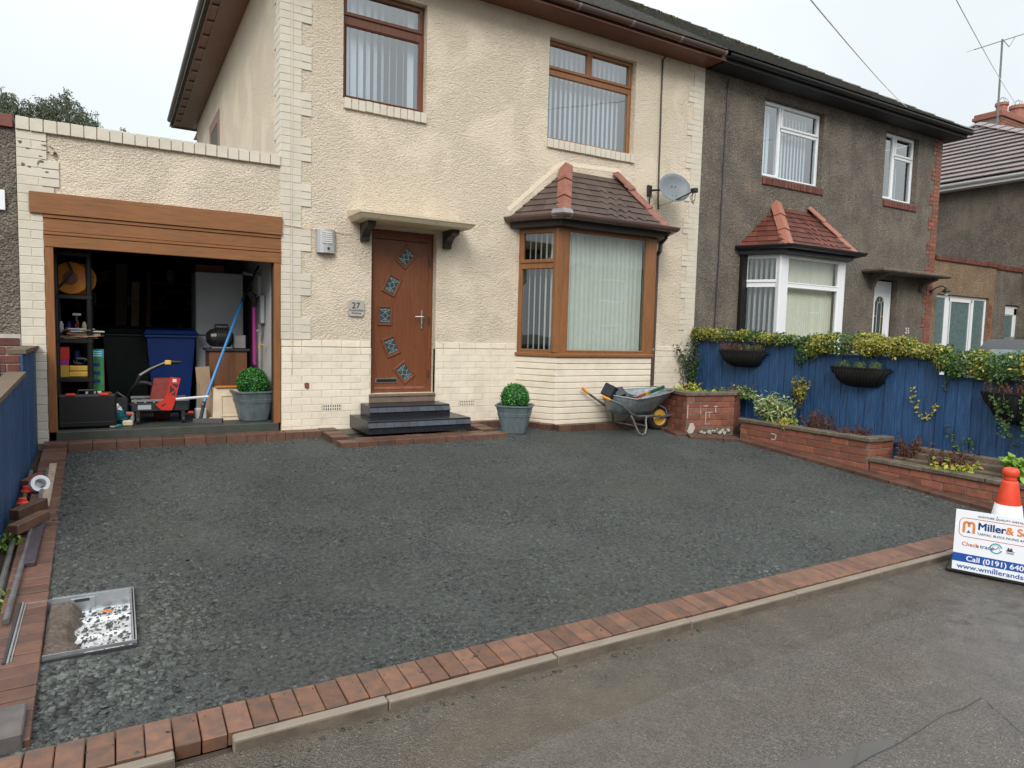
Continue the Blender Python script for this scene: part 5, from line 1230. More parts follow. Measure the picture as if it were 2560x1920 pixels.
# ------------------------------------------------------------ boxwood balls in square planters
def ball_pot(label, x, y, z, rz, s=1.0):
    t = thing('potted_boxwood', label, 'potted plant', (x,y,z), rz, 'clipped boxwood balls in grey planters')
    prof = [(.145,0),(.155,.012),(.20,.225),(.207,.228),(.207,.236),(.203,.24),(.210,.243),(.210,.251),(.206,.255),(.214,.258),(.214,.266),(.209,.270),(.230,.345),(.245,.350),(.245,.368),(.225,.368),(.205,.30),(0,.30)]
    part('pot', MB().lathe([(r*s,h*s) for r,h in prof], n=32, sq=5), M['pot'], t)
    part('compost', MB().lathe([(.20*s,.30*s),(0,.32*s)], n=20), M['soil'], t)
    part('core', MB().lathe([(.001,-.16*s)]+[(.165*s*math.sin(PI*k/10), -.165*s*math.cos(PI*k/10)) for k in range(1,10)]+[(.001,.16*s)], (0,0,.455*s), n=20), M['green'], t)
    n = 5400; d = np.random.normal(0,1,(n,3)); d /= np.linalg.norm(d,axis=1)[:,None]; r = np.random.uniform(.155,.186,n)*s
    r = r*(1+.07*np.array([mn.noise(Vector(tuple(q*2.3+x))) for q in d]))+np.where(np.random.rand(n) < .02, .018, 0); P = d*r[:,None]+np.array([0,0,.455*s]); leaves('foliage', t, P, d, .027*s, M['box'], aspect=.45, jit=.6); return t
ball_pot('boxwood ball planter on the gravel between steps and bay window', 2.80, -.66, -.125, PI/4+.12)
ball_pot('boxwood ball planter just inside the right of the garage', A(1955,1500,.20).x, .30, FZ, .1, .97)
# ---- more of what fills the garage
def lean(name, label, cat, P, Q, w, t_, mat):
    P, Q = Vector(P), Vector(Q); d = Q-P; Tq = d.to_track_quat('Z','Y').to_matrix().to_4x4(); mb = MB().cbox(-w/2,w/2,-t_/2,t_/2,0,d.length,.003,Tq); return solo(name, mb, mat, label, cat, tuple(P))
for k, (x, y, h, w, m_, lb) in enumerate(((-1.62,2.7,1.95,.14,M['timber'],'tallest timber plank leaning at the back left of the garage'),(-1.45,2.72,1.7,.10,M['card'],'shorter pale plank leaning beside the tall one in the garage'),(-1.28,2.74,1.85,.06,M['woodbrown'],'thin brown batten leaning behind the dark bins'))): lean('timber_plank', lb, 'timber', (x,y,FZ), (x+.05,y+.35,FZ+h), w, .025, m_)
bk = thing('workbench', 'wooden bench with shelves of tins along the dark back wall of the garage', 'workbench', (-1.25,4.55,FZ))
for z in (.88,1.35,1.75): part('shelf', MB().cbox(-.95,.95,-.22,.25,z,z+.04,.005), M['timber'], bk)
for x in (-.9,.9): part('upright', MB().box(x-.03,x+.03,-.2,-.14,0,1.75).box(x-.03,x+.03,.18,.24,0,1.9), M['timber'], bk)
rg = random.Random(3)
mts = [M['fridge'],M['greysteel'],M['card'],M['red'],M['whitepaint'],M['blue'],M['cream'],M['woodbrown']]
for k in range(12):
    z = (.92,1.39,1.79)[k%3]; x = -2.1+.155*k; r = rg.uniform(.05,.075); h = rg.uniform(.12,.22)
    tn = thing('paint_tin', ['white','steel','brown','red','pale','blue','cream','dark wood coloured'][k%8]+' tin number '.replace('number ','')+['lowest','middle','top'][k%3]+' shelf of the back bench, '+('left' if k < 4 else 'middle' if k < 8 else 'right')+' part', 'tin', (x,4.5,FZ+z)); part('can', MB().lathe([(r,0),(r,h)], n=14), mts[k%8], tn); part('lid', MB().lathe([(r*1.04,0),(r*1.04,.012),(0,.012)], (0,0,h), n=14), M['greysteel'], tn)
hs = thing('hose_reel', 'coiled green garden hose hanging on the back wall of the garage', 'hose', (-.75,5.08,FZ+1.5)); part('coil', MB().lathe([(.17,-.05),(.22,-.05),(.24,0),(.22,.05),(.17,.05),(.15,0),(.17,-.05)], M=Matrix.Rotation(PI/2,4,'X'), n=24), M['greenleaf'], hs); part('hook', MB().tube([(0,.05,.1),(0,-.05,.12),(0,-.06,.18)], .01, 6), M['greysteel'], hs)
q = A(1100,1240,.9); jc = thing('hose_coil', 'black corrugated hose looping behind the saw bench', 'hose', (q.x,.85,FZ+.05)); mb = MB(); pth = [(.16*math.cos(a)*(1+.1*math.sin(2*a)), .10*math.sin(a*.7), .2+.17*math.sin(a)) for a in [3.6*PI*k/40 for k in range(41)]]; mb.tube(pth, .017, 7); part('hose', mb, M['blackpl'], jc)
for k, (zx, zy, Y, w, h, m_, nm_, lb) in enumerate((
    (1240,1190,.72,.16,.20,M['redbrick_dark'],'tool_box','dark red toolbox behind the saw bench'),
    (960,1330,.62,.18,.10,M['whitepaint'],'folded_sheet','folded white sheet between the bags and saw bench'),
    (1540,1400,.5,.12,.14,M['whitepaint'],'paint_tub','white tub at the foot of the leaning cardboard'),
    (980,1440,.22,.10,.06,M['cream'],'cleaning_pad','cream pad on the floor left of the saw bench'),
    (930,1240,.75,.14,.26,M['blackmat'],'vacuum_body','black ribbed drum between orange can and green bin'),
    (1620,1395,.28,.05,.05,M['yellow'],'tape_measure','small yellow tape measure at the broom foot'))):
    v = A(zx, zy, Y); solo(nm_, MB().cbox(-w/2,w/2,-w*.35,w*.35,0,h,.012), m_, lb, nm_.replace('_',' '), (v.x,Y,FZ), (0,0,.2*(k%3)-.2))
for k in range(3):
    r = .055; tn = thing('paint_tin', ['leftmost','middle','rightmost'][k]+' of three tins on the floor under the rack', 'tin', (-2.12+.13*k,.62,FZ)); part('can', MB().lathe([(r,0),(r,.14)], n=14), [M['fridge'],M['card'],M['greysteel']][k], tn); part('lid', MB().lathe([(r*1.04,0),(r*1.04,.012),(0,.012)], (0,0,.14), n=14), M['greysteel'], tn)
sc_ = p_onshelf = onshelf(.06,.03,2)
boxy('spray_can_box', 'small red box beside the cable reel on the upper shelf', 'box', sc_[0]+.02,sc_[1]+.08,sc_[2],.10,.08,.12,M['red'])
for k in range(4):
    t0 = onshelf(-.14+.07*k,.06,1); solo('aerosol_can', MB().lathe([(.022,0),(.022,.15),(.012,.165),(.012,.18)], n=12), [M['whitepaint'],M['blue'],M['red'],M['cream']][k], ['white','blue','red','cream'][k]+' aerosol can behind the papers on the rack', 'can', t0)
# ------------------------------------------------------------ neighbouring house number 25
nb = thing('house', 'grey pebbledashed house numbered 25 with white windows and red brick corner', 'house', (HR,0,0))
NX0, NX1 = HR+.006, 13.58; OX = -HR
def Lc(x): return x-HR          # world x to the thing's own x
TN = Matrix.Translation((-HR,0,0))
oC, oD, oE = (8.02,9.63,3.99,5.31), (11.56,12.70,4.03,5.36), (11.50,12.30,.30,2.45)
mb = MB(); holed_wall(mb, TN, NX0, NX1, -.3, 5.52, [oC,oD,oE,(BX0+4.55,BX3+4.43,.87,2.60)], depth=.13); mb.quad((Lc(NX1),0,-.3),(Lc(NX1),9.0,-.3),(Lc(NX1),9.0,5.5),(Lc(NX1),0,5.5))
mb.quad((.01,9.8,-.3),(Lc(NX1),9.0,-.3),(Lc(NX1),9.0,5.5),(.01,9.8,5.5))
part('wall', mb, M['pebble'], nb)
mb = MB().quad((.05,2.2,-.3),(6.9,2.2,-.3),(6.9,2.2,5.5),(.05,2.2,5.5)).box(.05,6.9,.15,2.2,2.78,2.9); part('interior_wall', mb, M['room'], nb)
for (a,b,z,n) in ((8.03,9.69,3.85,20),(11.58,12.76,3.885,13)): soldier_row(nb, TN, a, b, z, z+.115, n, M['redbrick_dark'], 'sill_brick', -.03, .12, .012)
def bC(w): slats(w, TN, 8.10, 8.50, 4.05, 5.2, .28, M['blind'], .085, .1); slats(w, TN, 8.62, 9.52, 4.05, 5.2, .28, M['blind'], .085, .35)
window(nb, TN, 8.02, 9.63, 3.995, 5.305, .10, M['white'], [(8.05,8.545,4.02,5.28,True),(8.56,9.60,4.03,4.86,False),(8.56,9.60,4.90,5.28,True)], bC, gl=M['glassblue'], bars=[(8.53,8.58,4.0,5.29),(8.55,9.6,4.855,4.91)], fw=.055)
def bD(w): slats(w, TN, 11.62, 12.0, 4.08, 5.25, .28, M['blind'], .05, .05); slats(w, TN, 12.08, 12.45, 4.08, 4.85, .28, M['blind'], .05, .5)
window(nb, TN, 11.565, 12.70, 4.035, 5.355, .10, M['white'], [(11.60,12.0,4.06,5.33,True),(12.03,12.67,4.06,4.90,False),(12.03,12.67,4.94,5.33,True)], bD, gl=M['glassblue'], bars=[(11.99,12.05,4.03,5.3),(12.03,12.68,4.89,4.95)], fw=.055)
# front door with arched leaded light
mb = MB(); ring(mb, TN, 11.52, 12.28, .30, 2.42, .06, .12, .19); d_ = part('door_frame', mb, M['white'], nb)
dr = part('door', MB().cbox(11.58,12.22,.14,.19,.33,2.36,.006,TN), M['white'], nb)
prf = [(11.73,1.0),(12.07,1.0),(12.07,1.95)]+[(11.90+.17*math.cos(PI*k/10), 1.95+.17*math.sin(PI*k/10)) for k in range(1,10)]+[(11.73,1.95)]
part('arched_pane', MB().prism(prf, .128, .14, TN), M['leadglass'], dr)
mb = MB(); pth = prf[2:]+[prf[0]]
mb.tube([TN@Vector((x,.13,z)) for x,z in [prf[1]]+prf[2:]+[prf[0]]], .014, 6); mb2 = MB()
inner = [(11.83,1.0),(11.83,1.9)]+[(11.90-.07*math.cos(PI*k/6),1.9+.09*math.sin(PI*k/6)) for k in range(1,6)]+[(11.97,1.9),(11.97,1.0)]
mb2.tube([TN@Vector((x,.124,z)) for x,z in inner], .007, 5)
for (p,q) in (((11.73,1.3),(11.83,1.3)),((11.97,1.3),(12.07,1.3)),((11.73,1.7),(11.83,1.7)),((11.97,1.7),(12.07,1.7)),((11.84,1.97),(11.77,2.06)),((11.96,1.97),(12.03,2.06)),((11.9,2.0),(11.9,2.12))): mb2.tube([TN@Vector((p[0],.124,p[1])),TN@Vector((q[0],.124,q[1]))], .006, 5)
part('arch_moulding', mb, M['white'], dr); part('leading', mb2, M['canopy'], dr)
mb = MB().cbox(11.02,13.42,-.48,.0,2.53,2.60,.02,TN); nc = part('door_canopy', mb, M['coping'], nb)
for bx in (11.30,13.05):
    prof = [(0,2.53),(.34,2.53),(.34,2.48),(.24,2.45),(.14,2.40),(.09,2.33),(.08,2.26),(0,2.26)]
    part('canopy_bracket', MB().prism(prof, 0, .10, Matrix(((0,1,0,Lc(bx)),(-1,0,0,0),(0,0,1,0),(0,0,0,1)))), M['coping'], nc)
text('25', .17, M['whitepaint'], nb, (Lc(12.64),-.012,1.37), fat=.004, name='house_number')
# red brick quoins
for i in range(53):
    z = 1.0+K*i
    if z > 5.45: break
    lg = (i//3)%2 == 0; W = .34 if lg else .225; x = NX1
    ws = ([.115,W-.115] if i%2 else ([W] if W < .3 else [.225,.115]))
    for w in ws: brick('quoin_brick', nb, M['redbrick'], (Lc(x-w/2),-.014,z), round(w-.01,3), round(K-.012,3), .05); x -= w
part('quoin_mortar', MB().box(Lc(NX1)-.22,Lc(NX1)+.004,-.006,.05,.9,5.5), M['mortar'], nb)
part('wall_cable', MB().tube([(.52,-.02,5.4),(.50,-.02,4.0),(.49,-.02,2.5),(.47,-.02,1.2)], .012, 5), M['ink'], nb)
# bay
def blinds_nb(bf, TL, TF, TR, LL, LF, LR, zb, zt):
    slats(bf, TL, .07, LL-.05, zb+.05, zt-.04, .13, M['blind'], .083, 1.2, angs=lambda t: -.95+.1*t)
    slats(bf, TF, .13, LF-.12, zb+.04, zt-.03, .13, M['blindn'], .060, .05, width=.070)
gg, G, br = bay(nb, 4.49-HR, M['redbrick'], M['pebble'], M['white'], M['white'], M['tilered'], M['hiptile2'], M['blackpl'], M['blackpl'], False, blinds_nb, transom_front=True)
part('side_post', MB().box(Lc(BX0+4.40),Lc(BX0+4.52),-.07,.0,-.2,2.66), M['blackpl'], nb)
# eaves, gutter, roof
x1 = Lc(13.78)
part('soffit', MB().box(.0,x1,-.38,-.002,5.468,5.485).box(Lc(NX1)+.003,x1,-.002,9.0,5.468,5.485), M['blackmat'], nb)
part('fascia', MB().box(.04,x1,-.375,-.36,5.486,5.58).box(x1,x1+.015,-.375,9.0,5.486,5.58), M['blackmat'], nb)
gutter(nb, [(.06,-.43,5.575),(x1+.06,-.43,5.575)], M['blackpl'], .057)
br_ = MB()
ro = part('roof', MB().add([(.0,-.42,EZ),(x1+.05,-.42,EZ),(Lc(8.9),RY,RZ),(.0,RY,RZ),(x1+.05,9.4,EZ),(0,9.4,EZ)], [(0,1,2,3),(1,4,2),(2,4,5,3)]), M['slate2'], nb)
roof_tiles(ro, (0,-.44,EZ+.01), (x1+.05,-.44,EZ+.01), (Lc(8.9),RY,RZ+.01), (0,RY,RZ+.01), 40, .27, M['slate3'], 'roof_tile', .014, .03, stuff=True)
hip_tiles(ro, (x1+.06,-.44,EZ+.02), (Lc(8.9),RY,RZ+.03), 20, M['slate'], .12, .05)
mb = MB(); pts = [Vector((x1+.08,-.46,EZ+.03))]
for k in range(9): a = PI*1.5*k/8; pts.append(Vector((x1+.13+.035*math.sin(a),-.49-.02*math.sin(a),EZ+.06-.035*math.cos(a))))
part('hip_iron', MB().tube(pts, .007, 5), M['tubegrey'], ro)
# tufts of moss along the tiles below the hip
n = 9000; t_ = np.random.rand(n); u_ = np.random.rand(n)**1.5; P = []
for a, b in zip(t_, u_):
    yy = -.3+5.0*a; zz = EZ+(yy+.42)*(RZ-EZ)/(RY+.42)+.03; xx = x1+.05-(yy+.42)*((x1+.05-Lc(8.9))/(RY+.42)) - .1 - b*3.2*(.4+a); P.append((xx,yy,zz))
P = [p for p in P if mn.noise(Vector((p[0]*1.3,p[1]*1.3,4))) > -.02 and p[1] > 1.6]
o = leaves('moss', ro, P, np.tile([0,-.5,.8],(len(P),1)), .045, foliage('moss', [(.045,.05,.012),(.085,.08,.02),(.11,.105,.035)], .9, .0), aspect=1.2, jit=.8); o['kind'] = 'stuff'

# small black lamp at the corner
l2 = thing('wall_lantern', 'small black swan-neck lantern on the red brick corner of number 25', 'wall lamp', (13.50,-.02,2.28))
part('arm', MB().tube([(0,0,0),(.0,-.10,.08),(.05,-.2,.12),(.12,-.25,.08)], .012, 6).lathe([(.04,0),(.045,.01),(0,.015)], M=Matrix.Rotation(PI/2,4,'X')), M['blackpl'], l2); part('shade', MB().lathe([(.02,.06),(.09,-.02),(.085,-.03),(0,.04)], (.12,-.25,.02), n=14), M['blackpl'], l2); part('glass', MB().lathe([(.04,-.10),(.05,-.02),(0,-.02)], (.12,-.25,.02), n=12), M['greysmoke'], l2)

# ------------------------------------------------------------ extensions right of number 25
ex = thing('extension', 'brown pebbledashed side extension with white glazed doors beside number 25', 'building', (13.6,0,0)); TE = Matrix.Translation((-13.6,0,0))
mb = MB(); holed_wall(mb, TE, 13.6, 16.25, -.3, 2.98, [(13.78,16.02,.0,2.26)], depth=.12); mb.box(.0,2.65,.12,3.0,2.9,2.97); part('wall', mb, M['pebble_warm'], ex)
part('interior_wall', MB().quad((.1,1.2,-.3),(2.6,1.2,-.3),(2.6,1.2,2.9),(.1,1.2,2.9)), M['room'], ex)
soldier_row(ex, TE, 13.6, 16.25, 2.98, 3.07, 24, M['redbrick_dark'], 'coping_brick', -.04, .25, .008)
def bE(w): pass
w_ = window(ex, TE, 13.78, 16.02, .05, 2.25, .06, M['white'], [(13.83,14.28,.1,2.2,False),(14.50,15.32,.12,2.14,False),(15.46,15.98,.1,2.2,False)], None, gl=M['frost'], bars=[(14.28,14.44,.06,2.24),(15.36,15.46,.06,2.24),(14.4,15.4,2.12,2.2)], fw=.05)
for i in range(13): brick('quoin_brick', ex, M['redbrick'], (16.09-13.6,-.012,1.05+K*i), .125, .074, .05)
ex2 = thing('extension', 'grey pebbledashed garage front with white glazed doors at the far right', 'building', (16.26,0,0)); TG = Matrix.Translation((-16.26,0,0))
mb = MB(); holed_wall(mb, TG, 16.26, 20.5, -.3, 2.95, [(16.80,19.5,.0,2.15)], depth=.12); part('wall', mb, M['pebble'], ex2)
part('interior_wall', MB().quad((.3,1.2,-.3),(4.2,1.2,-.3),(4.2,1.2,2.9),(.3,1.2,2.9)), M['room'], ex2)
soldier_row(ex2, TG, 16.26, 20.5, 2.95, 3.05, 38, M['redbrick_dark'], 'coping_brick', -.04, .25, .008)
window(ex2, TG, 16.80, 19.5, .05, 2.12, .06, M['white'], [(16.86,17.38,.1,1.9,False),(17.55,18.6,.1,1.9,False),(18.75,19.4,.1,1.9,False)], None, gl=M['frost'], bars=[(17.38,17.52,.06,2.1),(18.6,18.75,.06,2.1),(16.84,19.46,1.92,2.08)], fw=.05)
# ------------------------------------------------------------ far house with hipped grey roof
h3 = thing('house', 'pebbledashed house at the right edge with grey hipped tiled roof and white gutter', 'house', (17.5,0,0))
hx = 17.5; g0 = at(2296,476,X=hx); g1 = at(2560,438,X=hx); ez = (g0.z+g1.z)/2
part('wall', MB().box(.0,9,-1.8,8,-.3,ez-.1), M['pebble'], h3)
part('soffit', MB().box(-.28,0,-2.1,8.2,ez-.16,ez-.12).box(0,9,-2.1,-1.8,ez-.16,ez-.12), M['white'], h3)
gutter(h3, [(-.30,8.2,ez-.02),(-.30,-2.12,ez-.02),(9,-2.12,ez-.02)], M['white'], .07)
part('fascia', MB().box(-.26,-.23,-2.1,8.2,ez-.14,ez+.02), M['white'], h3)
# hip apex read from the photograph on a plane through the ridge
apex = at(2450,312,Y=3.05); ax_, az_ = apex.x-hx, apex.z
A_, B_ = Vector((-.32,8.2,ez)), Vector((-.32,-2.12,ez)); ap = Vector((ax_, 3.05, az_))
s_ = (az_-ez)/(ax_+.32)
r3 = part('roof', MB().add([A_,B_,ap,(9,3.05,az_),(9,-2.12,ez),(9,8.2,ez)], [(0,1,2),(1,4,3,2),(0,2,3,5)]), M['tilegrey'], h3)
roof_tiles(r3, A_+Vector((0,0,.02)), B_+Vector((0,0,.02)), ap+Vector((0,-.02,.02)), ap+Vector((0,.02,.02)), 15, .33, M['tilegrey'], 'tile', .03, .055, jit=.004)
hip_tiles(r3, B_+Vector((0,0,.04)), ap+Vector((0,0,.06)), 14, M['tilegrey'], .20, .07); hip_tiles(r3, A_+Vector((0,0,.04)), ap+Vector((0,0,.06)), 14, M['tilegrey'], .20, .07)
# its chimney stack, two pots with wire guards, and the aerial
cy_ = 5.2; c0 = at(2500,320,Y=cy_); 
c3 = thing('chimney_stack', 'red brick chimney stack with two pots behind the grey hipped roof', 'chimney', (c0.x,cy_,c0.z-1.5))
wB = 1.5; zt3 = at(2560,290,Y=cy_).z-c3.location.z
part('stack', MB().box(0,2.4,0,.9,-1,zt3-.25), M['mortar'], c3)
brick_wall(c3, I4, -.01, 2.4, [(zt3-.30-K*1.3*(k+1), zt3-.30-K*1.3*k) for k in range(9)], .32, M['redbrick'], y=-.02, d=.05, gap=.012)
part('corbel', MB().cbox(-.06,2.46,-.08,.98,zt3-.30,zt3-.18,.01).cbox(-.02,2.42,-.04,.94,zt3-.18,zt3-.06,.02), M['redbrick'], c3)
for k,(sx_,sc_) in enumerate(((2533,1.0),(2572,1.25))):
    px_ = at(sx_,275,Y=cy_).x-c3.location.x
    pt_ = part('chimney_pot', MB().lathe([(.20*sc_,-.06),(.19*sc_,.35*sc_),(.23*sc_,.37*sc_),(.23*sc_,.47*sc_),(.18*sc_,.47*sc_),(.17*sc_,.2)], (px_,.4,zt3-.05), n=16), M['hiptile2'], c3)
    mb = MB()
    for a in (0,PI/3,2*PI/3): mb.tube([(px_+.2*math.cos(a)*math.cos(t),.4+.2*math.sin(a)*math.cos(t),zt3-.05+.47*sc_+.22*math.sin(t)) for t in [PI*i/8 for i in range(9)]], .008, 4)
    part('wire_guard', mb, M['greysteel'], pt_)
aY = cy_-.4; a0, a1 = at(2492,330,Y=aY), at(2506,98,Y=aY)
an = thing('tv_aerial', 'tall television aerial mast beside the far red chimney', 'aerial', tuple(a0)); o0 = Vector(a0)
part('mast', MB().tube([(0,0,-.5), a1-o0], .035, 8), M['tubegrey'], an)
b0_, b1_ = at(2436,124,Y=aY)-o0, at(2575,80,Y=aY)-o0; part('boom', MB().tube([b0_,b1_], .018, 6).tube([a1-o0, (b0_+b1_)/2+Vector((.45,0,-.12)), b0_.lerp(b1_,.72)], .012, 5), M['tubegrey'], an)
mb = MB()
for k in range(9): c_ = b0_.lerp(b1_,k/8); mb.tube([c_+Vector((0,-.25,0)), c_+Vector((0,.25,0))], .006, 4)
part('element', mb, M['tubegrey'], an)
# overhead lines
def wire(label, P, Q, sag, r=.009):
    P, Q = Vector(P), Vector(Q); pts = [P.lerp(Q,t)-Vector((0,0,sag*4*t*(1-t))) for t in [i/16 for i in range(17)]]
    solo('overhead_cable', MB().tube(pts, r, 5), M['signwhite'], label, 'cable', group='overhead cables')
e0 = Vector((11.45,-.43,5.66)); w_a = at(2066,0,Y=-5.5); wire('pale overhead cable running down to the eaves of number 25', e0, w_a+(w_a-e0)*.8, .10, .005)
e1_ = at(2541,262,Y=4.9); w_b = at(2405,0,Y=-2); wire('pale overhead cable running down to the far red chimney', e1_, w_b+(w_b-e1_)*.6, .15, .009)

# ------------------------------------------------------------ building left of the garage
nl = thing('building', 'dark pebbledashed wall with brown coping left of the garage', 'building', (GX-.006,0,0))
mb = MB().box(-6,0,.0,5,-.3,3.0); part('wall', mb, M['pebble'], nl)
soldier_row(nl, I4, -3.9, -.01, 3.0, 3.115, 34, M['redbrick_dark'], 'coping_brick', -.04, .25, .006)
for k in range(15):
    z = -.2+K*k
    if z > 1.0: break
    x = -.004
    for j in range(4):
        w = .115 if (k%2 == 0 and j == 0) else .236; brick('brick', nl, M['redbrick_dark'], (x-w/2,-.02,z), round(w-.012,3), K-.013, .06); x -= w
part('mortar_bed', MB().box(-3,0,-.006,.0,-.3,1.03), M['limemark'], nl)
sg = thing('wall_notice', 'white plastic notice on the dark pebbledash at the left edge', 'sign', (GX-.14,-.03,2.31)); part('plate', MB().cbox(-.22,.045,-.004,.012,-.095,.095,.003), M['signwhite'], sg)
# tree behind the garage
tr = thing('willow_tree', 'grey-green weeping tree rising behind the garage roof', 'tree', (-3.3,22,-.3))
part('trunk', MB().tube([(0,0,0),(.1,0,2.5),(-.1,.1,5),(.1,0,7.2)], [.32,.26,.2,.08], 10), M['bark'], tr)
mb = MB()
for k in range(9):
    a = 2*PI*k/9; mb.tube([(0,0,4+.25*k),(1.0*math.cos(a),1.0*math.sin(a),5.6+.2*k),(1.9*math.cos(a),1.9*math.sin(a),6.8+.15*(k%4))], [.10,.06,.02], 6)
part('limb', mb, M['bark'], tr)
rg = np.random.RandomState(11); P = []; Nn = []
def top(x): return 9.65-.28*abs(x+.25)**1.25 - (.5 if x > 1.2 else 0)*.6 + .22*math.sin(3.1*x+.5)+.12*math.sin(7*x)
for c in range(1700):
    x = rg.uniform(-2.4,3.0); y = rg.uniform(-1.6,1.6); h = top(x)*math.sqrt(max(0,1-(y/2.4)**2))-abs(rg.normal(0,.5)); L = rg.uniform(.4,1.1); dx, dy = rg.normal(0,.25), rg.normal(0,.2)
    for k in range(26): t = rg.rand(); P.append((x+dx*t+rg.normal(0,.035), y+dy*t+rg.normal(0,.035), h-L*t*t+rg.normal(0,.03))); Nn.append((rg.normal(),rg.normal(),.3))
leaves('crown', tr, P, Nn, .13, M['willow'], aspect=.28, jit=.4, droop=1.2)
# ------------------------------------------------------------ houses across the road (behind the camera: they show in the windows and close the street)
def far_house(x, y):
    t = thing('house', 'plain rendered house across the road, seen only as a reflection in the panes', 'house', (x,y,-.5), PI, 'houses across the road')
    w = 7.4; mb = MB(); holes = [(-5.6,-4.0,.9,2.3),(-5.6,-4.0,3.6,4.8),(-2.2,-1.3,.2,2.2),(-2.4,-1.2,3.6,4.8),(1.2,2.4,3.6,4.8),(1.3,2.2,.2,2.2),(4.0,5.6,.9,2.3),(4.0,5.6,3.6,4.8)]
    holed_wall(mb, I4, -w, w, -.5, 5.6, holes, depth=.12); mb.quad((-w,0,-.5),(-w,8,-.5),(-w,8,5.6),(-w,0,5.6)); mb.quad((w,0,-.5),(w,8,-.5),(w,8,5.6),(w,0,5.6)); part('wall', mb, M['pebble_warm'], t)
    part('roof', MB().add([(-w-.4,-.4,5.5),(w+.4,-.4,5.5),(w-3.5,4,8.6),(-w+3.5,4,8.6),(-w-.4,8.4,5.5),(w+.4,8.4,5.5)], [(0,1,2,3),(1,5,2),(5,4,3,2),(4,0,3)]), M['slate'], t)
    for h in holes:
        mb = MB(); ring(mb, I4, *h, .07, .06, .12); f = part('window', mb, M['white'], t); part('pane', MB().quad((h[0]+.06,.1,h[2]+.06),(h[1]-.06,.1,h[2]+.06),(h[1]-.06,.1,h[3]-.06),(h[0]+.06,.1,h[3]-.06)), M['leadglass'], f)
for i, x in enumerate((-8,10,28,46,64)): far_house(x, -24)
mb = MB().box(-60,90,-24,-14,-.6,-.42); struct('far_gardens', mb, M['ground'])
# ------------------------------------------------------------ brick planters
def coping_stones(root, T, segs, z, d=.14, h=.048, over=.028):
    for (a, b) in segs:
        n = max(1, round((b-a)/.62)); w = (b-a)/n
        for i in range(n):
            mb = MB().cbox(a+w*i+.003, a+w*(i+1)-.003, -over, d, z, z+h, .008, T); mb.v = [(x+random.uniform(-.004,.004),y+random.uniform(-.003,.003),q+random.uniform(-.003,.003)) for x,y,q in mb.v]
            part('coping_stone', mb, M['coping'], root)
def wall_faces(root, faces, ztop, nrows, bw=.232):
    """faces: list of (P, Q) seen from outside (P left, Q right)"""
    for k, (P, Q) in enumerate(faces):
        T = frame_of((P[0],P[1],0), (Q[0]-P[0],Q[1]-P[1])); L = math.hypot(Q[0]-P[0],Q[1]-P[1])
        part('mortar_bed', MB().box(0,L,.004,.09,ztop-K*nrows-.05,ztop,T), M['mortar'], root)
        brick_wall(root, T, .0, L, [(ztop-K*(i+1),ztop-K*i) for i in range(nrows)], bw, M['redbrick'], y=-.004, d=.08, gap=.012, phase=k)
A1, B1, C1 = (5.16,-1.36), (5.93,-1.50), (6.35,-1.25); Z1 = .36
p1 = thing('brick_planter', 'tall angled red brick planter beside the wheelbarrow against the house', 'planter', (0,0,0), group='brick planters down the right of the drive')
wall_faces(p1, [((5.42,-.02),A1),(A1,B1),(B1,C1)], Z1, 6)
def seg_T(P, Q): return frame_of((P[0],P[1],0),(Q[0]-P[0],Q[1]-P[1])), math.hypot(Q[0]-P[0],Q[1]-P[1])
for (P, Q) in (((5.42,-.02),A1),(A1,B1),(B1,C1)):
    T, L = seg_T(P, Q); coping_stones(p1, T, [(-.02,L+.02)], Z1)
part('soil', MB().add([(5.35,-.02,.33),(5.22,-1.30,.33),(5.92,-1.44,.33),(6.55,-1.2,.33),(6.55,-.02,.33)], [(0,1,2,3,4)]), M['soil'], p1)
# bitumen and lime left where an older surface met the brickwork
T, L = seg_T(A1, B1)
part('old_render_band', MB().cbox(.18,L-.04,-.02,.0,-.17,-.145+.05,.006,T), M['coping'], p1)
mb = MB(); rg = random.Random(9)
for k in range(16):
    cx = rg.uniform(.22,L-.05); cz = rg.uniform(-.165,-.10); r = rg.uniform(.012,.032); n = 8
    mb.add([T @ Vector((cx+r*rg.uniform(.6,1.4)*math.cos(2*PI*i/n), -.0215-.0004*(k%4), cz+r*rg.uniform(.5,1.1)*math.sin(2*PI*i/n))) for i in range(n)], [tuple(range(n))])
for (x0,x1,z0,z1) in ((.26,.34,.215,.222),(.215,.222,.10,.215),(.30,.42,.125,.133),(.30,.318,-.03,.125),(.36,.37,.05,.12),(.285,.38,-.04,-.033),(.46,.475,.13,.21),(.435,.50,.208,.215),(-.0,.01,.05,.24)):
    for q in range(3): mb.add([T @ Vector((x,-.0065,z)) for x,z in ((x0+rg.uniform(-.004,.004),z0+rg.uniform(-.004,.004)),(x1+rg.uniform(-.006,.006),z0+rg.uniform(-.003,.003)),(x1+rg.uniform(-.004,.004),z1+rg.uniform(-.003,.006)),(x0,z1))], [(0,1,2,3)]); break
mb.add([T @ Vector((x,-.022,z)) for x,z in ((.0,-.13),(.04,-.02),(.09,-.01),(.13,-.08),(.10,-.15),(.03,-.165))], [(0,1,2,3,4,5)])
part('lime_mark', mb, M['limemark'], p1)
PX = 5.85; Z2 = .015
p2 = thing('brick_planter', 'long middle red brick planter holding dead stems below the blue fence', 'planter', (0,0,0), group='brick planters down the right of the drive')
A2, B2 = (PX,-1.70), (PX,-3.58)
wall_faces(p2, [((6.1,-1.68),A2)], Z2, 4); wall_faces(p2, [(A2,B2)], Z2, 5); wall_faces(p2, [(B2,(6.30,-3.60))], Z2, 4)
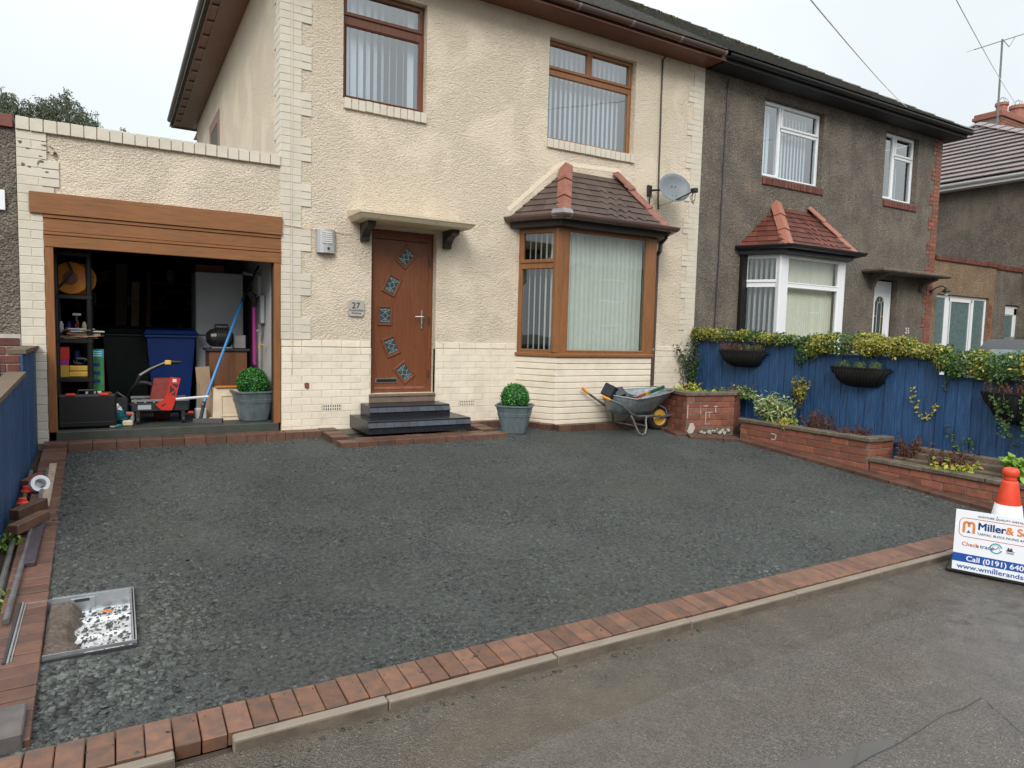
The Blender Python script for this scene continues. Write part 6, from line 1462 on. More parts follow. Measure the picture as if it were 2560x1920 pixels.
for (P, Q) in ((A2,B2),(B2,(6.25,-3.60))):
    T, L = seg_T(P, Q); coping_stones(p2, T, [(-.03,L+.03)], Z2)
part('soil', MB().add([(PX+.05,-1.6,-.01),(PX+.05,-3.6,-.01),(6.55,-3.6,-.01),(6.55,-1.2,-.01)], [(0,1,2,3)]), M['soil'], p2)
T, L = seg_T(A2, B2); mb = MB(); pth = [(.52,-.075),(.60,-.08),(.60,-.115),(.59,-.145),(.56,-.155),(.53,-.145)]
for a, b in zip(pth, pth[1:]):
    d = Vector((b[0]-a[0],0,b[1]-a[1])); n_ = Vector((-d.z,0,d.x)).normalized()*.008; Pa, Pb = Vector((a[0],-.007,a[1])), Vector((b[0],-.007,b[1])); mb.quad(T@(Pa-n_),T@(Pb-n_),T@(Pb+n_),T@(Pa+n_))
part('lime_mark', mb, M['limemark'], p2)
Z3 = -.205
p3 = thing('brick_planter', 'low red brick planter nearest the road with hydrangea behind the cone', 'planter', (0,0,0), group='brick planters down the right of the drive')
A3, B3 = (PX,-3.60), (PX,-5.42)
wall_faces(p3, [(A3,B3)], Z3, 4); T, L = seg_T(A3, B3); coping_stones(p3, T, [(.0,L)], Z3)
pz = MB().box(PX-.02,PX+.24,-5.75,-5.43,-.5,-.16); part('pier', pz, M['redbrick'], p3); part('pier_cap', MB().cbox(PX-.05,PX+.27,-5.80,-5.40,-.16,-.11,.012), M['coping'], p3)
part('soil', MB().add([(PX+.05,-3.62,-.24),(PX+.05,-5.75,-.26),(6.55,-5.75,-.26),(6.55,-3.62,-.20)], [(0,1,2,3)]), M['soil'], p3)
for k in range(3): part('sleeper', MB().cbox(6.10+.1*k,6.20+.1*k,-4.9,-3.72-.05*k,-.22+.05*k,-.14+.06*k,.01), M['timber'], p3)

# ------------------------------------------------------------ blue fence on the right
FX = 6.60
def fence_panel(label, y0, y1, zt, zb, nb_, post0=True):
    t = thing('fence_panel', label, 'fence', (FX,y0,0), group='blue fence panels on the right boundary')
    L = y0-y1; w = L/nb_
    me = [MB().cbox(-.009,.007,-w-.010,.004,0,zt-zb-.03,.004).mesh('board', M['bluewoodb']) for _ in range(2)]
    for i in range(nb_):
        o = link('board', me[i%2], t, (-.0165*(i%2)+random.uniform(-.0015,.0015), -w*i, zb), (0,0,random.uniform(-.008,.008)))
    part('top_rail', MB().cbox(-.035,.035,-L,0,zt-.035,zt,.004), M['bluewood'], t)
    part('rail', MB().box(.012,.04,-L,0,zb+.15,zb+.2).box(.012,.04,-L,0,zt-.3,zt-.25), M['bluewood'], t)
    if post0: part('post', MB().cbox(-.04,.045,-.0,.085,zb-.3,zt+.01,.005), M['bluewood'], t)
    return t
f1 = fence_panel('blue boarded fence panel nearest the house, with a small trough on it', -.10, -2.08, 1.125, -.02, 15)
f2 = fence_panel('blue boarded middle fence panel carrying the second trough', -2.19, -3.90, 1.0, -.35, 14)
f3 = fence_panel('lowest blue fence panel at the right edge beside the hydrangea', -4.00, -5.9, .805, -.35, 14)
part('post_cap', MB().lathe([(.03,0),(.05,.02),(.035,.04),(.055,.075),(.045,.11),(.0,.125)], (0,.045,1.13), n=14), M['bluewood'], f1)

# ------------------------------------------------------------ troughs on the fence
def trough(label, yc, zt, L, depth, plantfn):
    t = thing('hanging_trough', label, 'planter trough', (FX-.02,yc,zt), group='black troughs hung on the blue fence')
    mb = MB(); n, m = 18, 7; prof = []
    for i in range(n+1):
        u = -1+2*i/n; r = math.sqrt(max(.0,1-abs(u)**3.6)); row = []
        for j in range(m+1):
            a = PI/2*j/m; row.append((-.19*(.30+.70*r)*math.cos(a)**.8, u*L/2*(1-.20*math.sin(a)**1.5), -depth*1.2*math.sin(a)**.9*(.35+.65*r)))
        prof.append(row)
    vs = [p for r in prof for p in r]; fs = []
    for i in range(n):
        for j in range(m): k = i*(m+1)+j; fs.append((k,k+1,k+m+2,k+m+1))
    mb.add(vs, fs); part('liner', mb, M['rubber'], t, smooth=True)
    fr = MB(); 
    for i in range(0,n+1):
        q = [Vector(p)*1.02+Vector((-.006,0,-.002)) for p in prof[i]]; q2 = [Vector(p)*1.02+Vector((-.006,0,-.002)) for p in prof[min(i+2,n)]]
        s = [q[j].lerp(q2[j], j/m) for j in range(m+1)]; fr.tube(s, .006, 5, cap=False)
    fr.tube([Vector(r[0])+Vector((-.004,0,0)) for r in prof], .008, 5); part('wire_frame', fr, M['blackpl'], t)
    part('compost', MB().add([tuple(r[0]) for r in prof]+[(.0,r[0][1],-.01) for r in prof], [(i,i+1,i+n+2,i+n+1) for i in range(n)]), M['soil'], t, loc=(0,0,-.015))
    plantfn(t, L); return t
def tuft(t, y0, y1, n, h, mat, name, x=-.09, lean=.25, size=.018, spread=.07):
    P, Nn = [], []; st = MB()
    for k in range(n):
        y = random.uniform(y0,y1); dx, dy = random.gauss(0,lean), random.gauss(0,lean); hh = h*random.uniform(.5,1.1); bx = x+random.uniform(-spread,spread)
        st.tube([(bx,y,-.02),(bx+dx*hh,y+dy*hh,hh)], .0022, 3, cap=False)
        for q in range(11): f = random.uniform(.15,1); P.append((bx+dx*hh*f,y+dy*hh*f,hh*f)); Nn.append((random.gauss(0,1),random.gauss(0,1),.5))
    part('stems', st, M['stem'], t, kind='stuff'); o = leaves(name, t, P, Nn, size, mat, aspect=.4, jit=.6, droop=-.8)
def pl1(t, L): tuft(t, .02, L/2-.05, 60, .11, M['bronze'], 'heather'); tuft(t, -L/2+.07, -.05, 40, .13, M['lime'] if False else M['gold'], 'heather')
def pl2(t, L):
    for c in (-.22,.0,.21): 
        d = np.random.normal(0,1,(420,3)); d[:,2] = abs(d[:,2]); d /= np.linalg.norm(d,axis=1)[:,None]; leaves('rosette', t, d*np.array([.07,.085,.085])*np.random.uniform(.6,1,(420,1))+np.array([-.09,-c,.0]), d, .035, basicleaf, aspect=.25, jit=.3, droop=-.5)
basicleaf = foliage('grey_green_leaf', [(.05,.09,.035),(.10,.16,.07),(.16,.22,.11)], .5)
def pl3(t, L):
    tuft(t, -L/2+.05, L/2-.05, 110, .12, M['bronze'], 'heather')
    P, Nn = [], []; st = MB()
    for y in (.30,.2,.05,-.1,-.2): 
        x, yy, z = -.20, y, 0
        pth = [(x,yy,z)]
        for k in range(random.randint(8,14)): yy += random.uniform(-.03,.015); z -= random.uniform(.02,.05); x += random.uniform(-.005,.012); pth.append((x,yy,z)); P += [(x-.01,yy+random.gauss(0,.02),z+random.gauss(0,.01)) for _ in range(4)]; Nn += [(-1,0,.3)]*4
        st.tube(pth, .003, 4)
    part('trailing_stem', st, M['stem'], t); leaves('ivy', t, P, Nn, .035, M['greenleaf'], aspect=.9, jit=.4)
trough('small black wire trough with bronze heather on the fence nearest the house', -1.10, .99, .88, .20, pl1)
trough('black wire trough with grey-green rosettes on the middle fence panel', -2.99, .842, .80, .20, pl2)
trough('largest black trough with heather and trailing ivy at the right edge', -4.88, .665, .95, .27, pl3)

# ------------------------------------------------------------ golden climber spilling over the fence
def hedge_run(label, pts, mats, n, size=.045):
    """pts: list of (y, z_top, z_bottom, half thickness)"""
    t = thing('climbing_shrub', label, 'climber', (FX+.05, pts[0][0], 0), group='golden climbers along the blue fence'); y0 = pts[0][0]
    stm = MB(); stm.tube([(.06,0,pts[0][2]-.5)]+[(.05, p[0]-y0, (p[1]+p[2])/2) for p in pts], .016, 6); part('stem', stm, M['stem'], t)
    for mi, (mat, frac, o) in enumerate(mats):
        P, Nn = [], []; m = int(n*frac)
        while len(P) < m:
            i = random.random()*(len(pts)-1); k = int(i); f = i-k; a, b = pts[k], pts[min(k+1,len(pts)-1)]
            y = a[0]+(b[0]-a[0])*f; zt, zb, th = a[1]+(b[1]-a[1])*f, a[2]+(b[2]-a[2])*f, a[3]+(b[3]-a[3])*f
            v = mn.noise(Vector((y*3.2+o*7, o*3.3, 1.5)))
            if v+random.gauss(0,.16) < -.12+(.12 if o else -.5): continue
            zt += .05*mn.noise(Vector((y*5,7,0)))+.03*mn.noise(Vector((y*17,3,0))); zb += .06*mn.noise(Vector((y*6,11,0)))
            ang = random.uniform(.0,PI); cz, hz = (zt+zb)/2, (zt-zb)/2; r = random.uniform(.75,1.05)
            x = -math.sin(ang)*th*r if ang < PI/2 or random.random() < .8 else th*.6; z = cz+hz*math.cos(ang)*r if random.random()<.85 else cz+hz*random.uniform(-1,1)
            P.append((x-.02, y-y0+random.gauss(0,.02), z)); Nn.append((-math.sin(ang)-.2, random.gauss(0,.2), math.cos(ang)+.35))
        leaves('foliage', t, P, Nn, size, mat, aspect=.55, jit=.45)
    return t
hedge_run('dark green and golden climber over the fence panel nearest the house', [(.02,1.34,1.10,.12),(-.4,1.31,1.15,.15),(-1.0,1.29,1.14,.16),(-1.6,1.25,1.11,.17),(-2.15,1.22,1.09,.16)], [(M['greenleaf'],.4,0),(M['gold'],.6,1)], 5200)
hedge_run('bright golden climber heaped over the middle fence panel', [(-2.02,1.22,.78,.12),(-2.25,1.24,.92,.16),(-2.4,1.25,1.0,.2),(-2.7,1.27,1.02,.22),(-3.0,1.28,1.02,.22),(-3.25,1.24,1.02,.2),(-3.6,1.18,1.01,.17),(-4.0,1.12,.98,.15)], [(M['greenleaf'],.25,0),(M['gold'],.75,1)], 9500)
hedge_run('golden and green climber over the lowest fence panel at the right', [(-3.92,1.12,.88,.14),(-4.1,1.10,.80,.2),(-4.5,1.10,.78,.22),(-4.8,1.09,.78,.22),(-5.3,1.06,.76,.2)], [(M['gold'],.6,1),(M['greenleaf'],.4,0)], 7500)
# dark evergreen against the cream wall at the fence post
ev = thing('evergreen_shrub', 'dark green evergreen climbing the cream wall at the fence post', 'shrub', (6.42,-.06,.35)); st = MB(); P, Nn = [], []
for (dx, dz, L_) in ((-.16,.50,.5),(-.27,.62,.42),(-.20,.36,.38),(-.06,.70,.6),(.05,.85,.7),(-.10,.20,.25),(-.32,.70,.36),(.10,.92,.8),(-.02,.5,.4)):
    pth = [(0.06,0,-.05)]
    for k in range(1,7): f = k/6; pth.append((.06+(dx-.06)*f**1.5, -.05-.06*math.sin(PI*f), -.05+(dz+.05)*f))
    st.tube(pth, .005, 5)
    for k in range(110): f = random.uniform(.25,1.03); q = Vector(pth[min(5,int(f*6))]).lerp(Vector(pth[min(6,int(f*6)+1)]), (f*6)%1); P.append((q.x+random.gauss(0,.035), q.y+random.gauss(0,.03), q.z+random.gauss(0,.035))); Nn.append((-.3,-.8,.5))
part('stem', st, M['stem'], ev); leaves('foliage', ev, P, Nn, .05, M['darkleaf'], aspect=.45, jit=.5)
# low bright edging plant in the tall planter
def blob_plant(name, label, loc, mats, n, rad, size, h0=0, cat='shrub', stems=8, aspect=.4, droop=.2, group=None):
    t = thing(name, label, cat, loc); st = MB()
    for k in range(stems): a = random.uniform(0,2*PI); st.tube([(0,0,-.03),(rad[0]*.4*math.cos(a),rad[1]*.4*math.sin(a),rad[2]*.6),(rad[0]*.8*math.cos(a),rad[1]*.8*math.sin(a),rad[2]*1.2)], .005, 4)
    part('stem', st, M['stem'], t)
    for mat, fr_ in mats:
        m = int(n*fr_); d = np.random.normal(0,1,(m,3)); d /= np.linalg.norm(d,axis=1)[:,None]; d[:,2] = abs(d[:,2])*.9+.05
        P = d*np.array(rad)*np.random.uniform(.55,1.05,(m,1)); lump = np.array([1+.35*mn.noise(Vector(tuple(q*4+3))) for q in d]); P = P*lump[:,None]; P[:,2] += h0
        leaves('foliage', t, P, d, size, mat, aspect=aspect, jit=.45, droop=droop)
    return t
blob_plant('bedding_plant', 'lime and orange leaved bedding plant at the front of the tall planter', (5.62,-.95,.345), [(M['lime'],1)], 260, (.24,.20,.14), .075, aspect=.4)
blob_plant('bedding_plant', 'sparse lime seedlings along the middle of the tall planter', (5.95,-1.25,.345), [(M['lime'],.6),(M['greenleaf'],.4)], 170, (.25,.10,.10), .06)
blob_plant('creeping_shrub', 'variegated creeping shrub at the right end of the tall planter', (6.38,-1.25,.30), [(M['varieg'],.55),(M['greenleaf'],.45)], 900, (.22,.26,.17), .045)
def spear_bush(label, loc, n_st, H, mat, size, rad, cat='shrub', name='variegated_shrub', per=26, asp=.28):
    t = thing(name, label, cat, loc); st = MB(); P, Nn = [], []
    for k in range(n_st):
        a = random.uniform(0,2*PI); r = rad*math.sqrt(random.random()); hh = H*random.uniform(.45,1)*(1-.35*r/rad); tx, ty = r*math.cos(a), r*math.sin(a)
        st.tube([(tx*.2,ty*.2,-.02),(tx*.7,ty*.7,hh*.5),(tx,ty,hh)], .004, 4)
        for q in range(per): f = 1-random.random()**1.3*.55; P.append((tx*f+random.gauss(0,.02),ty*f+random.gauss(0,.02),hh*f+random.gauss(0,.02))); Nn.append((random.gauss(0,.5)+tx,random.gauss(0,.5)+ty,.9))
    part('stem', st, M['stem'], t); leaves('foliage', t, P, Nn, size, mat, aspect=asp, jit=.5, droop=-.1); return t
spear_bush('pale variegated shrub at the junction of the tall and middle planters', (6.18,-1.98,.0), 46, .50, M['varieg'], .085, .28)
spear_bush('golden leaved upright sprig against the blue fence behind the variegated shrub', (6.47,-2.15,.25), 9, .52, M['gold'], .06, .15, per=30, asp=.6, name='golden_sprig')
spear_bush('lime and rust leaved low plant at the foot of the variegated shrub', (5.99,-2.35,.0), 16, .13, M['lime'], .07, .17, name='low_plant')
def dead_clump(label, loc, n_st, H, rad, extra=M['dead']):
    t = thing('dead_perennial', label, 'dead plant', loc); st = MB(); P, Nn = [], []
    for k in range(n_st):
        a = random.uniform(0,2*PI); r = rad*math.sqrt(random.random()); hh = H*random.uniform(.35,1); bx, by = r*math.cos(a), r*math.sin(a); tx, ty = bx+random.gauss(0,.05), by+random.gauss(0,.05)
        st.tube([(bx*.7,by*.7,-.02),((bx+tx)/2,(by+ty)/2,hh*.5),(tx,ty,hh)], .0035, 4)
        for q in range(13): f = random.uniform(.2,1.05); P.append((bx*.7+(tx-bx*.7)*f+random.gauss(0,.015),by*.7+(ty-by*.7)*f+random.gauss(0,.015),hh*f)); Nn.append((random.gauss(0,1),random.gauss(0,1),.2))
    part('stem', st, M['stem'], t); leaves('foliage', t, P, Nn, .045, extra, aspect=.45, jit=.6, droop=.5); return t
dead_clump('taller clump of dead brown stems in the middle planter', (6.12,-2.72,.0), 34, .30, .17)
dead_clump('shorter clump of dead brown stems near the step of the middle planter', (6.10,-3.22,.0), 28, .18, .18)
dead_clump('withered dark plant behind the step between middle and low planters', (6.22,-3.86,-.2), 40, .30, .14)
dead_clump('withered hydrangea with pinkish heads in the low planter', (6.20,-4.32,-.22), 60, .24, .22)
spear_bush('small green and rust leaved plant in the middle of the low planter', (6.05,-4.42,-.24), 20, .18, M['lime'], .07, .22, name='low_plant', asp=.5)
hy = spear_bush('bright green hydrangea with broad leaves behind the cone', (6.15,-5.0,-.24), 16, .36, M['limehydr'], .10, .22, name='hydrangea', per=15, asp=.68)
spear_bush('spreading bright green hydrangea at the right edge behind the cone', (6.25,-5.32,-.24), 18, .26, M['limehydr'], .10, .30, name='hydrangea', per=15, asp=.68)
def fence_vine(label, runs, mat, size):
    t = thing('vine', label, 'vine', (FX-.03, runs[0][0][0], runs[0][0][1])); y0, z0 = runs[0][0]; st = MB(); P, Nn = [], []
    for r in runs:
        pth = [(-.005, y-y0, z-z0) for y, z in r]; st.tube(pth, .003, 4)
        for a, b in zip(pth, pth[1:]):
            for k in range(7): f = random.random(); P.append((-.02+random.gauss(0,.008), a[1]+(b[1]-a[1])*f+random.gauss(0,.016), a[2]+(b[2]-a[2])*f+random.gauss(0,.012))); Nn.append((-1,0,.4))
    part('stem', st, M['stem'], t); leaves('foliage', t, P, Nn, size, mat, aspect=.6, jit=.3)
fence_vine('golden sprig forking up the middle blue fence panel', [[(-3.80,.27),(-3.74,.35),(-3.68,.45),(-3.64,.55),(-3.62,.64)],[(-3.80,.27),(-3.86,.34),(-3.91,.42),(-3.94,.49)]], M['gold'], .045)
fence_vine('ivy creeping on the blue fence above the low planter', [[(-4.18,-.05),(-4.14,.06),(-4.10,.15),(-4.03,.24)],[(-4.18,-.05),(-4.22,.05),(-4.27,.12)],[(-4.33,0),(-4.32,.07),(-4.30,.14)],[(-4.0,.62),(-4.0,.72),(-3.99,.80)],[(-4.7,.15),(-4.8,.10)]], M['greenleaf'], .035)
# grey soil pipe stub at the corner
solo('drain_pipe', MB().tube([(6.38,-.08,.38),(6.36,-.08,.52),(6.31,-.06,.60),(6.30,-.04,.70)], .03, 8), M['whitepaint'], 'short grey-white drain pipe at the right corner of the cream wall', 'pipe')

# ------------------------------------------------------------ parked car glimpsed over the fence
car = thing('parked_car', 'dark car parked beyond the fence at the right edge, mostly hidden', 'car', (10.6,-2.6,-.235), 0)
prof = [(-.05,.35),(0,.75),(.55,.95),(1.0,1.08),(1.7,1.52),(2.6,1.58),(3.6,1.50),(4.3,1.05),(4.4,.6),(4.35,.3)]
part('body', MB().prism(prof, -.85, .85), M['carpaint'], car)
win = [(1.15,1.10),(1.75,1.46),(2.55,1.51),(2.55,1.08)]; part('side_window', MB().prism(win, -.865, -.84), M['frost'], car); win = [(2.65,1.08),(2.65,1.51),(3.5,1.43),(4.0,1.10)]; part('side_window', MB().prism(win, -.865, -.84), M['frost'], car)
part('windscreen', MB().hexa([(1.02,-.7,1.10),(1.02,.7,1.10),(1.06,.7,1.10),(1.06,-.7,1.10),(1.66,-.6,1.49),(1.66,.6,1.49),(1.70,.6,1.49),(1.70,-.6,1.49)]), M['frost'], car)
for x in (.85,3.5):
    for y in (-.85,.85): wl = part('wheel', MB().lathe([(0,-.11),(.28,-.11),(.33,-.07),(.33,.07),(.28,.11),(0,.11)], M=Matrix.Translation((x,y*.93,.33)) @ Matrix.Rotation(PI/2,4,'X'), n=18), M['rubber'], car)
for y in (-.6,.6): part('headlight', MB().cbox(-.04,.12,y-.15,y+.15,.62,.75,.02), M['chrome'], car)
part('door_mirror', MB().cbox(1.1,1.3,-1.02,-.88,1.05,1.17,.03), M['carpaint'], car)

# ------------------------------------------------------------ wheelbarrow
wbr = thing('wheelbarrow', 'galvanised wheelbarrow with yellow wheel and orange grips, loaded with black tiles', 'wheelbarrow', (4.48,-.92,-.175))
def W(x, y, z): return Vector((x-4.48, y+.92, z+.175))
rim = [W(4.10,-1.06,.365),W(4.18,-1.17,.350),W(4.34,-1.245,.325),W(4.50,-1.25,.335),W(4.80,-1.20,.365),W(5.10,-1.12,.40),W(5.24,-1.0,.415),W(5.27,-.90,.42),W(5.24,-.80,.42),W(5.10,-.70,.42),W(4.80,-.63,.405),W(4.50,-.58,.39),W(4.36,-.59,.375),W(4.28,-.66,.38),W(4.20,-.74,.385),W(4.14,-.84,.385),W(4.10,-.96,.375)]
bot = [W(4.20,-1.03,.115),W(4.24,-1.06,.10),W(4.32,-1.07,.095),W(4.48,-1.06,.09),W(4.64,-1.04,.088),W(4.76,-1.01,.085),W(4.81,-.97,.085),W(4.83,-.92,.085),W(4.81,-.87,.085),W(4.76,-.83,.085),W(4.64,-.80,.09),W(4.48,-.79,.09),W(4.32,-.78,.095),W(4.24,-.79,.10),W(4.20,-.81,.115),W(4.18,-.87,.118),W(4.18,-.97,.118)]
n = len(rim); lay = 5; vs = []
for k in range(lay+1):
    f = k/lay
    for a, b in zip(bot, rim): p = a.lerp(b, f); bul = math.sin(PI*f)*.018; c_ = W(4.45,-.92,0); d_ = Vector((p.x-c_.x,p.y-c_.y,0)).normalized(); p = p + d_*bul; vs.append(p)
fs = [tuple(range(n-1,-1,-1))]+[(k*n+i,k*n+(i+1)%n,(k+1)*n+(i+1)%n,(k+1)*n+i) for k in range(lay) for i in range(n)]
inner = [v+(W(4.45,-.92,.3)-v).normalized()*.008 for v in vs]; m_ = len(vs)
mb = MB().add(vs+inner, fs+[tuple(i+m_ for i in f) for f in fs]); tray = part('tray', mb, M['galv'], wbr, smooth=True)
part('rolled_rim', MB().tube(rim+[rim[0],rim[1]], .010, 6), M['galv'], tray)
for sy, hy_, hz, hx in ((-1,-1.20,.372,3.80),(1,-.645,.44,3.875)):
    ly_ = -.92+sy*.17; wy = -.92+sy*.075; hp = W(hx,hy_,hz); g_ = (W(4.12,-.92+sy*.27,.25)-hp).normalized()
    fr = part('frame_tube', MB().tube([hp+g_*.04, hp+g_*.12, W(4.12,-.92+sy*.275,.255 if sy<0 else .28), W(4.36,-.92+sy*.215,.115), W(4.50,-.92+sy*.17,.072), W(4.80,-.92+sy*.14,.062), W(5.03,wy-sy*.0,.03), W(5.24,-.92+sy*.05,.045)], .016, 10), M['tubegrey'], wbr)
    part('grip', MB().tube([hp, hp+g_*.13], .021, 12), M['orangegrip'], wbr)
    yb = -.92+sy*.275
    part('leg', MB().tube([W(4.36,-.92+sy*.2,.10), W(4.40,-.92+sy*.23,.0), W(4.43,-.92+sy*.26,-.10), W(4.46,yb,-.155), W(4.505,yb,-.172), W(4.56,yb,-.155), W(4.60,-.92+sy*.25,-.08), W(4.63,-.92+sy*.2,.0), W(4.66,-.92+sy*.17,.055), W(4.74,-.92+sy*.15,.062)], .0145, 10), M['tubegrey'], wbr)
part('leg_brace', MB().tube([W(4.42,-1.15,-.05), W(4.42,-.70,-.05)], .012, 8).tube([W(4.62,-1.12,-.06),W(4.62,-.72,-.06)], .012, 8), M['tubegrey'], wbr)
part('front_bar', MB().tube([W(5.24,-.97,.045),W(5.24,-.87,.045)], .014, 8), M['tubegrey'], wbr)
wc = W(5.03,-.92,.02); T = Matrix.Translation(wc) @ Matrix.Rotation(PI/2,4,'X')
wh = part('wheel', MB().lathe([(.118,-.038),(.15,-.048),(.178,-.036),(.190,-.012),(.190,.012),(.178,.036),(.15,.048),(.118,.038),(.118,-.038)], M=T, n=32), M['rubber'], wbr, smooth=True)
part('rim', MB().lathe([(.12,.030),(.115,.044),(.108,.036),(.098,.02),(.045,.018),(.04,.03),(0,.03)], M=T, n=28).lathe([(.12,-.030),(.115,-.044),(.108,-.036),(.098,-.02),(.045,-.018),(.04,-.03),(0,-.03)], M=T, n=28), M['rimyellow'], wh)
mb = MB()
for k in range(12): a = 2*PI*k/12; c_ = T @ Vector((.072*math.cos(a),.072*math.sin(a),.0215)); mb.lathe([(0,0),(.011,0),(0,.001)], M=Matrix.Translation(c_) @ Matrix.Rotation(PI/2,4,'X'), n=8)
part('rim_hole', mb, M['ink'], wh); text('DI', .055, M['whitepaint'], wh, tuple(wc+Vector((-.035,-.036,-.018))), fat=.002)
part('tread', MB().lathe([(.1905,-.012),(.193,-.010),(.193,.010),(.1905,.012)], M=T, n=44), M['rubber'], wh)
mb = MB(); q = [W(4.90,-.92,.10)]
part('wheel_guard', MB().hexa([W(4.78,-1.0,.17),W(4.90,-1.0,.235),W(4.90,-.84,.235),W(4.78,-.84,.17),W(4.77,-1.0,.18),W(4.89,-1.0,.245),W(4.89,-.84,.245),W(4.77,-.84,.18)]).tube([W(4.9,-1.0,.24),W(5.12,-.98,.14),W(5.16,-.98,.04)], .01, 6), M['galv'], wbr)
# load: black angular tiles, a spirit level and a chisel handle
ld = [((3.99,-1.02,.405),(.22,.17,.17),(.35,.3,.5)),((4.09,-1.06,.375),(.17,.15,.13),(-.4,.5,1.1)),((4.16,-.86,.36),(.24,.16,.06),(.2,-.3,.3)),((4.34,-1.0,.345),(.26,.15,.07),(.6,.25,.8)),((4.42,-.9,.33),(.18,.13,.05),(-.5,.3,-.4)),((4.30,-.82,.31),(.24,.14,.05),(.1,.4,.2)),((4.58,-.95,.29),(.2,.14,.04),(.3,.3,.9)),((4.25,-1.1,.30),(.2,.12,.05),(-.2,-.2,.1))]
nm = ['leftmost black block piled in the wheelbarrow','large angular black block behind the near grip','black tile leaning at the back of the barrow','bow-shaped black tile in the middle of the barrow','black tile right of the middle in the barrow','black tile lying deep in the barrow','black tile nearest the green level in the barrow','black tile under the near rim of the barrow']
for (P, D, R_), s in zip(ld, nm):
    P = (P[0]+.13 if P[0] < 4.2 else P[0]+.06, P[1]+.05, P[2])
    mb = MB().cbox(-D[0]/2,D[0]/2,-D[1]/2,D[1]/2,-D[2]/2,D[2]/2,.012); solo('black_tile', mb, M['blacktile'], s, 'tile', P, R_, group='black tiles loaded in the wheelbarrow')
P0, P1 = Vector((4.52,-1.0,.31)), at(1660,967,Y=-.86); d = (P1-P0)
lv = thing('spirit_level', 'green handled tool with yellow and orange bands resting on the barrow rim', 'tool', tuple(P0))
Tq = (d.normalized()).to_track_quat('X','Z').to_matrix().to_4x4(); Ln = d.length
part('blade', MB().cbox(0,Ln*.35,-.012,.012,-.02,.02,.003,Tq), basic('dull_red_steel',(.25,.05,.03),.5,.2,10), lv); part('handle', MB().cbox(Ln*.42,Ln,-.016,.016,-.024,.024,.006,Tq), M['green'] if False else basic('tool_green',(.01,.07,.045),.4,.1,10), lv)
part('band', MB().cbox(Ln*.34,Ln*.38,-.018,.018,-.026,.026,.003,Tq).cbox(Ln*.40,Ln*.43,-.018,.018,-.026,.026,.003,Tq).cbox(Ln*.46,Ln*.48,-.018,.018,-.026,.026,.003,Tq), M['rimyellow'], lv)

# ------------------------------------------------------------ traffic cone and trade board
RZ_ = RZD+.004
co = thing('traffic_cone', 'red and white traffic cone with black base behind the trade board', 'traffic cone', (4.02,-5.80,RZ_), .37)
part('base', MB().cbox(-.33,.33,-.33,.33,0,.034,.012).lathe([(.24,.03),(.20,.05),(.155,.06)], n=24), M['rubber'], co)
part('cone', MB().lathe([(.155,.05),(.052,.66),(.048,.675)], n=28), M['conered'], co, smooth=True)
part('reflective_sleeve', MB().lathe([(.148,.115),(.0835,.497),(.080,.498)], n=28), M['conewhite'], co, smooth=True)
part('knob', MB().lathe([(.046,.665),(.040,.70),(.040,.705),(.052,.712),(.054,.745),(.046,.762),(.030,.77),(.028,.74)], n=24), M['conered'], co, smooth=True)
P0, Pt = Vector((3.60,-5.65,-.466)), Vector((3.625,-5.645,-.035))
u = Vector((.36,-.93,0)).normalized(); upv = (Pt-P0); upv = (upv-u*upv.dot(u)).normalized(); nrm = u.cross(upv).normalized()
if nrm.dot(CAM-P0) < 0: nrm = -nrm
TB = Matrix(((u.x,-nrm.x,upv.x,P0.x),(u.y,-nrm.y,upv.y,P0.y),(u.z,-nrm.z,upv.z,P0.z),(0,0,0,1)))   # x along the board, y into it, z up
bd = link('trade_board', None, None, (0,0,0), (0,0,0), 'white contractor board lettered Miller, leaning on the traffic cone'); bd['category'] = 'sign'; bd.matrix_world = TB @ Matrix.Scale(.965, 4)
SWd, SH = .62, .455
part('board', MB().cbox(0,SWd,0,.006,0,SH,.001), M['signwhite'], bd)
part('band', MB().box(.0,SWd,-.0012,.0,.065,.128), M['signblue'], bd)
def tx(s, size, mat, x, z, fat=0, sx=1.0, align='LEFT'): return text(s, size, M[mat], bd, (x,-.0016,z), (PI/2,0,0), align, fat, sx=sx)
tx('ANOTHER QUALITY INSTALLATION', .0195, 'ink', .137, .415, sx=1.12)
tx('Miller', .075, 'signnavy', .142, .325, .0035, .98); tx('& Sons', .075, 'signorange', .312, .325, .0035, .98)
tx('TARMAC, BLOCK PAVING AND LANDSCAPING', .0235, 'ink', .142, .286, 0, .92)
tx('Check', .040, 'signred', .052, .190, .0003, 1.0); tx('a', .040, 'signred', .143, .190, .0003); tx('trade', .040, 'signnavy', .165, .190, .0003)
tx('Call (0191) 640 8282', .0530, 'signwhite', .085, .078, .0016, 1.05); tx('www.wmillerandsons.co.uk', .0500, 'signblue', .032, .017, .0008, 1.12)
def outline(x0,x1,z0,z1,r,w,mat,name):
    mb = MB(); o, i_ = [], []
    for cx, cz, a0 in ((x1-r,z1-r,0),(x0+r,z1-r,PI/2),(x0+r,z0+r,PI),(x1-r,z0+r,1.5*PI)):
        for k in range(7): a = a0+PI/2*k/6; o.append((cx+r*math.cos(a),-.0014,cz+r*math.sin(a))); i_.append((cx+(r-w)*math.cos(a),-.0014,cz+(r-w)*math.sin(a)))
    n = len(o); mb.add(o+i_, [(k,(k+1)%n,(k+1)%n+n,k+n) for k in range(n)]); part(name, mb, M[mat], bd)
outline(.026,.594,.255,.400,.040,.0042,'signred','outline')
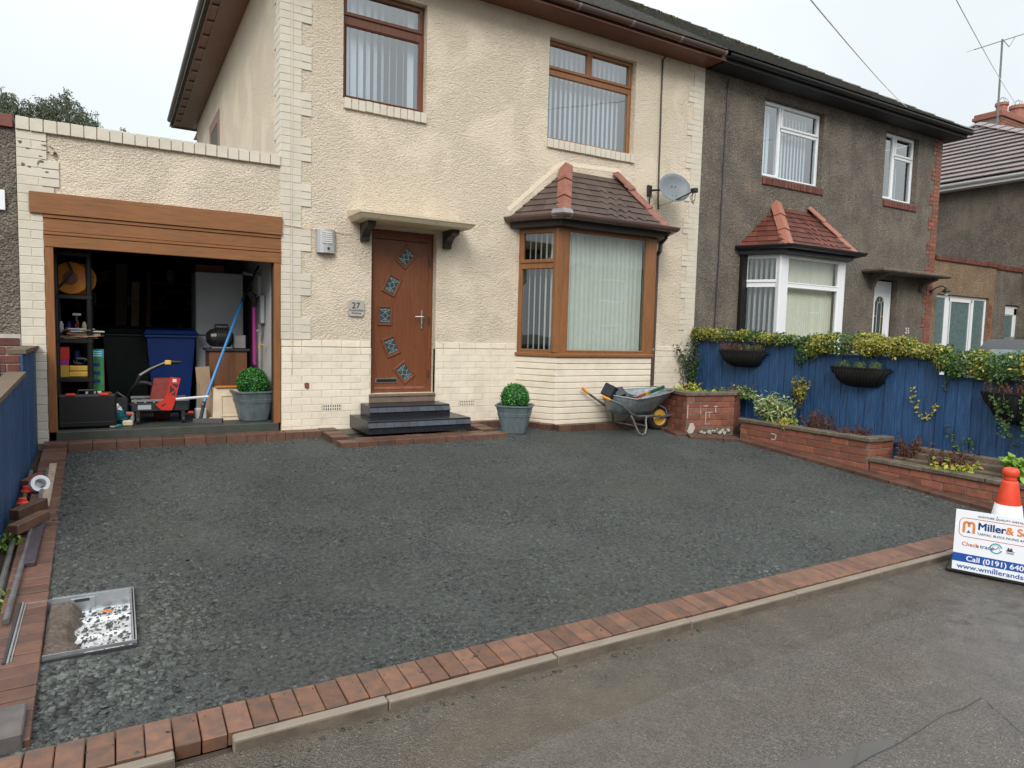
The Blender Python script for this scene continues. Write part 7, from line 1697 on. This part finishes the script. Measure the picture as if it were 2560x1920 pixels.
# logo: rounded double-arched m with a blue triangle under the notch
mb = MB(); y = -.0015; w = .0165; x0, zb_ = .050, .288
def strip(pts, w_):
    for a, b in zip(pts, pts[1:]):
        d = Vector((b[0]-a[0],0,b[1]-a[1])); q = Vector((-d.z,0,d.x)).normalized()*w_/2; A_, B_ = Vector((a[0],y,a[1])), Vector((b[0],y,b[1])); mb.quad(tuple(A_-q),tuple(B_-q),tuple(B_+q),tuple(A_+q))
R1 = .0155
for cx in (x0+R1+w/2-.001, x0+3*R1+w/2-.001):
    strip([(cx+R1*math.cos(a), .350+R1*1.15*math.sin(a)) for a in [PI-PI*k/12 for k in range(13)]], w)
strip([(x0+w/2-.001,zb_),(x0+w/2-.001,.352)], w); strip([(x0+4*R1+w/2-.001,zb_),(x0+4*R1+w/2-.001,.352)], w); strip([(x0+2*R1+w/2-.001,.333),(x0+2*R1+w/2-.001,.355)], w)
part('logo', mb, M['signorange'], bd)
lx = x0+2*R1+w/2-.001; part('logo_triangle', MB().add([(lx-.013,y,.288),(lx+.013,y,.288),(lx,y,.310)], [(0,1,2)]), M['signblue'], bd)
# round accreditation badge with a tick
mb = MB(); bx_, bz_ = .262, .206
def arc(r0, r1, a0, a1, mat, nm_):
    m2 = MB(); n = 20
    for k in range(n):
        p, q = a0+(a1-a0)*k/n, a0+(a1-a0)*(k+1)/n; m2.quad(*[(bx_+r*math.cos(a), y, bz_+r*math.sin(a)) for r, a in ((r0,p),(r1,p),(r1,q),(r0,q))])
    part(nm_, m2, M[mat], bd)
arc(.030,.039,.25,PI-.25,'signteal','badge_ring'); arc(.030,.039,PI+.25,2*PI-.25,'signteal','badge_ring'); arc(.021,.024,-.6,PI*1.1,'signorange','badge_ring')
mb = MB(); strip([(bx_-.014,bz_+.003),(bx_-.004,bz_-.010),(bx_+.017,bz_+.014)], .006); part('tick', mb, M['signteal'], bd)
mb = MB(); 
for cx in (.336,.352): mb.lathe([(0,0),(.006,0),(0,.0003)], M=Matrix.Translation((cx,y,.222)) @ Matrix.Rotation(PI/2,4,'X'), n=10); mb.box(cx-.009,cx+.009,y-.0002,y,.205,.216)
mb.box(.322,.375,y-.0002,y,.201,.2045); part('badge_figures', mb, M['ink'], bd); tx('TRADE', .014, 'ink', .325, .185, .0003)
mb = MB()
for x_, z_ in ((.255,.437),(.262,.052)): mb.lathe([(0,0),(.0035,0),(0,.0006)], M=Matrix.Translation((x_,-.0012,z_)) @ Matrix.Rotation(PI/2,4,'X'), n=8)
part('fixing_hole', mb, M['ink'], bd)

# ------------------------------------------------------------ left boundary: blue fence, capping, clutter
LX = -2.36
def left_panel(label, y0, y1, zt, zb, n, cap=True):
    t = thing('fence_panel', label, 'fence', (LX,y0,0), group='blue fence panels on the left boundary'); L = y0-y1; w = L/n
    me = MB().cbox(-.010,.008,-w+.003,-.003,0,1,.003)
    for i in range(n):
        zt_ = zt(y0-w*(i+.5)); mb = MB().cbox(-.010,.008,-w+.003,-.003,0,zt_-zb,.003); part('board', mb, M['bluewoodb'], t, (.003*(i%2),-w*i,zb))
    if cap:
        a, b = zt(y0), zt(y1); mb = MB().hexa([(-.10,0,a),(.035,0,a),(.035,-L,b),(-.10,-L,b),(-.10,0,a+.035),(.035,0,a+.035),(.035,-L,b+.035),(-.10,-L,b+.035)]); part('capping', mb, M['timber'], t)
    part('post', MB().cbox(-.10,-.015,-.09,0,zb,zt(y0)+.02,.005), M['stonestep'], t); return t
left_panel('blue boarded panel joining the garage pier at the left', -.02, -1.15, lambda y: .885, -.3, 8)
left_panel('blue boarded panel with weathered sloping cap nearest the left edge', -1.18, -3.4, lambda y: .70+.05*(y+1.18), -.45, 15)
nw = thing('brick_wall', 'dark red brick boundary wall behind the left blue fence', 'wall', (-2.52,-1.2,0)); part('mortar_bed', MB().box(-.6,.0,.0,.2,-.4,.84), M['mortar'], nw)
brick_wall(nw, Matrix.Translation((0,0,0)), -.6, .01, [(.84-K*(i+1),.84-K*i) for i in range(12)], .236, M['redbrick_dark'], y=-.006, d=.06, gap=.012)
def Zl(y): return ZE(y)
def pole(name, label, pxa, pxb, r, mat, zoff=.02, X=None, cat='pole'):
    a = at(*pxa, Z=Zl(-2)); 
    def onp(px, py):
        r_ = _w(((px-1280)/F_PX,(py-960)/F_PX,1.0)); t = (-.058+zoff+.07*CAM.y-CAM.z)/(r_.z-.07*r_.y); return CAM+r_*t
    P, Q = onp(*pxa), onp(*pxb); o = solo(name, MB().tube([(0,0,0), Q-P], r, 10, cap=True), mat, label, cat, tuple(P)); return o, P, Q
pole('scaffold_tube', 'long grey tube lying on the left edging with its open end toward the road', (119,1175),(14,1555),.016,M['tubegrey'],.018)
pole('scaffold_tube', 'outer grey tube lying on the soil beside the left fence', (78,1178),(-12,1520),.016,M['tubegrey'],-.005)
def lying(name, label, pa, pb, w, h, mat, z0=.0, cat='timber', c=.004):
    _, P, Q = (None, *[CAM+(lambda r_: r_*((-.058+z0+.07*CAM.y-CAM.z)/(r_.z-.07*r_.y)))(_w(((p_[0]-1280)/F_PX,(p_[1]-960)/F_PX,1.0))) for p_ in (pa,pb)])
    d = Q-P; Tq = Matrix.Translation(P) @ d.normalized().to_track_quat('X','Z').to_matrix().to_4x4(); mb = MB().cbox(0,d.length,-w/2,w/2,0,h,c,Tq); mb.v = [(x-P.x,y-P.y,z-P.z) for x,y,z in mb.v]
    return solo(name, mb, mat, label, cat, tuple(P))
lying('mortar_covered_lath', 'pale mortar-crusted timber lath on the left edging', (133,1165),(112,1270), .055,.025, M['coping'] if False else basic('mortar_crust',(.36,.28,.21),.9,.3,20,.8,60))
lying('tar_covered_board', 'short black tar-covered board on the left edging', (96,1320),(70,1418), .075,.03, basic('tar_board',(.045,.035,.045),.6,.35,40,.8,90))
b1_ = lying('old_brick_beam', 'upper of two brown brick lengths lying across the left tubes', (36,1300),(110,1268), .07,.07, M['blockpave2'], .035, 'brick')
b2_ = lying('old_brick_beam', 'lower of two brown brick lengths lying across the left tubes', (32,1338),(114,1298), .07,.065, M['blockpave'], .03, 'brick')
lying('old_brick_beam', 'dark brown brick length farther up beside the tape roll', (62,1216),(100,1196), .06,.05, M['redbrick_dark'], .01, 'brick')
tp = at(99,1226,Z=ZE(-2.2)+.04); tape = thing('tape_roll', 'white roll of wide tape on the left edging', 'tape', (tp.x,tp.y,ZE(tp.y)+.03)); T = Matrix.Translation((0,0,.03)) @ Matrix.Rotation(1.15,4,'X') @ Matrix.Rotation(.35,4,'Y')
part('roll', MB().lathe([(.040,-.028),(.066,-.028),(.066,.028),(.040,.028),(.040,-.028)], M=T, n=28), M['signwhite'], tape, smooth=False)
for k, (px_, py_, s_) in enumerate(((70,1246,.035),(57,1270,.028))):
    q = at(px_,py_,Z=ZE(-2.5)); t = thing('orange_cap', ['larger','smaller'][k]+' orange ribbed plastic cap among the clutter by the left fence', 'cap', (q.x,q.y,ZE(q.y)))
    part('cap', MB().lathe([(s_*1.3,0),(s_*1.35,.012),(s_,.02),(s_*.9,.045),(0,.05)], n=16), M['conered'], t); part('plug', MB().lathe([(s_*.8,-.03),(s_*.8,.0),(0,.0)], n=12), M['blackmat'], t)
# weeds by the fence
for k, (px_, py_) in enumerate(((18,1355),(10,1465))):
    q = at(px_,py_,Z=ZE(-3.0)); spear_bush(['small bright green weed at the foot of the left fence','tiny green weed beside the outer tube'][k], (q.x,q.y,ZE(q.y)-.06), 9-4*k, .12-.05*k, M['limehydr'], .05, .08, name='weed', per=8, asp=.6, cat='weed')

# ------------------------------------------------------------ recessed manhole tray in the drive
zt0 = lambda y: ZE(y)+.004
m0, m1, m2, m3 = (-1.985,-4.545), (-1.605,-4.545), (-1.605,-3.90), (-2.10,-3.885)
mh = thing('manhole_frame', 'galvanised recessed manhole tray half filled with sand at the left edging', 'manhole', (-1.86,-4.22,ZE(-4.22)))
MX0, MX1, MY0, MY1 = -2.115, -1.602, -4.53, -3.885
def Lm(x, y, z): return Vector((x+1.86, y+4.22, z-ZE(-4.22)))
def mhbox(x0,x1,y0,y1,z0,z1,mat,name):
    mb = MB().hexa([Lm(x,y,ZE(y)+z) for z in (z0,z1) for x,y in ((x0,y0),(x1,y0),(x1,y1),(x0,y1))]); return part(name, mb, mat, mh)
mhbox(MX1-.006,MX1,MY0,MY1,-.10,.006,M['zinc'],'outer_edge'); mhbox(MX1-.018,MX1-.012,MY0+.01,MY1-.01,-.10,.004,M['zinc'],'inner_edge')
mhbox(-1.985,MX1-.006,MY0,MY0+.006,-.010,.006,M['zinc'],'outer_edge'); mhbox(-1.985,MX1-.002,MY0-.012,MY0-.002,-.12,-.012,M['ink'],'gap'); mhbox(-1.985,MX1-.006,MY1-.006,MY1,-.10,.006,M['zinc'],'outer_edge')  # front gap is a dark strip, painted shade of the void under the rim
mhbox(-2.118,-2.110,MY0,MY1,-.03,.006,M['zinc'],'outer_edge'); mhbox(-2.134,-2.122,MY0,MY1,-.03,.0075,M['ink'],'gap'); mhbox(-2.104,-2.099,MY0+.01,MY1-.01,-.03,.005,M['zinc'],'inner_edge')
mhbox(-2.10,MX1-.02,MY1-.012,MY1-.007,-.10,.002,M['zinc'],'back_wall'); mhbox(-1.90,-1.79,MY1-.022,MY1-.012,-.09,-.012,M['zinc'],'lifting_socket'); mhbox(-1.885,-1.815,MY1-.024,MY1-.021,-.028,-.012,M['ink'],'lifting_slot')
mb = MB(); grid(mb, -2.09, MX1-.02, MY0+.01, MY1-.012, 60, 80, lambda x,y: ZE(y)-.085+(.004*max(0,math.sin(34*y)) if x > -1.9 else 0)); mb.v = [tuple(Lm(*v)) for v in mb.v]; part('tray', mb, M['manhole'], mh, smooth=True)
def sandz(x, y): 
    e_ = -1.875+.05*mn.noise(Vector((y*9,1,1)))+.045*(-4.25-y if y < -4.1 else (y+4.1)*.6)
    return ZE(y)-.10+.075*(1/(1+math.exp((x-e_)/.012)))+.005*mn.noise(Vector((x*60,y*60,0)))
mb = MB(); grid(mb, -1.99, -1.80, MY0+.01, MY1-.02, 50, 110, sandz); mb.v = [tuple(Lm(*v)) for v in mb.v]; part('sand', mb, M['puddleb'], mh, smooth=True)
rgn = np.random.RandomState(21); bsave = bed; bed = lambda x, y: ZE(y)-.082
V, F = chips(520, .005, .024, lambda r_, n_: (r_.uniform(-1.87,MX1-.03,n_), r_.uniform(MY0+.02,MY1-.03,n_)), 12); bed = bsave
V = V-np.array([-1.86,-4.22,ZE(-4.22)]); o = link('debris', fast('debris', V, F, M['stone']), mh); o['kind'] = 'stuff'
for k, (px_, py_) in enumerate(((268,1530),(176,1526))):
    q = at(px_,py_,Z=ZE(-4.0)-.075); solo('fallen_leaf', MB().add([(-.03,0,0),(-.01,-.018,.004),(.02,-.012,.002),(.035,0,.006),(.015,.014,.004),(-.01,.016,.008)], [(0,1,2,3,4,5)]), M['orangeleaf'], ['orange leaf lying toward the right of the manhole tray','small orange leaf by the socket of the manhole tray'][k], 'leaf', (q.x,q.y,ZE(q.y)-.074), (0,.1,.4*k))
# raised grey block at the corner of the two edgings
solo('setting_out_block', MB().cbox(-.16,.10,-.11,.11,-.05,.035,.006), basic('cement_block',(.10,.088,.082),.8,.2,14,.5,70), 'cement-smeared grey block where left and front edgings meet', 'block', (-2.10,-5.06,ZE(-5.06)), (math.atan(.07),0,.02))
